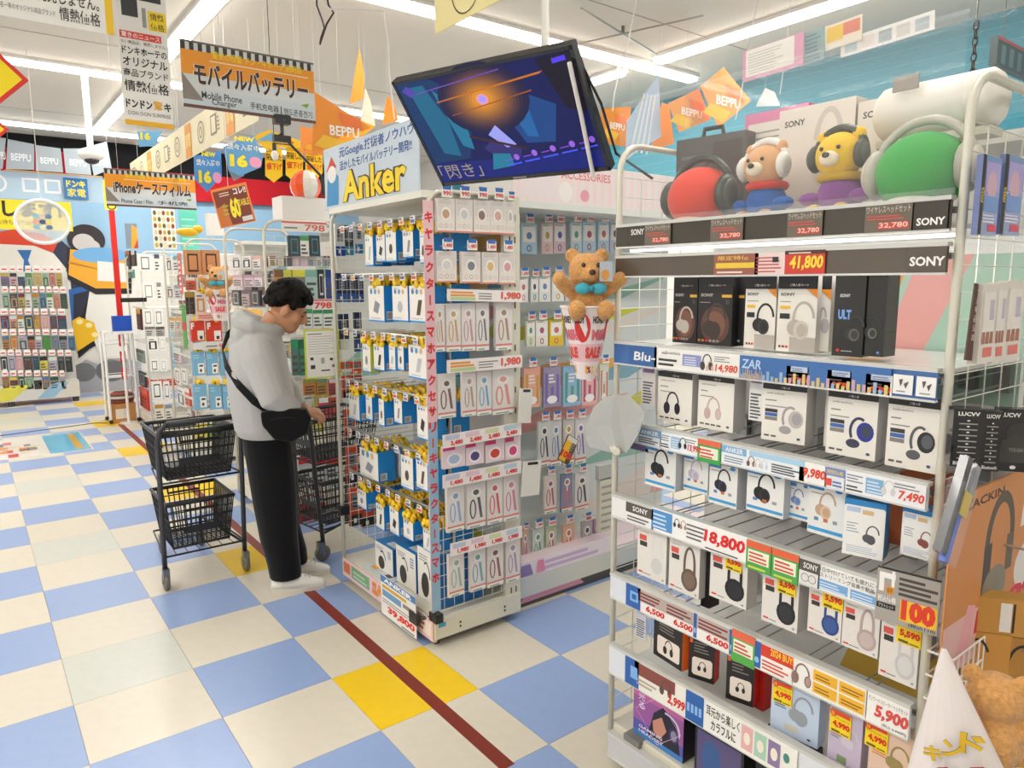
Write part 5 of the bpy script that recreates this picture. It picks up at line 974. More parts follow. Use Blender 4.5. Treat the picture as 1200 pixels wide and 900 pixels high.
def fill(rows, fr, plane, nm, where, group, step):
    k = 0; many([(T, B, [(x, min(x + step - 1.2, R), rr.choice(PAL), rr.choice((0, 2, 3)), rr.choice(PAL)) for x in [L + step * i for i in range(int((R - L) / step))]]) for T, B, L, R in rows], fr, plane, 'gadget_pack', nm, where, group, hook=(2.075 - plane) if fr == 'x' else 0)
fill([(300, 313, 284, 326), (318, 331, 280, 326), (334, 346, 280, 326), (349, 360, 282, 327), (380, 396, 276, 328), (402, 416, 278, 328), (420, 434, 278, 329), (440, 456, 280, 330), (470, 488, 282, 331), (500, 520, 284, 332), (535, 560, 286, 333)], 'x', 1.74, 'small mixed pack', 'inner shelves, second gondola end', 'packs inside the second gondola end', 7.5)
fill([(322, 336, 208, 232), (352, 368, 210, 233), (390, 404, 212, 235), (478, 494, 220, 240), (498, 512, 221, 241)], 'x', 1.72, 'small mixed pack', 'inner shelves, third gondola end', 'packs inside the third gondola end', 5.5)
fill([(300, 312, 316, 388), (374, 394, 330, 356), (404, 420, 322, 342)], 'y', 4.80, 'small mixed pack', 'rear hooks behind the man', 'packs on the rear hooks behind the man', 9)
prod('price_banner', 'yellow and red price banner on the second gondola end', 'sign', 'x', 1.59, 275, 306, 362, 374, .004, '#f0b030', lambda g, w, h: lines(g, w * .1, h * .15, w * .9, h * .85, 2, '#d8432c', .6))
prod('price_banner', 'white banner with red 798 above the shelf face behind the man', 'sign', 'y', 4.74, 330, 383, 260, 272, .004, '#ece6e0', lambda g, w, h: (g.r(0, h * .82, w, h, '#d86a6e'), g.t('798', w * .5, h * .1, w * .95, h * .75, '#d86a5a', .02), lines(g, w * .05, h * .3, w * .42, h * .6, 1, '#8a8578')))
prod('price_banner', 'white banner with red 798 right of the man', 'sign', 'y', 4.74, 366, 390, 351, 363, .004, '#ece6e0', lambda g, w, h: (g.t('798', w * .1, h * .1, w * .95, h * .75, '#d8504a', .04), g.r(0, h * .85, w, h, '#d86a6e')))
# notice sheet with lime border hung on the charger display
prod('notice_sheet', 'white notice sheet with lime green border right of the man', 'sign', 'y', 3.70, 357, 398, 386, 443, .003, '#d6e04a', lambda g, w, h: (g.r(w * .05, h * .03, w * .95, h * .97, '#f2f1ec'), lines(g, w * .1, h * .5, w * .9, h * .9, 8, '#bdbcb8', .25), g.r(w * .1, h * .9, w * .5, h * .92, '#777'), g.r(w * .15, h * .38, w * .24, h * .44, '#3d3d3f'), g.r(w * .15, h * .2, w * .28, h * .28, '#3d3d3f'), g.r(w * .45, h * .3, w * .55, h * .42, '#a9a9a8'), g.e(w * .75, h * .38, w * .05, h * .03, '#3d3d3f'), g.e(w * .82, h * .24, w * .07, h * .03, '#777'), g.r(w * .45, h * .14, w * .7, h * .17, '#555')))
# third row face: orange, red and blue boxes with yellow tags
OR, BLU = '#d9702c', '#7cb3d2'
many([(293, 322, [(216, 236, '#c98a5a', 2, '#2a2422'), (237, 258, '#c98a5a', 2, '#2a2422')]),
      (325, 340, [(218, 229, '#dd5f42', 3, '#eadfd0'), (230, 243, '#e3ddd6', 2, '#5a4a3a')]),
      (342, 368, [(218, 228, '#3a3228', 3, '#a98a3a'), (229, 241, '#eeebe6', 0, '#d9a05a')]),
      (376, 400, [(223, 240, '#da3c26', 4, '#c8301e'), (242, 260, '#da3c26', 4, '#c8301e')]),
      (412, 440, [(225, 240, BLU, 1, '#a9d0e2'), (242, 256, BLU, 1, '#a9d0e2'), (258, 270, BLU, 1, '#a9d0e2')]),
      (450, 480, [(227, 243, BLU, 1, '#a9d0e2'), (246, 260, BLU, 1, '#a9d0e2'), (261, 272, BLU, 1, '#a9d0e2')]),
      (490, 516, [(229, 244, '#d8c84a', 3, '#e9e6dc'), (246, 262, '#6fae4a', 3, '#e9e6dc')])], 'y', 6.84, 'cable_box', 'orange, red or light blue box', 'third row face', 'boxes on the third row face', 'box', .03, True)
prod('price_banner', 'pink price banner above the red boxes in the third row', 'sign', 'y', 6.81, 229, 258, 366, 375, .004, '#f0cfc4', lambda g, w, h: lines(g, w * .1, h * .2, w * .9, h * .8, 2, '#e0764a', .5))
prod('price_banner', 'grey price banner below the red boxes in the third row', 'sign', 'y', 6.81, 226, 264, 401, 409, .004, '#d9d8d4', lambda g, w, h: (g.r(w * .4, h * .3, w * .75, h * .5, '#777'), g.r(w * .8, h * .2, w * .97, h * .7, '#e0867a')))
many([(300, 318, [(195, 201, '#eceae6', 0, '#444'), (203, 209, '#e6e6e6', 3, '#6fa8a0')]),
      (334, 350, [(196, 203, '#e9e7e2', 0, '#5a3632'), (205, 211, '#c9ccd0', 3, '#8a8f98')]),
      (372, 386, [(199, 205, '#e6dccf', 3, '#d9a53a'), (207, 212, '#dfc9bc', 3, '#d9a53a')]),
      (408, 424, [(203, 212, '#d9c4cc', 3, '#c8dcd0')]),
      (432, 450, [(205, 211, '#e9e6e0', 2, '#5a3a3a'), (213, 219, '#e9e6e0', 2, '#5a3a3a')]),
      (455, 475, [(208, 216, '#e9e8e4', 0, '#3a3a3a'), (217, 222, '#e0685a', 3, '#e9e6e0')])], 'x', 1.64, 'case_pack', 'small white case pack', 'the third gondola end', 'packs on the third gondola end')
prod('tag_strip', 'red hanging strip on the third gondola end', 'tag', 'x', 1.60, 209, 213, 297, 345, .004, '#d86a5a', lambda g, w, h: lines(g, w * .2, h * .1, w * .8, h * .9, 6, '#eee', .4))
prod('tag_strip', 'green hanging strip on the third gondola end', 'tag', 'x', 1.60, 214, 218, 357, 408, .004, '#4fa03a', lambda g, w, h: g.r(0, h * .42, w, h * .6, '#c8382c'))
CW = '#f0efe9'
many([(298, 318, [(162, 178, CW, 2, '#6a6a68'), (181, 187, CW, 3, '#55565a')]),
      (331, 351, [(167, 181, CW, 2, '#9a9a96'), (184, 189, CW, 3, '#8a8a86')]),
      (362, 382, [(168, 179, CW, 2, '#9a9a96'), (181, 191, CW, 2, '#7a7a76')]),
      (383, 394, [(170, 182, '#c9c8c4', 3, '#77706c'), (183, 193, '#a9a8a4', 3, '#4a4a48')]),
      (395, 411, [(173, 185, CW, 0, '#2a2a2c'), (187, 194, CW, 2, '#c8c8c4')]),
      (421, 435, [(176, 186, CW, 2, '#4a4a4c'), (188, 196, CW, 2, '#b9c0b0')]),
      (447, 468, [(178, 190, CW, 2, '#2c2c2e'), (192, 199, CW, 2, '#55565a')]),
      (474, 492, [(182, 192, '#e4dcc8', 3, '#b98a3a'), (194, 202, '#e0d8d0', 3, '#8a8a86')])], 'y', 8.87, 'phone_case_pack', 'white phone case pack', 'the fourth row face', 'phone case packs')
many([(294, 312, [(147, 152, '#2a2420', 3, '#c9682c'), (154, 158, '#2a2420', 3, '#e9e6e0')]),
      (316, 326, [(150, 156, '#3f8f7a', 3, '#eee')]),
      (362, 386, [(160, 165, '#5a2a22', 3, '#d9a53a')]),
      (410, 424, [(160, 168, '#8a9a90', 3, '#4a4a4c')]),
      (436, 452, [(163, 170, '#33383a', 2, '#8aa098')]),
      (456, 478, [(164, 173, '#d8321f', 3, '#e06a4a')])], 'x', 1.63, 'case_pack', 'dark or red pack', 'the fourth gondola end', 'packs on the fourth gondola end')
prod('tag_strip', 'small black POP arm reaching out of the fourth gondola end', 'tag', 'y', 8.87, 141, 172, 349, 354, .01, '#1d1c1e', None)
# second teddy bucket on the third row corner
zb = at(258, 340, 0, 1.55).z
bb = at(257, 340, 1, 6.71)
bucket('pink printed paper bucket hung at the third row beside the man', (bb.x, bb.y, bb.z - .27), .12, .06, .27)
teddy('golden teddy bear with white card in the far paper bucket', (bb.x, bb.y, bb.z - .08), 1.3, -.5)
# slim white rack with blue cap, red pole, and striped bag on carton at the aisle end
t = thing('slim_rack', 'slim white wheeled rack with three red tags at the aisle end', 'rack', (1.28, 9.62, 0))
W_, D_ = .3, .3
for x in (0, W_):
    for y in (0, D_):
        g = G(); g.tube([(x, y, .05), (x, y, 1.1 if y else 1.1)], .016, '#eeece6', 6); g.obj('post', t, 'enamel'); g = G(); g.ball((x, y, .028), (.022, .03, .028), '#1d1d1e', 8, 6); g.obj('wheel', t, 'plastic', True)
g = G(); g.tube([(0, 0, 1.1), (W_, 0, 1.1), (W_, D_, 1.1), (0, D_, 1.1)], .012, '#eeece6', 6, closed=True); g.obj('top_ring', t, 'enamel')
for k, z in enumerate((.55, .75, .95)):
    g = G(); g.b(.01, .02, z, W_ - .01, D_ - .02, z + .008, '#d9d9d6'); g.tube([(0, 0, z + .06), (W_, 0, z + .06)], .005, '#e6e6e2', 5); g.obj('tray', t, 'acrylic' if k == 1 else 'enamel')
    g = G(); g.b(W_ * .5, -.02, z - .02, W_ * .5 + .06, -.014, z + .12, '#d8262a'); g.r(W_ * .5 + .015, z + .02, W_ * .5 + .045, z + .07, '#f0e6e2', y=-.0205); g.obj('red_tag', t)
g = G(); g.b(.02, .02, .03, W_ - .02, D_ - .02, .26, '#b9844a'); g.r(.06, .08, .2, .2, '#e0d9cc', y=.02); o = g.obj('carton', loc=(1.28, 9.62, .0)); tag(o, 'open brown carton at the foot of the slim white rack', 'carton')
o.location.z = -.029
t = thing('striped_bag', 'striped cloth bundle lying in the brown carton', 'bag', (1.43, 9.77, .23)); g = G(); g.ball((0, 0, .06), (.15, .13, .09), '#8a7f6e', 16, 10)
for i in range(len(g.c)): g.c[i] = lin(('#5a5048', '#cfc6b4')[(i // 16) % 2]) if (i // 16) % 4 != 3 else lin('#b8503f')
g.obj('cloth_bundle', t, 'cloth', True)
p = at(141, 372, 1, 9.55); q_ = at(126, 246, 1, 9.55)
t = thing('pole_sign', 'red pole with blue cap sign standing at the slim white rack', 'sign', (p.x, 9.55, 0))
g = G(); g.b(-.03, -.01, p.z, .03, .02, q_.z, '#cf2420'); g.obj('pole', t, 'gloss'); g = G(); g.b(-.09, -.04, p.z - .16, .11, .04, p.z + .02, '#1f50b8'); g.obj('cap', t, 'plastic'); g = G(); g.b(-.1, -.045, p.z - .19, .12, .045, p.z - .16, '#eae8e2'); g.tube([(0, 0, .0), (0, 0, p.z - .19)], .016, '#e9e7e0', 8); g.lathe([(.1, 0), (.1, .015)], '#e0ded8', 0, 0, 14); g.obj('stand', t, 'enamel')
g = G(); g.b(-.07, -.03, q_.z - .0, .05, -.02, q_.z + .33, '#f0cf1c'); [g.t(c, -.035, q_.z + .24 - .09 * i, .02, q_.z + .3 - .09 * i, '#3a3010', .02, y=-.03) for i, c in enumerate('大特価')]; g.arc(0, q_.z + .05, .05, .05, 0, 360, .014, '#2a2622', y=-.03); g.obj('yellow_plate', t)
# ------------------------------------------------------------------ far fixture with battery and cable packs by the mural
FY = 11.85
t = thing('pack_fixture', 'wide white fixture full of small packs before the mural', 'shelf unit', (-.6, FY, 0))
FW = at(92, 440, 1, FY).x + .6
g = G(); g.b(0, .25, .1, FW, .28, at(40, 318, 1, FY).z, '#d9d7d2'); g.obj('back_panel', t, 'enamel'); g = G(); g.b(0, 0, .07, FW, .28, .3, '#cfccc4'); g.p([(.7, .08), (1.0, .08), (1.25, .29), (.95, .29)], '#d8cf4a'); g.p([(1.3, .08), (1.5, .08), (1.7, .29), (1.5, .29)], '#8fb4cc'); g.obj('base', t, 'enamel')
for x in (.05, FW * .55, FW - .05):
    g = G(); g.lathe([(.04, 0), (.04, .07)], '#3a3a3c', x, .06, 8); g.obj('caster', t, 'plastic')
rr = random.Random(11)
FC = ['#a8752e', '#2f4a30', '#4a803c', '#27455f', '#1f2622', '#c49aa2', '#a8604a', '#c8ba4a', '#26272c', '#c9d0c2', '#c6c4c0', '#7d8088', '#3a3c44', '#6a2a34', '#a8944a', '#3a423c', '#88a08a', '#6a6080', '#4f708c', '#a49eac', '#2c2e34', '#b08068', '#d0ccc6', '#4a4a50']
for r, (T, B, R0) in enumerate(((320, 337, 77), (344, 362, 84), (370, 386, 81), (394, 411, 88), (418, 436, 89), (442, 456, 82))):
    x = 1 if r % 2 == 0 else 3; i = 0
    while x < R0 - 5:
        wpx = rr.choice((8, 9, 10, 11)); c = rr.choice(FC)
        o = prod('small_pack', 'small coloured pack, %s from left in %s row of the far fixture' % (NTH[i], NTH[r]), 'pack', 'y', FY, x, min(x + wpx - 1, R0), T, B, .02, c, deco(rr.choice((0, 2, 3, 3)), c, rr.choice(FC)), 'packs on the far fixture')
        q = G(.002); wd = o['w']; q.b(wd * .1, -.02, o['h'] + .02, wd * .9, -.015, o['h'] + .1, '#f0ece6'); q.r(wd * .2, o['h'] + .04, wd * .8, o['h'] + .06, '#d8584a', y=-.02); q.obj('price_tag', o)
        x += wpx; i += 1
# ------------------------------------------------------------------ mural on the back wall
EPS[0] = .003
MY = YW1 - .004
MB = MY
def M(px, py): v = at(px, py, 1, MB); return v.x, v.z
_ml = [0]
def mural(name, polys, mat='card'):
    g = G(.0012); MY = YW1 - .004 - .006 * _ml[0]; _ml[0] += 1
    for pts, c in polys:
        if pts[0] == 'e': (cx, cz), (ex, _), (_, ez) = M(*pts[1]), M(pts[1][0] + pts[2], pts[1][1]), M(pts[1][0], pts[1][1] - pts[3]); g.e(cx, cz, ex - cx, ez - cz, c, y=MY, n=28)
        else: g.p([M(*p) for p in pts], c, y=MY)
    return g.obj(name, wb, mat)
mural('mural_sky', [([(-40, 470), (420, 470), (420, 190), (-40, 190)], '#8fb6d2'), ([(-40, 470), (200, 470), (200, 300), (-40, 300)], '#e6e2da')])
mural('mural_red_dome', [([(-40, 300), (-40, 278), (20, 268), (52, 275), (84, 296), (78, 302), (40, 288), (0, 286)], '#d8452c'), ([(-40, 300), (0, 286), (40, 288), (70, 300), (78, 330), (-40, 330)], '#e9e4dc'), ([(20, 293), (37, 293), (33, 305), (38, 318), (27, 318), (28, 305)], '#2f6cae'), ([(62, 296), (82, 320), (84, 345), (108, 345), (92, 300), (70, 280)], '#2b3148')])
mural('mural_navy', [([(78, 340), (118, 330), (100, 380), (90, 400), (84, 380)], '#2a62a8'), ([(86, 345), (112, 338), (96, 372), (104, 410), (92, 420), (86, 390)], '#262a3c'), ([(104, 345), (112, 342), (100, 372), (116, 378), (124, 392), (114, 404), (92, 416), (90, 410), (110, 398), (112, 384), (94, 374)], '#17161a'), ([(105, 340), (160, 335), (160, 420), (118, 420), (100, 372)], '#ece8e0')])
mural('mural_tub', [('e', (100, 282), 19, 15), ] and [(('e', (101, 281), 22, 18), '#2c2528'), ([(79, 290), (154, 296), (154, 344), (112, 345), (77, 326)], '#1f1d22'), (('e', (98, 284), 13, 10), '#c9c3c0'), (('e', (106, 289), 11, 8), '#c9c3c0'), ([(82, 292), (150, 300), (150, 338), (112, 338), (80, 322)], '#e8a52c'), (('e', (118, 299), 32, 9), '#6fa9d8'), ([(80, 306), (112, 314), (114, 316), (80, 309)], '#b87a1c'), ([(114, 306), (150, 309), (150, 331), (114, 329)], '#e6e2dc')])
mural('mural_yellow_rocks', [([(84, 376), (92, 371), (100, 374), (110, 378), (112, 386), (116, 393), (110, 399), (90, 412)], '#f2bd1c'), (('e', (93, 377), 4, 3), '#f8e8a0'), (('e', (104, 381), 4, 3), '#f8e8a0'), (('e', (111, 392), 4, 3), '#f8e8a0')])
mural('mural_stones', [([(88, 470), (88, 430), (100, 421), (118, 428), (140, 420), (165, 424), (165, 470)], '#a9aab0'), (('e', (98, 436), 14, 11), '#77767a'), (('e', (130, 434), 18, 13), '#6d6c70')])
EPS[0] = .0006
# shop boards above the far fixture
def board(name, label, Y, L, R, T, B, c, draw, cat='sign', d=.02, **k): return prod(name, label, cat, 'y', Y, L, R, T, B, d, c, draw, **k)
EPS[0] = .002
board('shop_sign', 'long pale blue board with white icons high above the far fixture', 11.6, -30, 121, 201, 234, '#b4cfe0', lambda g, w, h: (g.r(0, h * .94, w, h, '#e8b87a'), [(g.r(w * a, h * .25, w * (a + .13), h * .75, '#eef2f4'), g.r(w * (a + .02), h * .33, w * (a + .11), h * .67, '#b4cfe0')) for a in (.35, .52)], g.arc(w * .16, h * .5, w * .08, h * .32, 0, 360, w * .02, '#eef2f4')))
board('shop_sign', 'small blue square sign with yellow shop lettering', 11.55, 75, 103, 209, 233, '#1f74b4', lambda g, w, h: (g.t('ドンキ', w * .1, h * .55, w * .9, h * .9, '#f4e23a', .05), g.t('家電', w * .12, h * .1, w * .9, h * .5, '#f4e23a', .05)))
board('shop_sign', 'yellow banner with bold black lettering behind the round fan', 11.6, -40, 84, 234, 269, '#f4dc1c', lambda g, w, h: (g.t('します!', w * .33, h * .42, w * .9, h * .95, '#1c1a18', .04), g.t('高価買取お待ちしております', w * .05, h * .15, w * .75, h * .32, '#3a3220')))
board('poster', 'small framed flame-coloured poster standing on the fourth gondola', 9.6, 147, 161, 262, 291, '#7a8a94', lambda g, w, h: (g.p([(w * .4, 0), (w, 0), (w, h * .8), (w * .6, h * .95)], '#e09a2a'), g.p([(w * .6, 0), (w, 0), (w, h * .4)], '#b8401f')), yaw=-.2)
board('poster', 'tall floral leaf-patterned banner standing above the case packs', 9.0, 179, 206, 245, 292, '#dcd8cc', lambda g, w, h: [g.e(w * (.12 + .19 * (i % 5)), h * (.1 + .16 * (i // 5)), w * .07, h * .06, ('#b8a83a', '#5a5a3a', '#c9c4a0', '#8a3a2c')[i % 4]) for i in range(30)])
board('poster', 'teal notebook-like poster standing above the case packs', 9.05, 211, 232, 246, 293, '#5fbfa8', lambda g, w, h: lines(g, w * .1, h * .1, w * .9, h * .9, 5, '#8fd8c4', .25))
board('carton', 'plain white carton on top of the third row shelf', 7.1, 245, 262, 250, 276, '#efede8', None, 'carton', .12)
board('carton', 'large plain white carton on top of the second row shelf', 5.0, 331, 386, 231, 258, '#f0eee9', None, 'carton', .2)
t = thing('plastic_toy', 'yellow toy lying on top of the third row shelf', 'toy', tuple(at(220, 276, 1, 7.05))); g = G(); g.ball((0, 0, .03), (.1, .05, .04), '#eab81c', 12, 8); g.ball((.09, 0, .06), (.05, .04, .035), '#eab81c', 10, 7); g.obj('toy_body', t, 'plastic', True)
EPS[0] = .0006
# floor: tape, advert sheet, cable strip
g = G(); g.b(1.335, 1.82, 0, 1.392, 9.55, .0012, '#7c2a1c'); o = g.obj('floor_tape', mat='card'); tag(o, 'long dark red tape line across the yellow floor tiles', 'tape')
A = [at(0, 516, 2, 0), at(96, 509, 2, 0), at(110, 526, 2, 0), at(0, 540, 2, 0)]
x0, x1, y0, y1 = -.5, (A[1].x + A[2].x) / 2, min(A[2].y, A[3].y), max(A[0].y, A[1].y)
g = G(); g.b(x0, y0, 0, x1, y1, .002, '#e6e2da'); o = g.obj('floor_sticker', mat='gloss'); tag(o, 'colourful advertising sheet stuck on the floor tiles', 'sticker')
g = G(); rr = random.Random(5)
def fr(a, b, c, d, col, k): g.add([(x0 + (x1 - x0) * u, y0 + (y1 - y0) * v, .002 + .0004 * k) for u, v in ((a, b), (c, b), (c, d), (a, d))], [(0, 1, 2, 3)], col)
fr(.74, .02, .99, .98, '#4fb0d8', 1); fr(.9, .1, .95, .9, '#c9a23a', 2)
for i in range(46): a, b = rr.uniform(0, .66), rr.uniform(.03, .8); fr(a, b, a + rr.uniform(.03, .09), b + rr.uniform(.06, .16), rr.choice(['#d8453a', '#e08a3a', '#3f8fc0', '#8d8a84', '#e8d8b0', '#4a4a50', '#d8707a']), 2 + i * .05)
fr(.5, .06, .56, .2, '#d8281f', 6); g.obj('print', o, 'gloss')
g = G(); a, b = at(0, 511, 2, 0), at(112, 496, 2, 0); g.tube([(a.x - .6, a.y + .05, .004), (a.x, a.y, .004), (b.x, b.y, .004), (1.25, 9.7, .004)], .005, '#4a4440', 5); o = g.obj('floor_cable'); tag(o, 'thin dark cable running along the floor to the slim rack', 'cable')
# shelf run continuing behind the headphone stand
shelf_run('white shelf run continuing behind the headphone stand at the right edge', 2.2, .67, 2.6, 2.06, 9)
many([(395, 470, [(1119, 1129, '#c9b82a', 3, '#dfe3e6'), (1131, 1140, '#d8cc4a', 3, '#8d9098'), (1150, 1160, '#3f97d8', 3, '#e6e6e2'), (1163, 1170, '#3a8fd0', 3, '#e6e6e2')]),
      (290, 325, [(1128, 1138, '#e2a8a0', 3, '#8fb9a6'), (1152, 1166, '#4f7fb4', 3, '#e6e6e2'), (1182, 1194, '#e3e1da', 2, '#4a5a6a')])], 'y', .93, 'cable_pack', 'bright cable pack', 'shelf run behind headphone stand', 'packs seen through the right side grid', hook=.04)
# ================================================================== television
def axes(BL, BR, TL):
    BL, BR, TL = Vector(BL), Vector(BR), Vector(TL); x = (BR - BL).normalized(); z = (TL - BL); z = (z - x * z.dot(x)).normalized(); y = z.cross(x)
    m = Matrix((x, y, z)).transposed().to_4x4(); m.translation = BL; return m, (BR - BL).length, (TL - BL).length
m, w, h = axes((1.54, 2.46, 2.048), (1.772, 1.768, 2.045), (1.281, 2.356, 2.376))
t = thing('television', 'flat black television tilted downwards above the strap rack', 'television'); t.matrix_world = m
g = G(); g.b(0, 0, 0, w, .035, h, '#16161a'); g.b(w * .25, .035, h * .2, w * .75, .07, h * .8, '#202024'); g.obj('tv_case', t, 'plastic')
g = G(.0012); b0 = .012; W2, H2 = w - 2 * b0, h - .028
def S(x): return b0 + W2 * x
def Z(z): return .016 + H2 * z
g.r(S(0), Z(0), S(1), Z(1), '#141a4c')
def pol(pts, c): g.p([(S(a), Z(b)) for a, b in pts], c)
pol([(0, 1), (.0, .2), (.25, .22), (.34, .5), (.3, .9), (.2, 1)], '#15315a'); pol([(.06, .95), (.1, .3), (.2, .25), (.22, .6), (.16, .95)], '#1c5a7a'); pol([(.2, .9), (.24, .35), (.3, .3), (.32, .65)], '#20688a'); pol([(.55, .62), (.62, .3), (.78, .28), (.85, .6), (.72, .72)], '#1b3f78'); pol([(.6, .6), (.64, .36), (.7, .34), (.7, .66)], '#215a94'); pol([(.82, .98), (.9, .55), (1, .5), (1, 1)], '#1a1524'); pol([(0, .0), (1, .0), (1, .16), (0, .2)], '#16206a')
for rx, rz, c in [(.26 - .018 * k, .32 - .022 * k, (.012 + .0042 * k * k, .012 + .0016 * k * k, .05 - .0025 * k)) for k in range(12)] + [(.035, .05, '#c98a8a'), (.022, .034, '#9a86ff')]: g.e(S(.47), Z(.74), W2 * rx, H2 * rz, c, n=24)
pol([(.2, .775), (.82, .865), (.84, .885), (.2, .785)], '#b0641c'); pol([(.26, .64), (.75, .74), (.75, .752), (.26, .648)], '#8a4a20'); pol([(.1, .88), (.62, .955), (.62, .965), (.1, .89)], '#5a3fa0')
pol([(.36, .3), (.42, .36), (.5, .34), (.58, .26), (.56, .18), (.44, .16)], '#2f2a66'); pol([(.42, .42), (.48, .5), (.52, .4), (.56, .3), (.5, .28)], '#8a90d8'); pol([(.3, .42), (.6, .24), (.61, .26), (.31, .44)], '#3a2228'); pol([(.36, .08), (.5, .1), (.5, .22), (.4, .24)], '#1f6f8c')
for i in range(5): a = .46 + .11 * i; pol([(a, .1 + .02 * i), (a + .09, .115 + .02 * i), (a + .09, .13 + .02 * i), (a, .115 + .02 * i)], '#3f4fd8'); g.e(S(a + .07), Z(.18 + .02 * i), W2 * .016, H2 * .03, '#8a5ac8'); pol([(a, .15 + .02 * i), (a + .05, .16 + .02 * i), (a + .05, .17 + .02 * i), (a, .16 + .02 * i)], '#7a3fc0')
pol([(.9, .92), (.97, .93), (.97, .97), (.9, .96)], '#4a3ad0'); pol([(.02, .93), (.06, .86), (.1, .9), (.06, .97)], '#4a3a98')
g.t('「閃き」', S(.01), Z(.03), S(.29), Z(.18), '#8d8474', .0); g.obj('screen', t, 'screen')
g = G(); g.b(0, -.003, 0, w, 0, .016, '#17171b'); g.b(0, -.003, h - .012, w, 0, h, '#17171b'); g.b(0, -.003, 0, b0, 0, h, '#17171b'); g.b(w - b0, -.003, 0, w, 0, h, '#17171b'); g.r(w * .46, .004, w * .54, .011, '#8a8a90', y=-.003); g.obj('bezel', t, 'gloss')
g = G(); g.tube([(w * .98, -.02, h * .9), (w * .955, -.02, h * .5), (w * .915, -.02, -.01)], .007, '#eceae4', 6); g.obj('front_bar', t, 'enamel')
c = m @ Vector((w * .62, .08, h * .55)); mi = m.inverted()
g = G(); top = Vector((c.x + .12, c.y + .05, CEIL)); g.tube([tuple(mi @ Vector((c.x, c.y, c.z))), tuple(mi @ Vector((top.x, top.y, c.z + .05))), tuple(mi @ top)], .014, '#dedbd2', 8); g.obj('ceiling_mount', t, 'enamel')
g = G(); P = [m @ Vector((w * .99, .03, h * .85)), m @ Vector((w * 1.02, .04, h * .5)), at(722, 180, 0, 1.9), Vector((1.9, 1.7, 2.02))]; g.tube([tuple(mi @ p) for p in P], .005, '#17171a', 5); g.obj('cable', t, 'plastic')
# ================================================================== hanging signs
def hung(name, label, cat, P, w, h, cols, draw, rz=0, wires=((.15, 0), (.85, 0)), d=.006, group=None, mat='card', sag=0, eps=.0015, wc='#d8d6d0'):
    t = thing(name, label, cat, P, rz, group)
    g = G(); g.b(0, 0, 0, w, d, h, cols); g.obj('panel', t, mat); g = G(eps); draw(g, w, h); 
    if g.f: g.obj('print', t)
    for a, _ in wires:
        g = G(); g.tube([(w * a, d / 2, h), (w * a, d / 2, CEIL - P[2])], .0012, wc, 4); g.obj('hanging_wire', t, 'enamel')
    return t
def osign(big, subs):
    def d(g, w, h):
        g.r(0, h * .5, w, h * .86, '#ef9a26'); g.p([(0, h * .52), (w * .15, h * .1), (0, h * .1)], '#8d857c'); g.r(0, 0, w, h * .12, '#c9d4da'); g.r(w * .14, h * .12, w, h * .3, '#cfd8dc'); [g.r(w * i / 17 + .004, h * .86, w * (i + .6) / 17, h * .99, '#3a3230') for i in range(17)]
        g.r(0, h * .97, w, h, '#6b625a'); g.t('驚安の殿堂 ドン・キホーテ 別府店', w * .22, h * .78, w * .9, h * .9, '#f4d81c', .05); g.r(w * .2, h * .73, w * .95, h * .745, '#f3e6c8')
        g.t(big, w * .08, h * .34, w * .95, h * .7, '#f6f1e6', .1); g.t(big, w * .085, h * .345, w * .945, h * .695, '#3c2420', .035)
        for a, b, c, s in subs: g.t(s, w * a, h * b, w * c, h * (b + .11), '#3d3a38', .01)
        g.p([(w * .88, h * .28), (w * .95, h * .32), (w * .93, h * .24)], '#7faa2c'); g.r(0, 0, w, h * .05, '#6a4636')
    return d
y = 4.7; a, b, c_, d_ = at(210, 47, 1, y), at(367, 72, 1, y), at(368, 143, 1, y), at(216, 127, 1, y)
hung('aisle_sign', 'orange hanging sign for mobile batteries, the larger nearer one', 'sign', (a.x, y, (c_.z + d_.z) / 2), b.x - a.x, a.z - d_.z, '#d9dcdc', osign('モバイルバッテリー', ((.13, .16, .42, 'Mobile Phone'), (.2, .06, .38, 'Charger'), (.48, .1, .7, '手机充电器'), (.74, .08, .97, '핸드폰충전기'))), group='orange hanging aisle signs')
y = 6.9; a, b, c_, d_ = at(121, 193, 1, y), at(228, 209, 1, y), at(228, 247, 1, y), at(124, 240, 1, y)
hung('aisle_sign', 'orange hanging sign for phone cases and films, the smaller farther one', 'sign', (a.x, y, (c_.z + d_.z) / 2), b.x - a.x, a.z - d_.z - .02, '#d9dcdc', osign('iPhoneケース/フィルム', ((.16, .1, .5, 'Phone Case / Film'), (.55, .1, .9, '手机壳'))), group='orange hanging aisle signs', eps=.002)
y = 4.6; a, b, c_ = at(141, 0, 1, y), at(199, 0, 1, y), at(204, 152, 1, y)
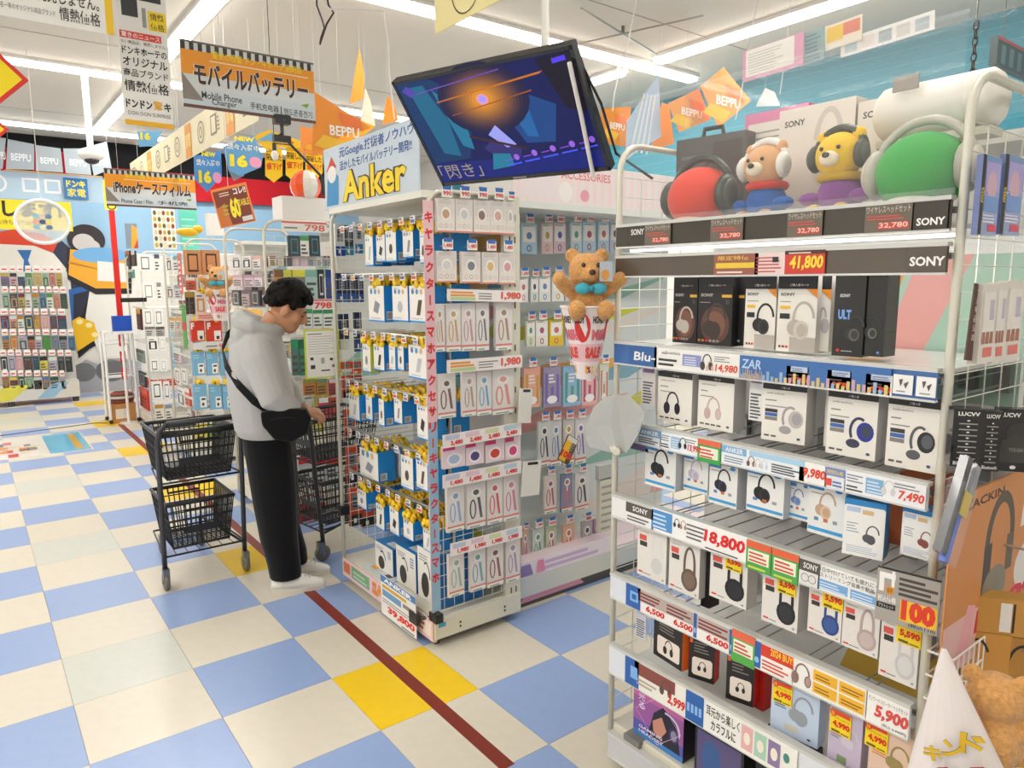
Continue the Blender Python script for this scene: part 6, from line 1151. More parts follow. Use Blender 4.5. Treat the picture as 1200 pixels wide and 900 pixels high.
def banner(g, w, h):
    g.r(0, h * .0, w, h * .03, '#f0b41c'); g.r(w * .1, h * .62, w * .42, h * .97, '#3a3a3c'); g.r(w * .1, h * .66, w * .92, h * .76, '#3a3a3c') if 0 else None; g.r(w * .1, h * .72, w * .9, h * .8, '#3a3a3c'); g.r(w * .55, h * .84, w * .68, h * .97, '#3a3a3c'); g.r(w * .76, h * .84, w * .9, h * .97, '#3a3a3c')
    g.r(w * .5, h * .57, w * .58, h * .68, '#9a9a98'); g.r(w * .62, h * .56, w * .98, h * .67, '#f2d21c'); g.t('情熱', w * .66, h * .62, w * .94, h * .66, '#5a4a10', .02); g.t('価格', w * .66, h * .565, w * .94, h * .605, '#5a4a10', .02)
    g.r(w * .03, h * .495, w * .86, h * .535, '#df4a3c'); g.t('驚きのニュース', w * .06, h * .5, w * .83, h * .53, WHITE, .03); g.t('ない商品は、発売しません。', w * .04, h * .465, w * .96, h * .485, '#444')
    for s, z, hh in (('ドンキホーテの', .405, .045), ('オリジナル', .34, .052), ('商品ブランド', .28, .045), ('情熱価格', .195, .065)): g.t(s, w * .05, h * z, w * .95, h * (z + hh), '#2d2b2a', .02)
    g.t('ドンドン', w * .05, h * .1, w * .58, h * .15, '#2d2b2a', .04); g.t('驚', w * .6, h * .1, w * .8, h * .155, '#f0b41c', .05); g.t('キ', w * .82, h * .1, w * .97, h * .15, '#2d2b2a', .04); g.t('DON DON SURPRISE', w * .08, h * .06, w * .95, h * .082, '#777')
hung('hanging_banner', 'tall white hanging banner with black Japanese lettering and yellow hem', 'banner', (c_.x - (b.x - a.x), y, c_.z), b.x - a.x, a.z - c_.z + .28, '#efece5', banner, mat='card')
y = 4.2; a, b = at(134, 41, 1, y), at(0, 18, 1, y)
hung('hanging_banner', 'white banner with yellow edge at the top left corner', 'banner', (a.x - .82, y, (a.z + b.z) / 2), .82, .52, '#efece5', lambda g, w, h: (g.r(w * .96, 0, w, h, '#f0c41c'), g.r(w * .4, h * .34, w * .8, h * .46, '#df4a3c'), g.t('が', w * .83, h * .34, w * .9, h * .46, '#3d3a38', .02), g.t('商品は、発売しません。', w * .42, h * .185, w * .93, h * .31, '#3d3a38', .02), g.t('驚名一等のオリジナル商品ブランド', w * .42, h * .07, w * .7, h * .12, '#6a6764'), g.t('情熱価格', w * .72, h * .05, w * .93, h * .17, '#4a4745', .01)))
# long cream board along the aisle
x = 1.6; y1, y0 = 4.75, 9.05; z0, z1 = 2.70, 2.985
def cream(g, w, h):
    rr = random.Random(3)
    for i in range(11):
        a = w * (.03 + i * .09)
        if i in (2, 6, 9): g.r(a, h * .02, a + w * .045, h * .95, '#ef9a26'); g.t('家電', a + w * .004, h * .3, a + w * .041, h * .7, '#f7e07a', .04)
        elif i % 2: g.arc(a + w * .025, h * .5, w * .022, h * .3, 0, 360, .012, '#8a8068', n=16); g.arc(a + w * .025, h * .5, w * .01, h * .15, 0, 360, .01, '#8a8068')
        else: g.r(a, h * .25, a + w * .035, h * .75, '#8a8068'); g.r(a + w * .005, h * .3, a + w * .03, h * .7, '#f0e4bc'); lines(g, a + w * .04, h * .3, a + w * .055, h * .7, 4, '#8a8068', .4)
hung('aisle_board', 'long cream board with device icons hanging along the aisle', 'sign', (x, y0, z0), y0 - y1, z1 - z0, '#f0e4bc', cream, RX, ((.1, 0), (.5, 0), (.9, 0)), eps=.002)
a = at(510, 40, 0, 1.75); b = at(585, 15, 0, 1.75)
hung('hanging_sign', 'cream hanging sign with a circled name at the top centre', 'sign', (1.75, a.y, a.z), abs(a.y - b.y) * 1.15, .3, '#f2e4a4', lambda g, w, h: (g.arc(w * .45, h * .42, w * .2, w * .2, 0, 360, .006, '#5a4a2c', n=24), g.t('別府', w * .35, h * .32, w * .55, h * .52, '#5a4a2c', .02)), RX)
t = thing('diamond_sign', 'yellow diamond sign with red border at the left edge', 'sign', tuple(at(-12, 88, 1, 5.6))); g = G(); g.p([(0, -.2), (.2, 0), (0, .2), (-.2, 0)], '#d8322c', y=0); g.p([(0, -.165), (.165, 0), (0, .165), (-.165, 0)], '#f4d81c', y=0); g.add([(0, .01, -.2), (.2, .01, 0), (0, .01, .2), (-.2, .01, 0)], [(3, 2, 1, 0)], '#c8302c'); g.obj('plate', t); g = G(); g.tube([(0, .005, .19), (0, .005, CEIL - t.location.z)], .003, '#d8d6d0', 4); g.obj('hanging_wire', t)
t = thing('diamond_sign', 'small red tip of a second diamond sign at the left edge', 'sign', tuple(at(-22, 149, 1, 8.0))); g = G(); g.p([(0, -.2), (.2, 0), (0, .2), (-.2, 0)], '#d8322c'); g.p([(0, -.165), (.165, 0), (0, .165), (-.165, 0)], '#f4d81c'); g.obj('plate', t); g = G(); g.tube([(0, .005, .19), (0, .005, CEIL - t.location.z)], .003, '#d8d6d0', 4); g.obj('hanging_wire', t)
# ---- pennants: outline in pixels on a plane facing the viewer, cloth with own thickness
def flag(name, label, Y, pts, c, draw=None, fr='y', string=True, group='pennants over the aisle', cat='flag', mat='cloth'):
    ax = 1 if fr == 'y' else 0
    P = [at(x, y, ax, Y) for x, y in pts]
    o0 = min(P, key=lambda v: v.z).copy(); k = 0 if fr == 'y' else 1; s = 1 if fr == 'y' else -1
    o0[k] = min(p[k] for p in P) if fr == 'y' else max(p[k] for p in P)
    L2 = [((p[k] - o0[k]) * s, p.z - o0.z) for p in P]
    t = thing(name, label, cat, o0, 0 if fr == 'y' else RX, group); n = len(L2)
    g = G(); g.add([(x, 0, z) for x, z in L2] + [(x, .004, z) for x, z in L2], [tuple(range(n)), tuple(reversed(range(n, 2 * n)))] + [(i, (i + 1) % n, n + (i + 1) % n, n + i) for i in range(n)], c); g.obj('cloth', t, mat)
    w = max(a for a, _ in L2); h = max(b for _, b in L2)
    if draw:
        g = G(.002); draw(g, w, h)
        if g.f: g.obj('print', t)
    if string:
        tx, tz = max(L2, key=lambda q: q[1]); g = G(); g.tube([(tx, .002, tz), (tx, .002, CEIL - o0.z)], .001, '#e0ded8', 4); g.obj('hanging_wire', t)
    return t
OR1, OR2 = '#f29a4a', '#f4b05e'
def bep(g, w, h):
    g.p([(w * .05, h * .2), (w * .45, h * .1), (w * .6, h * .3), (w * .2, h * .38)], '#f7c23a'); g.p([(w * .5, h * .55), (w * .85, h * .5), (w * .8, h * .7), (w * .45, h * .75)], '#ef7a3a'); g.t('BEPPU', w * .3, h * .38, w * .78, h * .54, '#fbf2e6', .03)
for pts, c, Y, lab, dr in (
    (((421, 57), (410, 122), (425, 116), (427, 90)), '#f2953f', 5.6, 'narrow orange pennant hanging edge-on left of the television', None),
    (((428, 103), (422, 150), (440, 147), (434, 118)), '#f6cdb8', 5.8, 'narrow pale pink pennant hanging left of the television', None),
    (((454, 112), (448, 146), (467, 141), (462, 122)), '#f08a34', 6.0, 'small orange pennant just left of the television', None),
    (((369, 108), (436, 150), (400, 160), (365, 185)), '#f39a48', 5.2, 'large orange pennant right of the larger orange sign', bep),
    (((398, 132), (440, 148), (412, 170), (388, 172)), '#f6b23a', 5.4, 'yellow orange pennant above the charger sign', None),
    (((352, 148), (395, 156), (384, 182), (353, 180)), '#f2a25a', 5.5, 'orange pennant below the larger orange sign', bep),
    (((704, 127), (740, 125), (734, 172), (706, 168)), '#f29a44', 4.4, 'orange pennant between television and headphone stand', bep),
    (((783, 121), (819, 104), (833, 140), (796, 155)), '#f4a860', 4.0, 'orange pennant behind the dark grey headphone box, left one', bep),
    (((821, 101), (848, 79), (880, 118), (842, 150)), '#f4a052', 3.9, 'orange pennant behind the dark grey headphone box, right one', bep),
    (((776, 120), (784, 123), (790, 168), (760, 178), (768, 160)), '#f3a050', 4.3, 'orange pennant edge behind the pale blue flag', None)):
    flag('pennant', lab, Y, pts, c, dr)
flag('pennant', 'pale blue and white pennant hanging right of the television', 4.1, ((772, 86), (735, 142), (733, 188), (755, 172), (775, 160)), '#c4d6ec', lambda g, w, h: [g.p([(w * (.1 + .15 * i), h * .1), (w * (.16 + .15 * i), h * .1), (w * (.5 + .1 * i), h * .75), (w * (.46 + .1 * i), h * .75)], '#eef2f6') for i in range(4)])
flag('pennant', 'small white pennant above the tan plush bear', 3.4, ((897, 103), (886, 125), (914, 124), (908, 108)), '#e6e4e2')
# grey city banners at the left
for i, pts in enumerate((((-8, 160), (7, 162), (3, 198), (-8, 197)), ((9, 163), (40, 169), (40, 199), (7, 198)), ((42, 170), (71, 174), (74, 202), (42, 200)), ((74, 174), (103, 174), (107, 205), (77, 203)), ((103, 172), (125, 166), (131, 198), (110, 206)))):
    flag('city_banner', '%s grey city banner from the left under the black band' % NTH[i], 11.3, pts, '#aab4bc', lambda g, w, h: g.t('BEPPU', w * .2, h * .3, w * .85, h * .55, '#e9edf0', .02), group='grey city banners')
flag('pennant', 'red wedge between two grey city banners', 11.35, ((2, 175), (7, 172), (9, 198), (1, 200)), '#b8202c', string=False); flag('pennant', 'second red wedge between two grey city banners', 11.35, ((38, 176), (43, 174), (46, 201), (38, 200)), '#b8202c', string=False); flag('pennant', 'third red wedge between two grey city banners', 11.35, ((70, 178), (76, 178), (80, 204), (72, 203)), '#b8202c', string=False)
def i16(g, w, h):
    g.t('NEW', w * .3, h * .82, w * .8, h * .93, '#f2e23a', .05); g.t('続々入荷中', w * .1, h * .6, w * .92, h * .75, WHITE, .05); g.t('16', w * .15, h * .2, w * .6, h * .5, '#f4e23a', .06); g.e(w * .8, h * .35, w * .16, h * .13, '#e6a0cc')
flag('pennant', 'blue pentagon flag with yellow number sixteen, left of two', 6.4, ((227, 183), (259, 176), (260, 206), (243, 225), (228, 210)), '#4f8fcf', i16, mat='card')
flag('pennant', 'blue tilted flag with yellow number sixteen, right of two', 6.2, ((261, 172), (297, 158), (308, 184), (306, 196), (282, 206), (268, 200)), '#5fa0d8', i16, mat='card')
flag('pennant', 'grey folded flag below the blue sixteen flags', 6.3, ((270, 184), (284, 190), (286, 206), (274, 212), (268, 200)), '#8d9298', None, mat='card')
flag('pennant', 'small blue flag peeking out below the white banner', 6.6, ((161, 154), (190, 153), (182, 171), (163, 172)), '#6fb0dc', lambda g, w, h: g.t('16', w * .1, h * .4, w * .5, h * .8, '#f4e23a', .05), mat='card')
for i, pts in enumerate((((311, 176), (331, 174), (331, 206), (321, 214), (311, 206)), ((335, 172), (355, 172), (355, 206), (345, 213), (335, 205)), ((358, 180), (378, 178), (378, 203), (369, 212), (358, 204)))):
    flag('pennant', '%s yellow discount flag from the left with red lettering' % NTH[i], 5.7, pts, '#f2c81c', lambda g, w, h: (g.t('突破した', w * .08, h * .62, w * .92, h * .82, '#2d2318', .05), g.t('値下げ', w * .08, h * .36, w * .92, h * .56, '#d8281f', .06), lines(g, w * .1, h * .86, w * .9, h * .97, 2, '#a8781c', .4)), mat='card')
flag('pennant', 'yellow and blue flag behind the hanging camera', 5.9, ((297, 160), (315, 152), (352, 165), (352, 178), (330, 172), (312, 176)), '#e8c22a', lambda g, w, h: (g.p([(w * .05, h * .4), (w * .4, h * .9), (w * .55, h * .5)], '#6fb0dc'), lines(g, w * .4, h * .35, w * .95, h * .6, 2, '#6a4a1c', .5)), mat='card')
# orange campaign poster 60
BLp, BRp, TLp = at(259, 268, 1, 4.9), at(300, 259, 1, 4.72), at(254, 222, 1, 4.88)
m2, w, h = axes(BLp, BRp, TLp); t = thing('campaign_poster', 'brown orange campaign poster with a big yellow sixty', 'poster'); t.matrix_world = m2
g = G(); g.b(0, 0, 0, w, .004, h, '#e8843a'); g.r(w * .04, h * .03, w * .96, h * .93, '#7a3420'); g.p([(w * .04, h * .03), (w * .35, h * .03), (w * .3, h * .6), (w * .04, h * .5)], '#c8702c'); g.t('60', w * .4, h * .18, w * .68, h * .7, '#f4e02a', .05); g.t('TABLE', w * .66, h * .45, w * .96, h * .62, '#e8c83a', .03); g.t('コレ!!', w * .6, h * .76, w * .95, h * .92, '#f4ece0', .03); lines(g, w * .2, h * .78, w * .55, h * .9, 2, '#e8d0b0', .4); lines(g, w * .2, h * .3, w * .38, h * .6, 3, '#a8a83a', .5); g.r(w * .66, h * .06, w * .95, h * .18, '#d9d4cc'); g.obj('poster_sheet', t)
mi = m2.inverted(); g = G(); a = m2 @ Vector((w * .5, .002, h)); g.tube([tuple(mi @ a), tuple(mi @ Vector((a.x, a.y, CEIL)))], .002, '#d8d6d0', 4); g.obj('hanging_wire', t)
# striped ball on the carton, bulb, camera on a stick, dome camera
b = at(358, 218, 1, 5.05); t = thing('striped_ball', 'orange and white striped beach ball on the white carton', 'ball', (b.x, b.y, b.z)); g = G(); R = .11; n = 12
for j in range(n):
    for i in range(8):
        q = lambda i, j: (R * math.sin(math.pi * i / 8) * math.cos(2 * math.pi * j / n), R * math.sin(math.pi * i / 8) * math.sin(2 * math.pi * j / n), R * math.cos(math.pi * i / 8))
        g.add([q(i, j), q(i + 1, j), q(i + 1, j + 1), q(i, j + 1)], [(0, 1, 2, 3)], '#ef5a2a' if (j // 2) % 2 else '#f2ece2')
g.obj('ball_skin', t, 'gloss', True)
c = at(330, 142, 1, 4.7); t = thing('action_camera', 'small black camera hanging below the larger orange sign', 'camera', tuple(c))
g = G(); g.b(-.05, -.03, -.02, .05, .03, .035, '#17171a'); g.obj('camera_body', t, 'plastic'); g = G(); g.ball((0, -.032, .005), (.016, .012, .016), '#3a3f48', 12, 6); g.obj('lens', t, 'gloss', True); g = G(); g.tube([(0, 0, -.02), (0, 0, -.08), (-.03, 0, -.1)], .012, '#1b1b1e', 6); g.b(-.06, -.02, -.13, .05, .02, -.09, '#1b1b1e'); g.obj('clamp', t, 'plastic')
c2 = at(378, 208, 1, 4.7) - c; g = G(); g.tube([(.02, 0, -.11), tuple(c2)], .008, '#1a1a1c', 6); g.tube([tuple(c2), (c2.x, c2.y, c2.z - .12)], .012, '#1a1a1c', 6); g.obj('arm', t, 'plastic'); g = G(); g.tube([(-.0, 0, .035), (0, 0, .09)], .004, '#1a1a1c', 5); g.obj('stem', t, 'plastic')
c = at(322, 182, 1, 5.0); t = thing('light_bulb', 'small hanging light bulb in front of the yellow flags', 'light bulb', tuple(c)); g = G(); g.ball((0, 0, 0), (.025, .025, .035), '#f4efe0', 12, 8); g.obj('bulb', t, 'gloss', True); g = G(); g.lathe([(.014, .03), (.014, .08)], '#2a2a2c', 0, 0, 10); g.tube([(0, 0, .08), (0, 0, CEIL - c.z)], .003, '#2a2a2c', 4); g.obj('socket', t, 'plastic')
c = at(107, 186, 1, 8.6); t = thing('dome_camera', 'white security camera on a ceiling pole at upper left', 'camera', tuple(c)); g = G(); g.ball((0, 0, .04), (.12, .12, .07), '#e6e4de', 16, 8); g.obj('dome', t, 'plastic', True); g = G(); g.ball((0, -.02, -.02), (.07, .07, .04), '#2a2a2e', 14, 6); g.obj('lens', t, 'gloss', True); g = G(); g.tube([(0, 0, .08), (0, 0, CEIL - c.z)], .03, '#eceae4', 10); g.lathe([(.13, CEIL - c.z - .02), (.13, CEIL - c.z)], '#e0ded8', 0, 0, 16); g.obj('pole', t, 'enamel')
# round clear fan hanging in front of the mural
c = at(50, 260, 1, 8.2); t = thing('round_fan', 'round clear plastic fan with white rim hanging before the yellow banner', 'fan', tuple(c)); g = G(); n = 32
g.tube([(.215 * math.cos(2 * math.pi * i / n), 0, .2 * math.sin(2 * math.pi * i / n)) for i in range(n)], .016, '#eeeeea', 8, closed=True); g.obj('rim', t, 'plastic', True)
g = G(); g.add([(.21 * math.cos(2 * math.pi * i / n), .002, .195 * math.sin(2 * math.pi * i / n)) for i in range(n)], [tuple(range(n))], WHITE); mk('frost', .3, alpha=.55, color='#e2e6e4'); g.obj('disc', t, 'frost'); g = G(.003); [g.e(-.05 + .05 * (i % 3), -.05 + .05 * (i // 3), .028, .022, c) for i, c in enumerate(('#8fc4dc', '#d9e2c8', '#5f7fae', '#e4a8a0', '#3d5a8a', '#e6dc8a', '#8fc4dc', '#d8c8c0', '#6a8ab4'))]; g.obj('print', t)
g = G(); g.tube([(0, 0, .2), (0, 0, CEIL - c.z)], .002, '#dddbd6', 4); g.obj('hanging_wire', t)
# cables under the ceiling
def cable(label, pts, r, c, ax, v): 
    P = [at(x, y, ax, v) for x, y in pts]; g = G(); g.tube([tuple(p - P[0]) for p in P], r, c, 5); o = g.obj('cable', mat='plastic', loc=P[0]); return tag(o, label, 'cable')
cable('dark knotted power cable dangling from the ceiling at top centre', [(371, -20), (371, 6), (378, 25), (380, 33), (376, 45), (375, 52), (379, 40), (383, 28), (391, 15), (385, 6), (380, -20)], .006, '#3c2a28', 1, 4.3)
cable('white cable running under the ceiling and down to the television left side', [(365, -25), (378, 4), (388, 11), (450, 13), (455, 50), (456, 84), (462, 140)], .005, '#e6e3dc', 1, 4.2)
cable('white cable hanging down past the television right side', [(752, -30), (746, 0), (735, 55), (720, 110), (718, 130)], .005, '#e9e6e0', 1, 3.6)
cable('white cable hanging in front of the orange pennants', [(896, -30), (888, 0), (876, 60), (868, 115), (862, 140)], .004, '#e9e6e0', 1, 3.2)
cable('white cord hanging above the tan plush bear', [(930, -40), (922, 55), (914, 110)], .003, '#eceae6', 1, 3.0)
c0 = at(730, 38, 2, CEIL - .05); t = thing('ceiling_hanger', 'thin crossed metal hanger rods under the ceiling right of the television', 'hanger', (c0.x, c0.y, CEIL - .06))
for a in (.3, 1.87): g = G(); g.tube([(-.7 * math.cos(a), -.7 * math.sin(a), 0), (.7 * math.cos(a), .7 * math.sin(a), 0)], .008, '#b8b0a4', 5); g.obj('rod', t, 'steel')
g = G(); g.tube([(0, 0, 0), (0, 0, .06)], .015, '#8a8478', 6); g.obj('ceiling_fixing', t, 'steel')
# teal band on the right wall, clear panel with leaflets, chain
zt = CEIL - .002
g = G(); g.b(0, -4, 0, .02, 10.6, 1.2, '#3f93a6'); [g.b(-.004, -4, .12 * k, 0, 10.6, .12 * k + .008, '#5aa6b6') for k in range(1, 10)]; o = g.obj('teal_band', wr, 'wood', loc=(XW1 - .03, 0, zt - 1.2))
def leaf(label, pts, X, c, draw):
    BLp, BRp, TLp = [at(x, y, 0, X) for x, y in pts]; m3, w, h = axes(BLp, BRp, TLp); t = thing('leaflet', label, 'leaflet', group='leaflets clipped on the clear panel'); t.matrix_world = m3; g = G(); g.b(0, 0, 0, w, .002, h, c); draw(g, w, h); g.obj('sheet', t)
t = thing('clear_panel', 'tall clear acrylic panel hung above the headphone stand', 'panel', (2.3, 1.9, 2.12), RX)
g = G(); g.b(0, 0, 0, 1.5, .004, .75, WHITE); g.obj('sheet', t, 'acrylic')
for a in (.12, .75): 
    g = G(); g.tube([(a, .002, .75), (a, .002, CEIL - 2.12)], .0018, '#e6e4e0', 4); g.b(a - .02, -.006, .72, a + .02, .01, .76, '#b9b9b4'); g.obj('clip', t, 'steel')
leaf('pink framed leaflet clipped on the clear panel above the plush toys', ((870, 97), (941, 76), (868, 62)), 2.32, '#dfa0b8', lambda g, w, h: (g.r(w * .06, h * .12, w * .86, h * .98, '#ece8e0'), lines(g, w * .1, h * .2, w * .7, h * .9, 8, '#c4beb4', .35)))
leaf('teal and green leaflet on the clear panel beside the pink one', ((943, 76), (966, 68), (941, 40)), 2.33, '#8fa8a8', lambda g, w, h: lines(g, w * .05, h * .05, w * .95, h * .95, 7, '#6f8a90', .5))
leaf('red and yellow leaflet on the clear panel at upper right', ((967, 60), (1010, 46), (966, 32)), 2.34, '#e6dcc8', lambda g, w, h: (g.r(w * .05, h * .3, w * .5, h * .9, '#e6c04a'), g.r(w * .5, h * .4, w * .95, h * .9, '#d8806a')))
leaf('white leaflet with small grey pictures on the clear panel, rightmost', ((985, 68), (1095, 34), (984, 48)), 2.35, '#e3e1dc', lambda g, w, h: [g.r(w * (.05 + .19 * i), h * .15, w * (.19 + .19 * i), h * .8, ('#b4c4c8', '#dccfc8', '#9aa4a8', '#c8c4bc', '#aab4b8')[i]) for i in range(5)])
t = thing('chain', 'dark metal chain hanging beside the right post', 'chain', tuple(at(1144, 30, 0, 2.0))); n = 9
for i in range(n):
    g = G(); z = -.018 * i; rr_ = [(.006 * math.cos(a) if i % 2 else 0, 0 if i % 2 else .006 * math.cos(a), z + .012 * math.sin(a)) for a in [2 * math.pi * k / 8 for k in range(8)]]; g.tube(rr_, .002, '#5a5652', 5, closed=True); g.obj('link', t, 'steel', True)
g = G(); g.tube([(0, 0, .0), (0, 0, CEIL - t.location.z)], .002, '#8a8680', 4); g.obj('wire', t, 'steel')
o = prod('hanging_sign', 'dark red and black hanging box sign at the upper right corner', 'sign', 'y', 2.1, 1168, 1215, 52, 86, .05, ['#2a3a3c', '#1f2a2c', '#2a3a3c', '#2a3a3c', '#b8404a', '#2a3a3c'], lambda g, w, h: (g.r(0, h * .88, w, h, '#b8404a'), [g.r(w * (.1 + .2 * i), h * .1, w * (.2 + .2 * i), h * .75, '#557a7c') for i in range(4)]))
g = G(); [g.tube([(o['w'] * k, .025, o['h']), (o['w'] * k, .025, CEIL - o.location.z)], .003, '#8a8680', 4) for k in (.2, .8)]; g.obj('hanging_wire', o, 'steel')
# ================================================================== shopping carts
def basket_mesh(W, D, H, taper=.84):
    g = G(); c = '#17181b'
    def P(u, v, t):            # u,v in 0..1 around, t height 0..1
        k = taper + (1 - taper) * t; return (W / 2 + (u - .5) * W * k, D / 2 + (v - .5) * D * k, H * t)
    def bar(a, b, r=.0035): g.tube([P(*a), P(*b)], r, c, 4, False)
    nu, nv = max(4, int(W / .028)), max(4, int(D / .028))
    for i in range(nu + 1):
        u = i / nu; bar((u, 0, 0), (u, 0, 1)); bar((u, 1, 0), (u, 1, 1)); bar((u, 0, 0), (u, 1, 0), .003)
    for i in range(nv + 1):
        v = i / nv; bar((0, v, 0), (0, v, 1)); bar((1, v, 0), (1, v, 1)); bar((0, v, 0), (1, v, 0), .003)
    for t, r in ((.0, .006), (.2, .0035), (.4, .0035), (.62, .006), (.8, .0035)):
        g.tube([P(0, 0, t), P(1, 0, t), P(1, 1, t), P(0, 1, t)], r, c, 4, closed=True)
    return g.mesh('basket_lattice', 'plastic'), P
def basket(label, parent_loc, rz, W, D, H, off):
    t = thing('shopping_basket', label, 'basket', parent_loc, rz, 'black shopping baskets'); me, P = basket_mesh(W, D, H)
    mo('basket_lattice', me, t, off)
    g = G(); g.tube([P(0, 0, 1), P(1, 0, 1), P(1, 1, 1), P(0, 1, 1)], .012, '#1b1c1f', 6, closed=True); g.obj('rim', t, 'plastic', loc=off)
    for v in (0, 1):
        g = G(); a, b = P(.25, v, .98), P(.75, v, .98); s = -.01 if v == 0 else .01
        g.tube([a, (a[0], a[1] + s, a[2] - .035), (b[0], b[1] + s, b[2] - .035), b], .007, '#141517', 5); g.obj('grip', t, 'plastic', loc=off)
    g = G(); k = [P(.2, 0, .3), P(.8, 0, .3), P(.8, 0, .46), P(.2, 0, .46)]; g.add([(x, y - .004, z) for x, y, z in k], [(0, 1, 2, 3)], '#232428'); g.obj('name_plate', t, 'plastic', loc=off)
    return t
def cart(label, loc, rz, W=.43, D=.6, lab=('', '')):
    t = thing('shopping_cart', label, 'shopping cart', loc, rz, 'two-tier shopping carts'); c = '#3a3b3f'
    for s, x in ((-1, 0), (1, W)):
        g = G(); g.tube([(x, .02, .1), (x - s * .0, .0, .35), (x, -.02, .62), (x, -.035, .84), (x - s * .012, -.045, .90), (x - s * .05, -.05, .935)], .0135, c, 8); g.obj('upright', t, 'plastic', True)
        g = G(); g.tube([(x, .02, .17), (x - s * .06, .3, .2), (x - s * .1, D, .2), (x - s * .1, D, .1)], .008, c, 6); g.obj('lower_rail', t, 'steel', True)
    g = G(); g.tube([(.05, -.05, .935), (W - .05, -.05, .935)], .0165, '#2a2b2e', 8); g.tube([(.02, -.03, .885), (W * .3, .02, .87), (W * .7, .02, .87), (W - .02, -.03, .885)], .011, '#2a2b2e', 6); g.obj('handle', t, 'plastic', True)
    for z, y1, n in ((.60, .40, 7), (.19, .5, 7)):
        g = G(); g.tube([(0, 0, z), (W, 0, z), (W - .04, y1, z), (.04, y1, z)], .006, c, 6, closed=True)
        for i in range(1, n): x = W * i / n; g.tube([(x, 0, z), (x * .85 + W * .07, y1, z)], .003, c, 4, False)
        g.obj('tray_frame', t, 'steel')
    for i, (x, y) in enumerate(((0, .0), (W, .0), (.1, D), (W - .1, D))):
        g = G(); g.b(x - .016, y - .02, .055, x + .016, y + .02, .125, '#8d8d8a'); g.tube([(x - .02, y + .012, .05), (x + .02, y + .012, .05)], .012, '#9a9a96', 8); f = g.obj('caster_fork', t, 'steel')
        n = 18; g = G(); R = .05; g.loft([[(xx, y + .012 + rr * math.cos(2 * math.pi * j / n), .05 + rr * math.sin(2 * math.pi * j / n)) for j in range(n)] for xx, rr in ((x - .013, R * .9), (x - .009, R), (x + .009, R), (x + .013, R * .9))], '#6f6a60'); g.obj('wheel', t, 'plastic', True)
    basket(lab[0], loc, rz, .40, .46, .25, (.015, .0, .61)); basket(lab[1], loc, rz, .36, .40, .26, (.035, .05, .20))
    return t
cart('black two-tier shopping cart standing alone left of the man', (.75, 4.12, 0), 0, lab=('upper black basket on the cart left of the man', 'lower black basket on the cart left of the man'))
cart('black shopping cart half hidden in front of the man', (1.52, 4.42, 0), -math.pi / 2 + .15, lab=('upper black basket on the cart in front of the man', 'lower black basket on the cart in front of the man'))
t = thing('plastic_bag', 'clear crumpled bag lying in the upper basket left of the man', 'bag', (.86, 4.3, .64)); g = G(); g.ball((0, 0, .07), (.07, .06, .07), '#cdd6de', 10, 7); g.obj('bag_film', t, 'film', True)
# ================================================================== the man
def skinobj(name, g, parent, col, mat, vox, sm=6):
    o = g.obj(name, parent, mat); remesh(o, vox, sm); paint(o, col); return o
pm = at(327, 684, 2, 0)
man = thing('person', 'man in grey hooded sweatshirt and black trousers looking down at his cart', 'person', (pm.x, pm.y, 0), math.atan2(-.40, .92))
def ring(cx, cy, z, rx, ry, n=20, lean=0): return [(cx + rx * math.cos(2 * math.pi * j / n), cy + ry * math.sin(2 * math.pi * j / n), z + lean * math.cos(2 * math.pi * j / n)) for j in range(n)]
# body (skin): head, neck, torso core, arms, hands, legs as one surface
SK = '#c08a68'; g = G()
hc = Vector((.115, 0, 1.535)); tl = math.radians(30); ct, st = math.cos(tl), math.sin(tl)
def hd(x, y, z): return (hc.x + x * ct + z * st, hc.y + y, hc.z - x * st + z * ct)      # head frame, tilted forwards
def hball(x, y, z, r, gg=None, col=SK, n=14, m=10):
    gg = gg or g; k = G(); k.ball((0, 0, 0), r, col, n, m); gg.add([hd(x + a, y + b, z + c) for a, b, c in k.v], k.f, col)
hball(-.012, 0, .03, (.098, .076, .09)); hball(.03, 0, -.03, (.07, .062, .085)); hball(.055, 0, -.075, (.042, .045, .04)); hball(.0, 0, -.06, (.06, .055, .05))
k = G(); k.tube([(.098, 0, .02), (.118, 0, -.02), (.1, 0, -.033)], [.009, .015, .009], SK, 8); g.add([hd(*v) for v in k.v], k.f, SK)          # nose
hball(.085, 0, -.06, (.015, .024, .007)); hball(.083, 0, -.072, (.014, .02, .008)); hball(.086, 0, .03, (.012, .05, .01))                     # lips, brow ridge
for s in (1, -1):
    k = G(); k.ball((0, 0, 0), (.024, .012, .036), SK, 12, 8); g.add([hd(-.002 + a, s * (.088) + b, -.012 + c) for a, b, c in k.v], k.f, SK); hball(.06, s * .045, -.02, (.03, .022, .03))
g.tube([(-.03, 0, 1.38), (.01, 0, 1.43), (.06, 0, 1.5)], [.06, .055, .055], SK, 12)
g.loft([ring(-.02, 0, z, rx, ry) for z, rx, ry in ((.86, .11, .15), (1.0, .1, .145), (1.2, .105, .16), (1.36, .09, .17), (1.42, .05, .07))], SK)
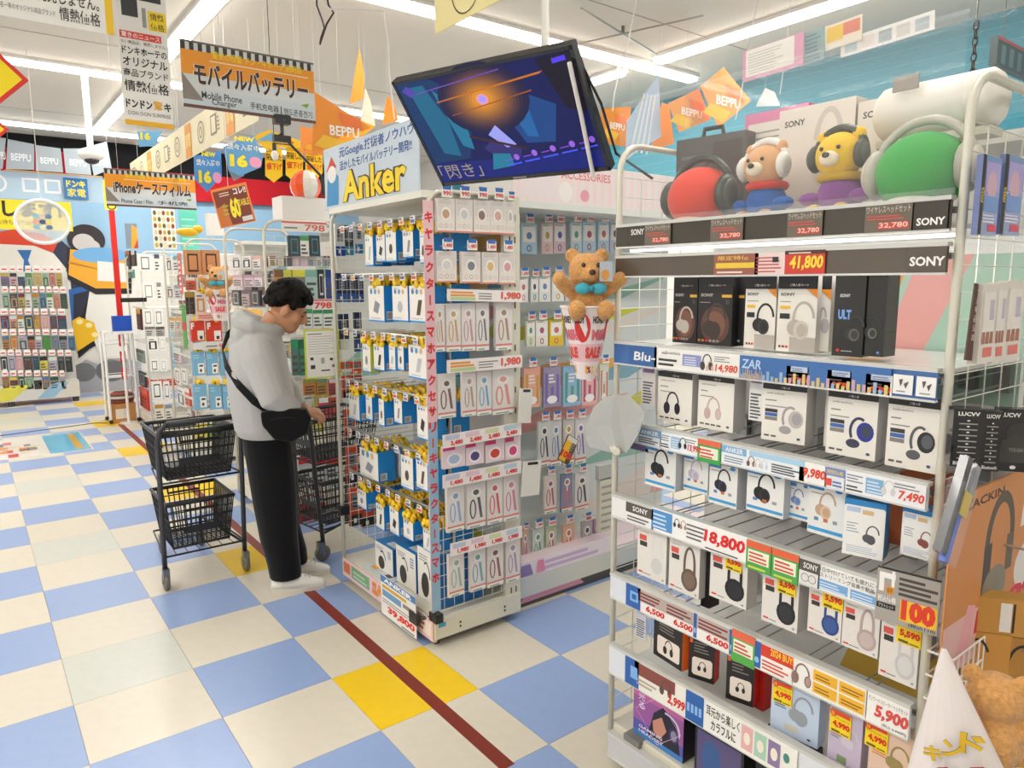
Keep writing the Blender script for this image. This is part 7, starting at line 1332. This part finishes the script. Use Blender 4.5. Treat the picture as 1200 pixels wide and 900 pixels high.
def arm(s, sh, el, wr, ha):
    g.tube([sh, el, wr, ha], [.05, .04, .027, .025], SK, 10)
    h = Vector(ha); d = (Vector(ha) - Vector(wr)).normalized(); side = Vector((0, s, 0)); dn = d.cross(side).normalized()
    if dn.z > 0: dn = -dn
    pc = h + d * .035; g.ball(tuple(pc), (.045, .036, .02), SK, 12, 8)
    for i, (off, L) in enumerate(((.027, .068), (.009, .076), (-.009, .072), (-.026, .058))):
        b = pc + d * .032 + side * off * -1; p1 = b + d * L * .45 + dn * .008; p2 = p1 + (d * .45 + dn * .9).normalized() * L * .35; p3 = p2 + (dn - d * .5).normalized() * L * .28
        g.tube([tuple(b - d * .02), tuple(b), tuple(p1), tuple(p2), tuple(p3)], [.0095, .0095, .009, .0082, .0065], SK, 8)
    b = pc - side * .03; g.tube([tuple(pc - d * .01), tuple(b + d * .01 + dn * .006), tuple(b + d * .045 + dn * .02), tuple(b + d * .062 + dn * .035)], [.012, .0115, .01, .0075], SK, 8)
arm(-1, (-.03, -.17, 1.34), (.03, -.24, 1.10), (.15, -.205, 1.012), (.175, -.2, 1.005))
arm(1, (-.03, .17, 1.34), (.03, .235, 1.08), (.16, .17, .97), (.19, .16, .96))
for s, ax in ((-1, .03), (1, .05)): g.tube([(-.02, s * .085, .88), (.01, s * .09, .5), (ax - .02, s * .095, .1), (ax, s * .095, .07)], [.085, .06, .042, .04], SK, 10); g.ball((ax + .05, s * .095, .05), (.1, .035, .035), SK, 10, 6)
body = skinobj('body', g, man, SK, 'skin', .0065, 3)
# hair
g = G(); rr = random.Random(2)
for i in range(420):
    a = rr.uniform(0, 2 * math.pi); e = rr.uniform(-.35, 1.0) * math.pi / 2; x, y, z = math.cos(e) * math.cos(a), math.cos(e) * math.sin(a), math.sin(e)
    if x > .45 and z < .42: continue
    if z < .0 and (x > -.15): continue
    if z < -.3 and x > -.5: continue
    r = rr.uniform(.011, .021); k = G(); k.ball((0, 0, 0), r, BLACK, 7, 5); g.add([hd(-.012 + x * .113 + p, y * .093 + q, .038 + z * .112 + s) for p, q, s in k.v], k.f, BLACK)
k = G(); k.ball((0, 0, 0), (.104, .083, .094), BLACK, 16, 10); g.add([hd(-.022 + p, q, .048 + s) for p, q, s in k.v if True], k.f, BLACK)
for s in (1, -1):
    k = G(); k.ball((0, 0, 0), (.014, .008, .022), BLACK, 8, 6); g.add([hd(.032 + p, s * .073 + q, .03 + z) for p, q, z in k.v], k.f, BLACK)
hair = skinobj('hair', g, man, '#0e0908', 'hair', .0055, 1)
for s in (1, -1):
    g = G(); k = G(); k.ball((0, 0, 0), (.006, .012, .004), '#1c1410', 8, 5); g.add([hd(.088 + a, s * .032 + b, .005 + c) for a, b, c in k.v], k.f, '#1c1410'); g.obj('eye', man, 'gloss', True)
    g = G(); k = G(); k.ball((0, 0, 0), (.006, .022, .005), '#1c1410', 8, 5); g.add([hd(.092 + a, s * .034 + b, .032 + c) for a, b, c in k.v], k.f, '#1c1410'); g.obj('eyebrow', man, 'hair', True)
# hooded sweatshirt
HG = '#b3b2b0'; g = G()
g.loft([ring(cx, 0, z, rx, ry, 24) for cx, z, rx, ry in ((-.015, .86, .15, .185), (-.02, .9, .165, .2), (-.03, 1.02, .17, .21), (-.045, 1.15, .165, .215), (-.05, 1.26, .155, .215), (-.045, 1.35, .135, .205), (-.03, 1.41, .105, .15), (-.01, 1.455, .08, .095))], HG)
for s, wx, wy in ((-1, .15, -.205), (1, .14, .175)):
    g.tube([(-.04, s * .16, 1.36), (-.02, s * .205, 1.29), (.02, s * .235, 1.17), (.045, s * .25, 1.095), (.1, (s * .245 + wy) / 2, 1.05), (wx, wy, 1.015 if s < 0 else .975)], [.082, .085, .08, .076, .066, .048], HG, 14)
    g.tube([(wx - .035, wy, 1.018 if s < 0 else .988), (wx + .012, wy, 1.0 if s < 0 else .97)], [.043, .041], HG, 12)
n = 22; P = []
for i in range(n): a = 2 * math.pi * i / n; P.append((-.03 + .095 * math.cos(a), .115 * math.sin(a), 1.445 + (.03 if math.cos(a) < 0 else -.025) * abs(math.cos(a))))
g.tube(P, [.036 if math.cos(2 * math.pi * i / n) > 0 else .05 for i in range(n)], HG, 10, closed=True)
g.ball((-.12, 0, 1.40), (.06, .13, .085), HG, 14, 10); g.ball((-.145, 0, 1.33), (.05, .1, .06), HG, 12, 8)
g.tube([(.02, .12, 1.43), (-.05, .135, 1.475), (-.11, .09, 1.505), (-.13, 0, 1.515), (-.11, -.09, 1.505), (-.05, -.135, 1.475), (.02, -.12, 1.43)], [.02, .026, .028, .03, .028, .026, .02], HG, 10)
hoodie = skinobj('hooded_sweatshirt', g, man, HG, 'cloth', .0075, 2)
# trousers
g = G(); BK = '#121214'
g.loft([ring(-.01, 0, z, rx, ry, 22) for z, rx, ry in ((.93, .125, .165), (.85, .14, .18), (.76, .14, .185))], BK)
for s, ax in ((-1, .04), (1, .065)):
    g.loft([ring(cx, s * cy, z, rx, ry, 18) for cx, cy, z, rx, ry in ((-.015, .085, .86, .125, .098), (.0, .092, .7, .124, .1), (.012, .096, .5, .115, .098), (.022, .098, .3, .1, .09), (ax - .0, .098, .16, .088, .08), (ax + .008, .098, .075, .085, .078))], BK)
skinobj('trousers', g, man, BK, 'cloth', .009, 2)
# shoes
for s, ax in ((-1, .055), (1, .08)):
    def outline(x): return (.032 + .014 * math.sin(min(1, max(0, (x + .09) / .29)) * math.pi) ** .7) * (1 if x < .14 else max(.35, 1 - ((x - .14) / .075) ** 2 * .65))
    g = G(); xs = [-.085, -.075, -.03, .03, .08, .12, .16, .185, .198]; n = 14
    def prof(x, t): return outline(x)
    top = {-.085: .06, -.075: .09, -.03: .105, .03: .1, .08: .085, .12: .068, .16: .056, .185: .045, .198: .03}
    g.loft([[(ax + x, s * .098 + outline(x) * math.cos(a), .022 + (top[x] - .022) * max(0, math.sin(a)) ** .8) for a in [2 * math.pi * j / n for j in range(n)]] for x in xs], '#e9e6de'); g.obj('sneaker', man, 'plastic', True)
    g = G(); V = [(ax + x, s * .098 + q * (outline(x) + .006), z) for z in (0, .026) for x, q in [(x, 1) for x in xs] + [(x, -1) for x in reversed(xs)]]; m_ = 2 * len(xs); g.add(V, [tuple(reversed(range(m_))), tuple(range(m_, 2 * m_))] + [(i, (i + 1) % m_, m_ + (i + 1) % m_, m_ + i) for i in range(m_)], '#d8d2c6'); g.obj('sole', man, 'plastic')
    g = G()
    for i in range(4): x = .05 + .022 * i; zz = .098 - .009 * i; g.tube([(ax + x, s * .098 - .022, zz), (ax + x + .008, s * .098 + .022, zz)], .0035, '#cfcabf', 5)
    g.obj('laces', man, 'cloth')
# shoulder bag worn on the right hip
bag = thing('shoulder_bag', 'black shoulder bag worn across the back of the man', 'bag', man.location, man.rotation_euler.z)
g = G(); OUT = [(-.02, 1.03), (.09, 1.045), (.2, 1.035), (.225, .985), (.2, .905), (.12, .868), (.04, .885), (-.015, .96)]; no = len(OUT)
g.add([(x, -.205, z) for x, z in OUT] + [(x, -.29, z) for x, z in OUT], [tuple(range(no)), tuple(reversed(range(no, 2 * no)))] + [(i, no + i, no + (i + 1) % no, (i + 1) % no) for i in range(no)], '#111113'); o = skinobj('bag_body', g, bag, '#111113', 'cloth', .008, 6)
g = G(); g.tube([(.02, -.287, .99), (.1, -.292, 1.0), (.18, -.28, .985)], .004, '#2b2b2e', 5); g.obj('zip', bag, 'steel')
g = G(); S1 = [(.03, -.25, 1.02), (-.05, -.238, 1.08), (-.125, -.19, 1.16), (-.19, -.11, 1.25), (-.215, -.03, 1.33), (-.195, .05, 1.40), (-.13, .11, 1.455), (-.05, .13, 1.46), (.03, .12, 1.43), (.055, .08, 1.36), (.085, .0, 1.22), (.1, -.1, 1.1), (.1, -.19, 1.01)]
V = []
for i, p in enumerate(S1):
    p = Vector(p); d = (Vector(S1[min(i + 1, len(S1) - 1)]) - Vector(S1[max(i - 1, 0)])).normalized(); out = Vector((p.x + .03, p.y, 0)).normalized(); sd = d.cross(out).normalized() * .019
    V += [tuple(p - sd), tuple(p + sd), tuple(p + sd + out * .005), tuple(p - sd + out * .005)]
g.add(V, [(4 * i + j, 4 * i + (j + 1) % 4, 4 * i + 4 + (j + 1) % 4, 4 * i + 4 + j) for i in range(len(S1) - 1) for j in range(4)], '#121214'); g.obj('strap', bag, 'cloth')
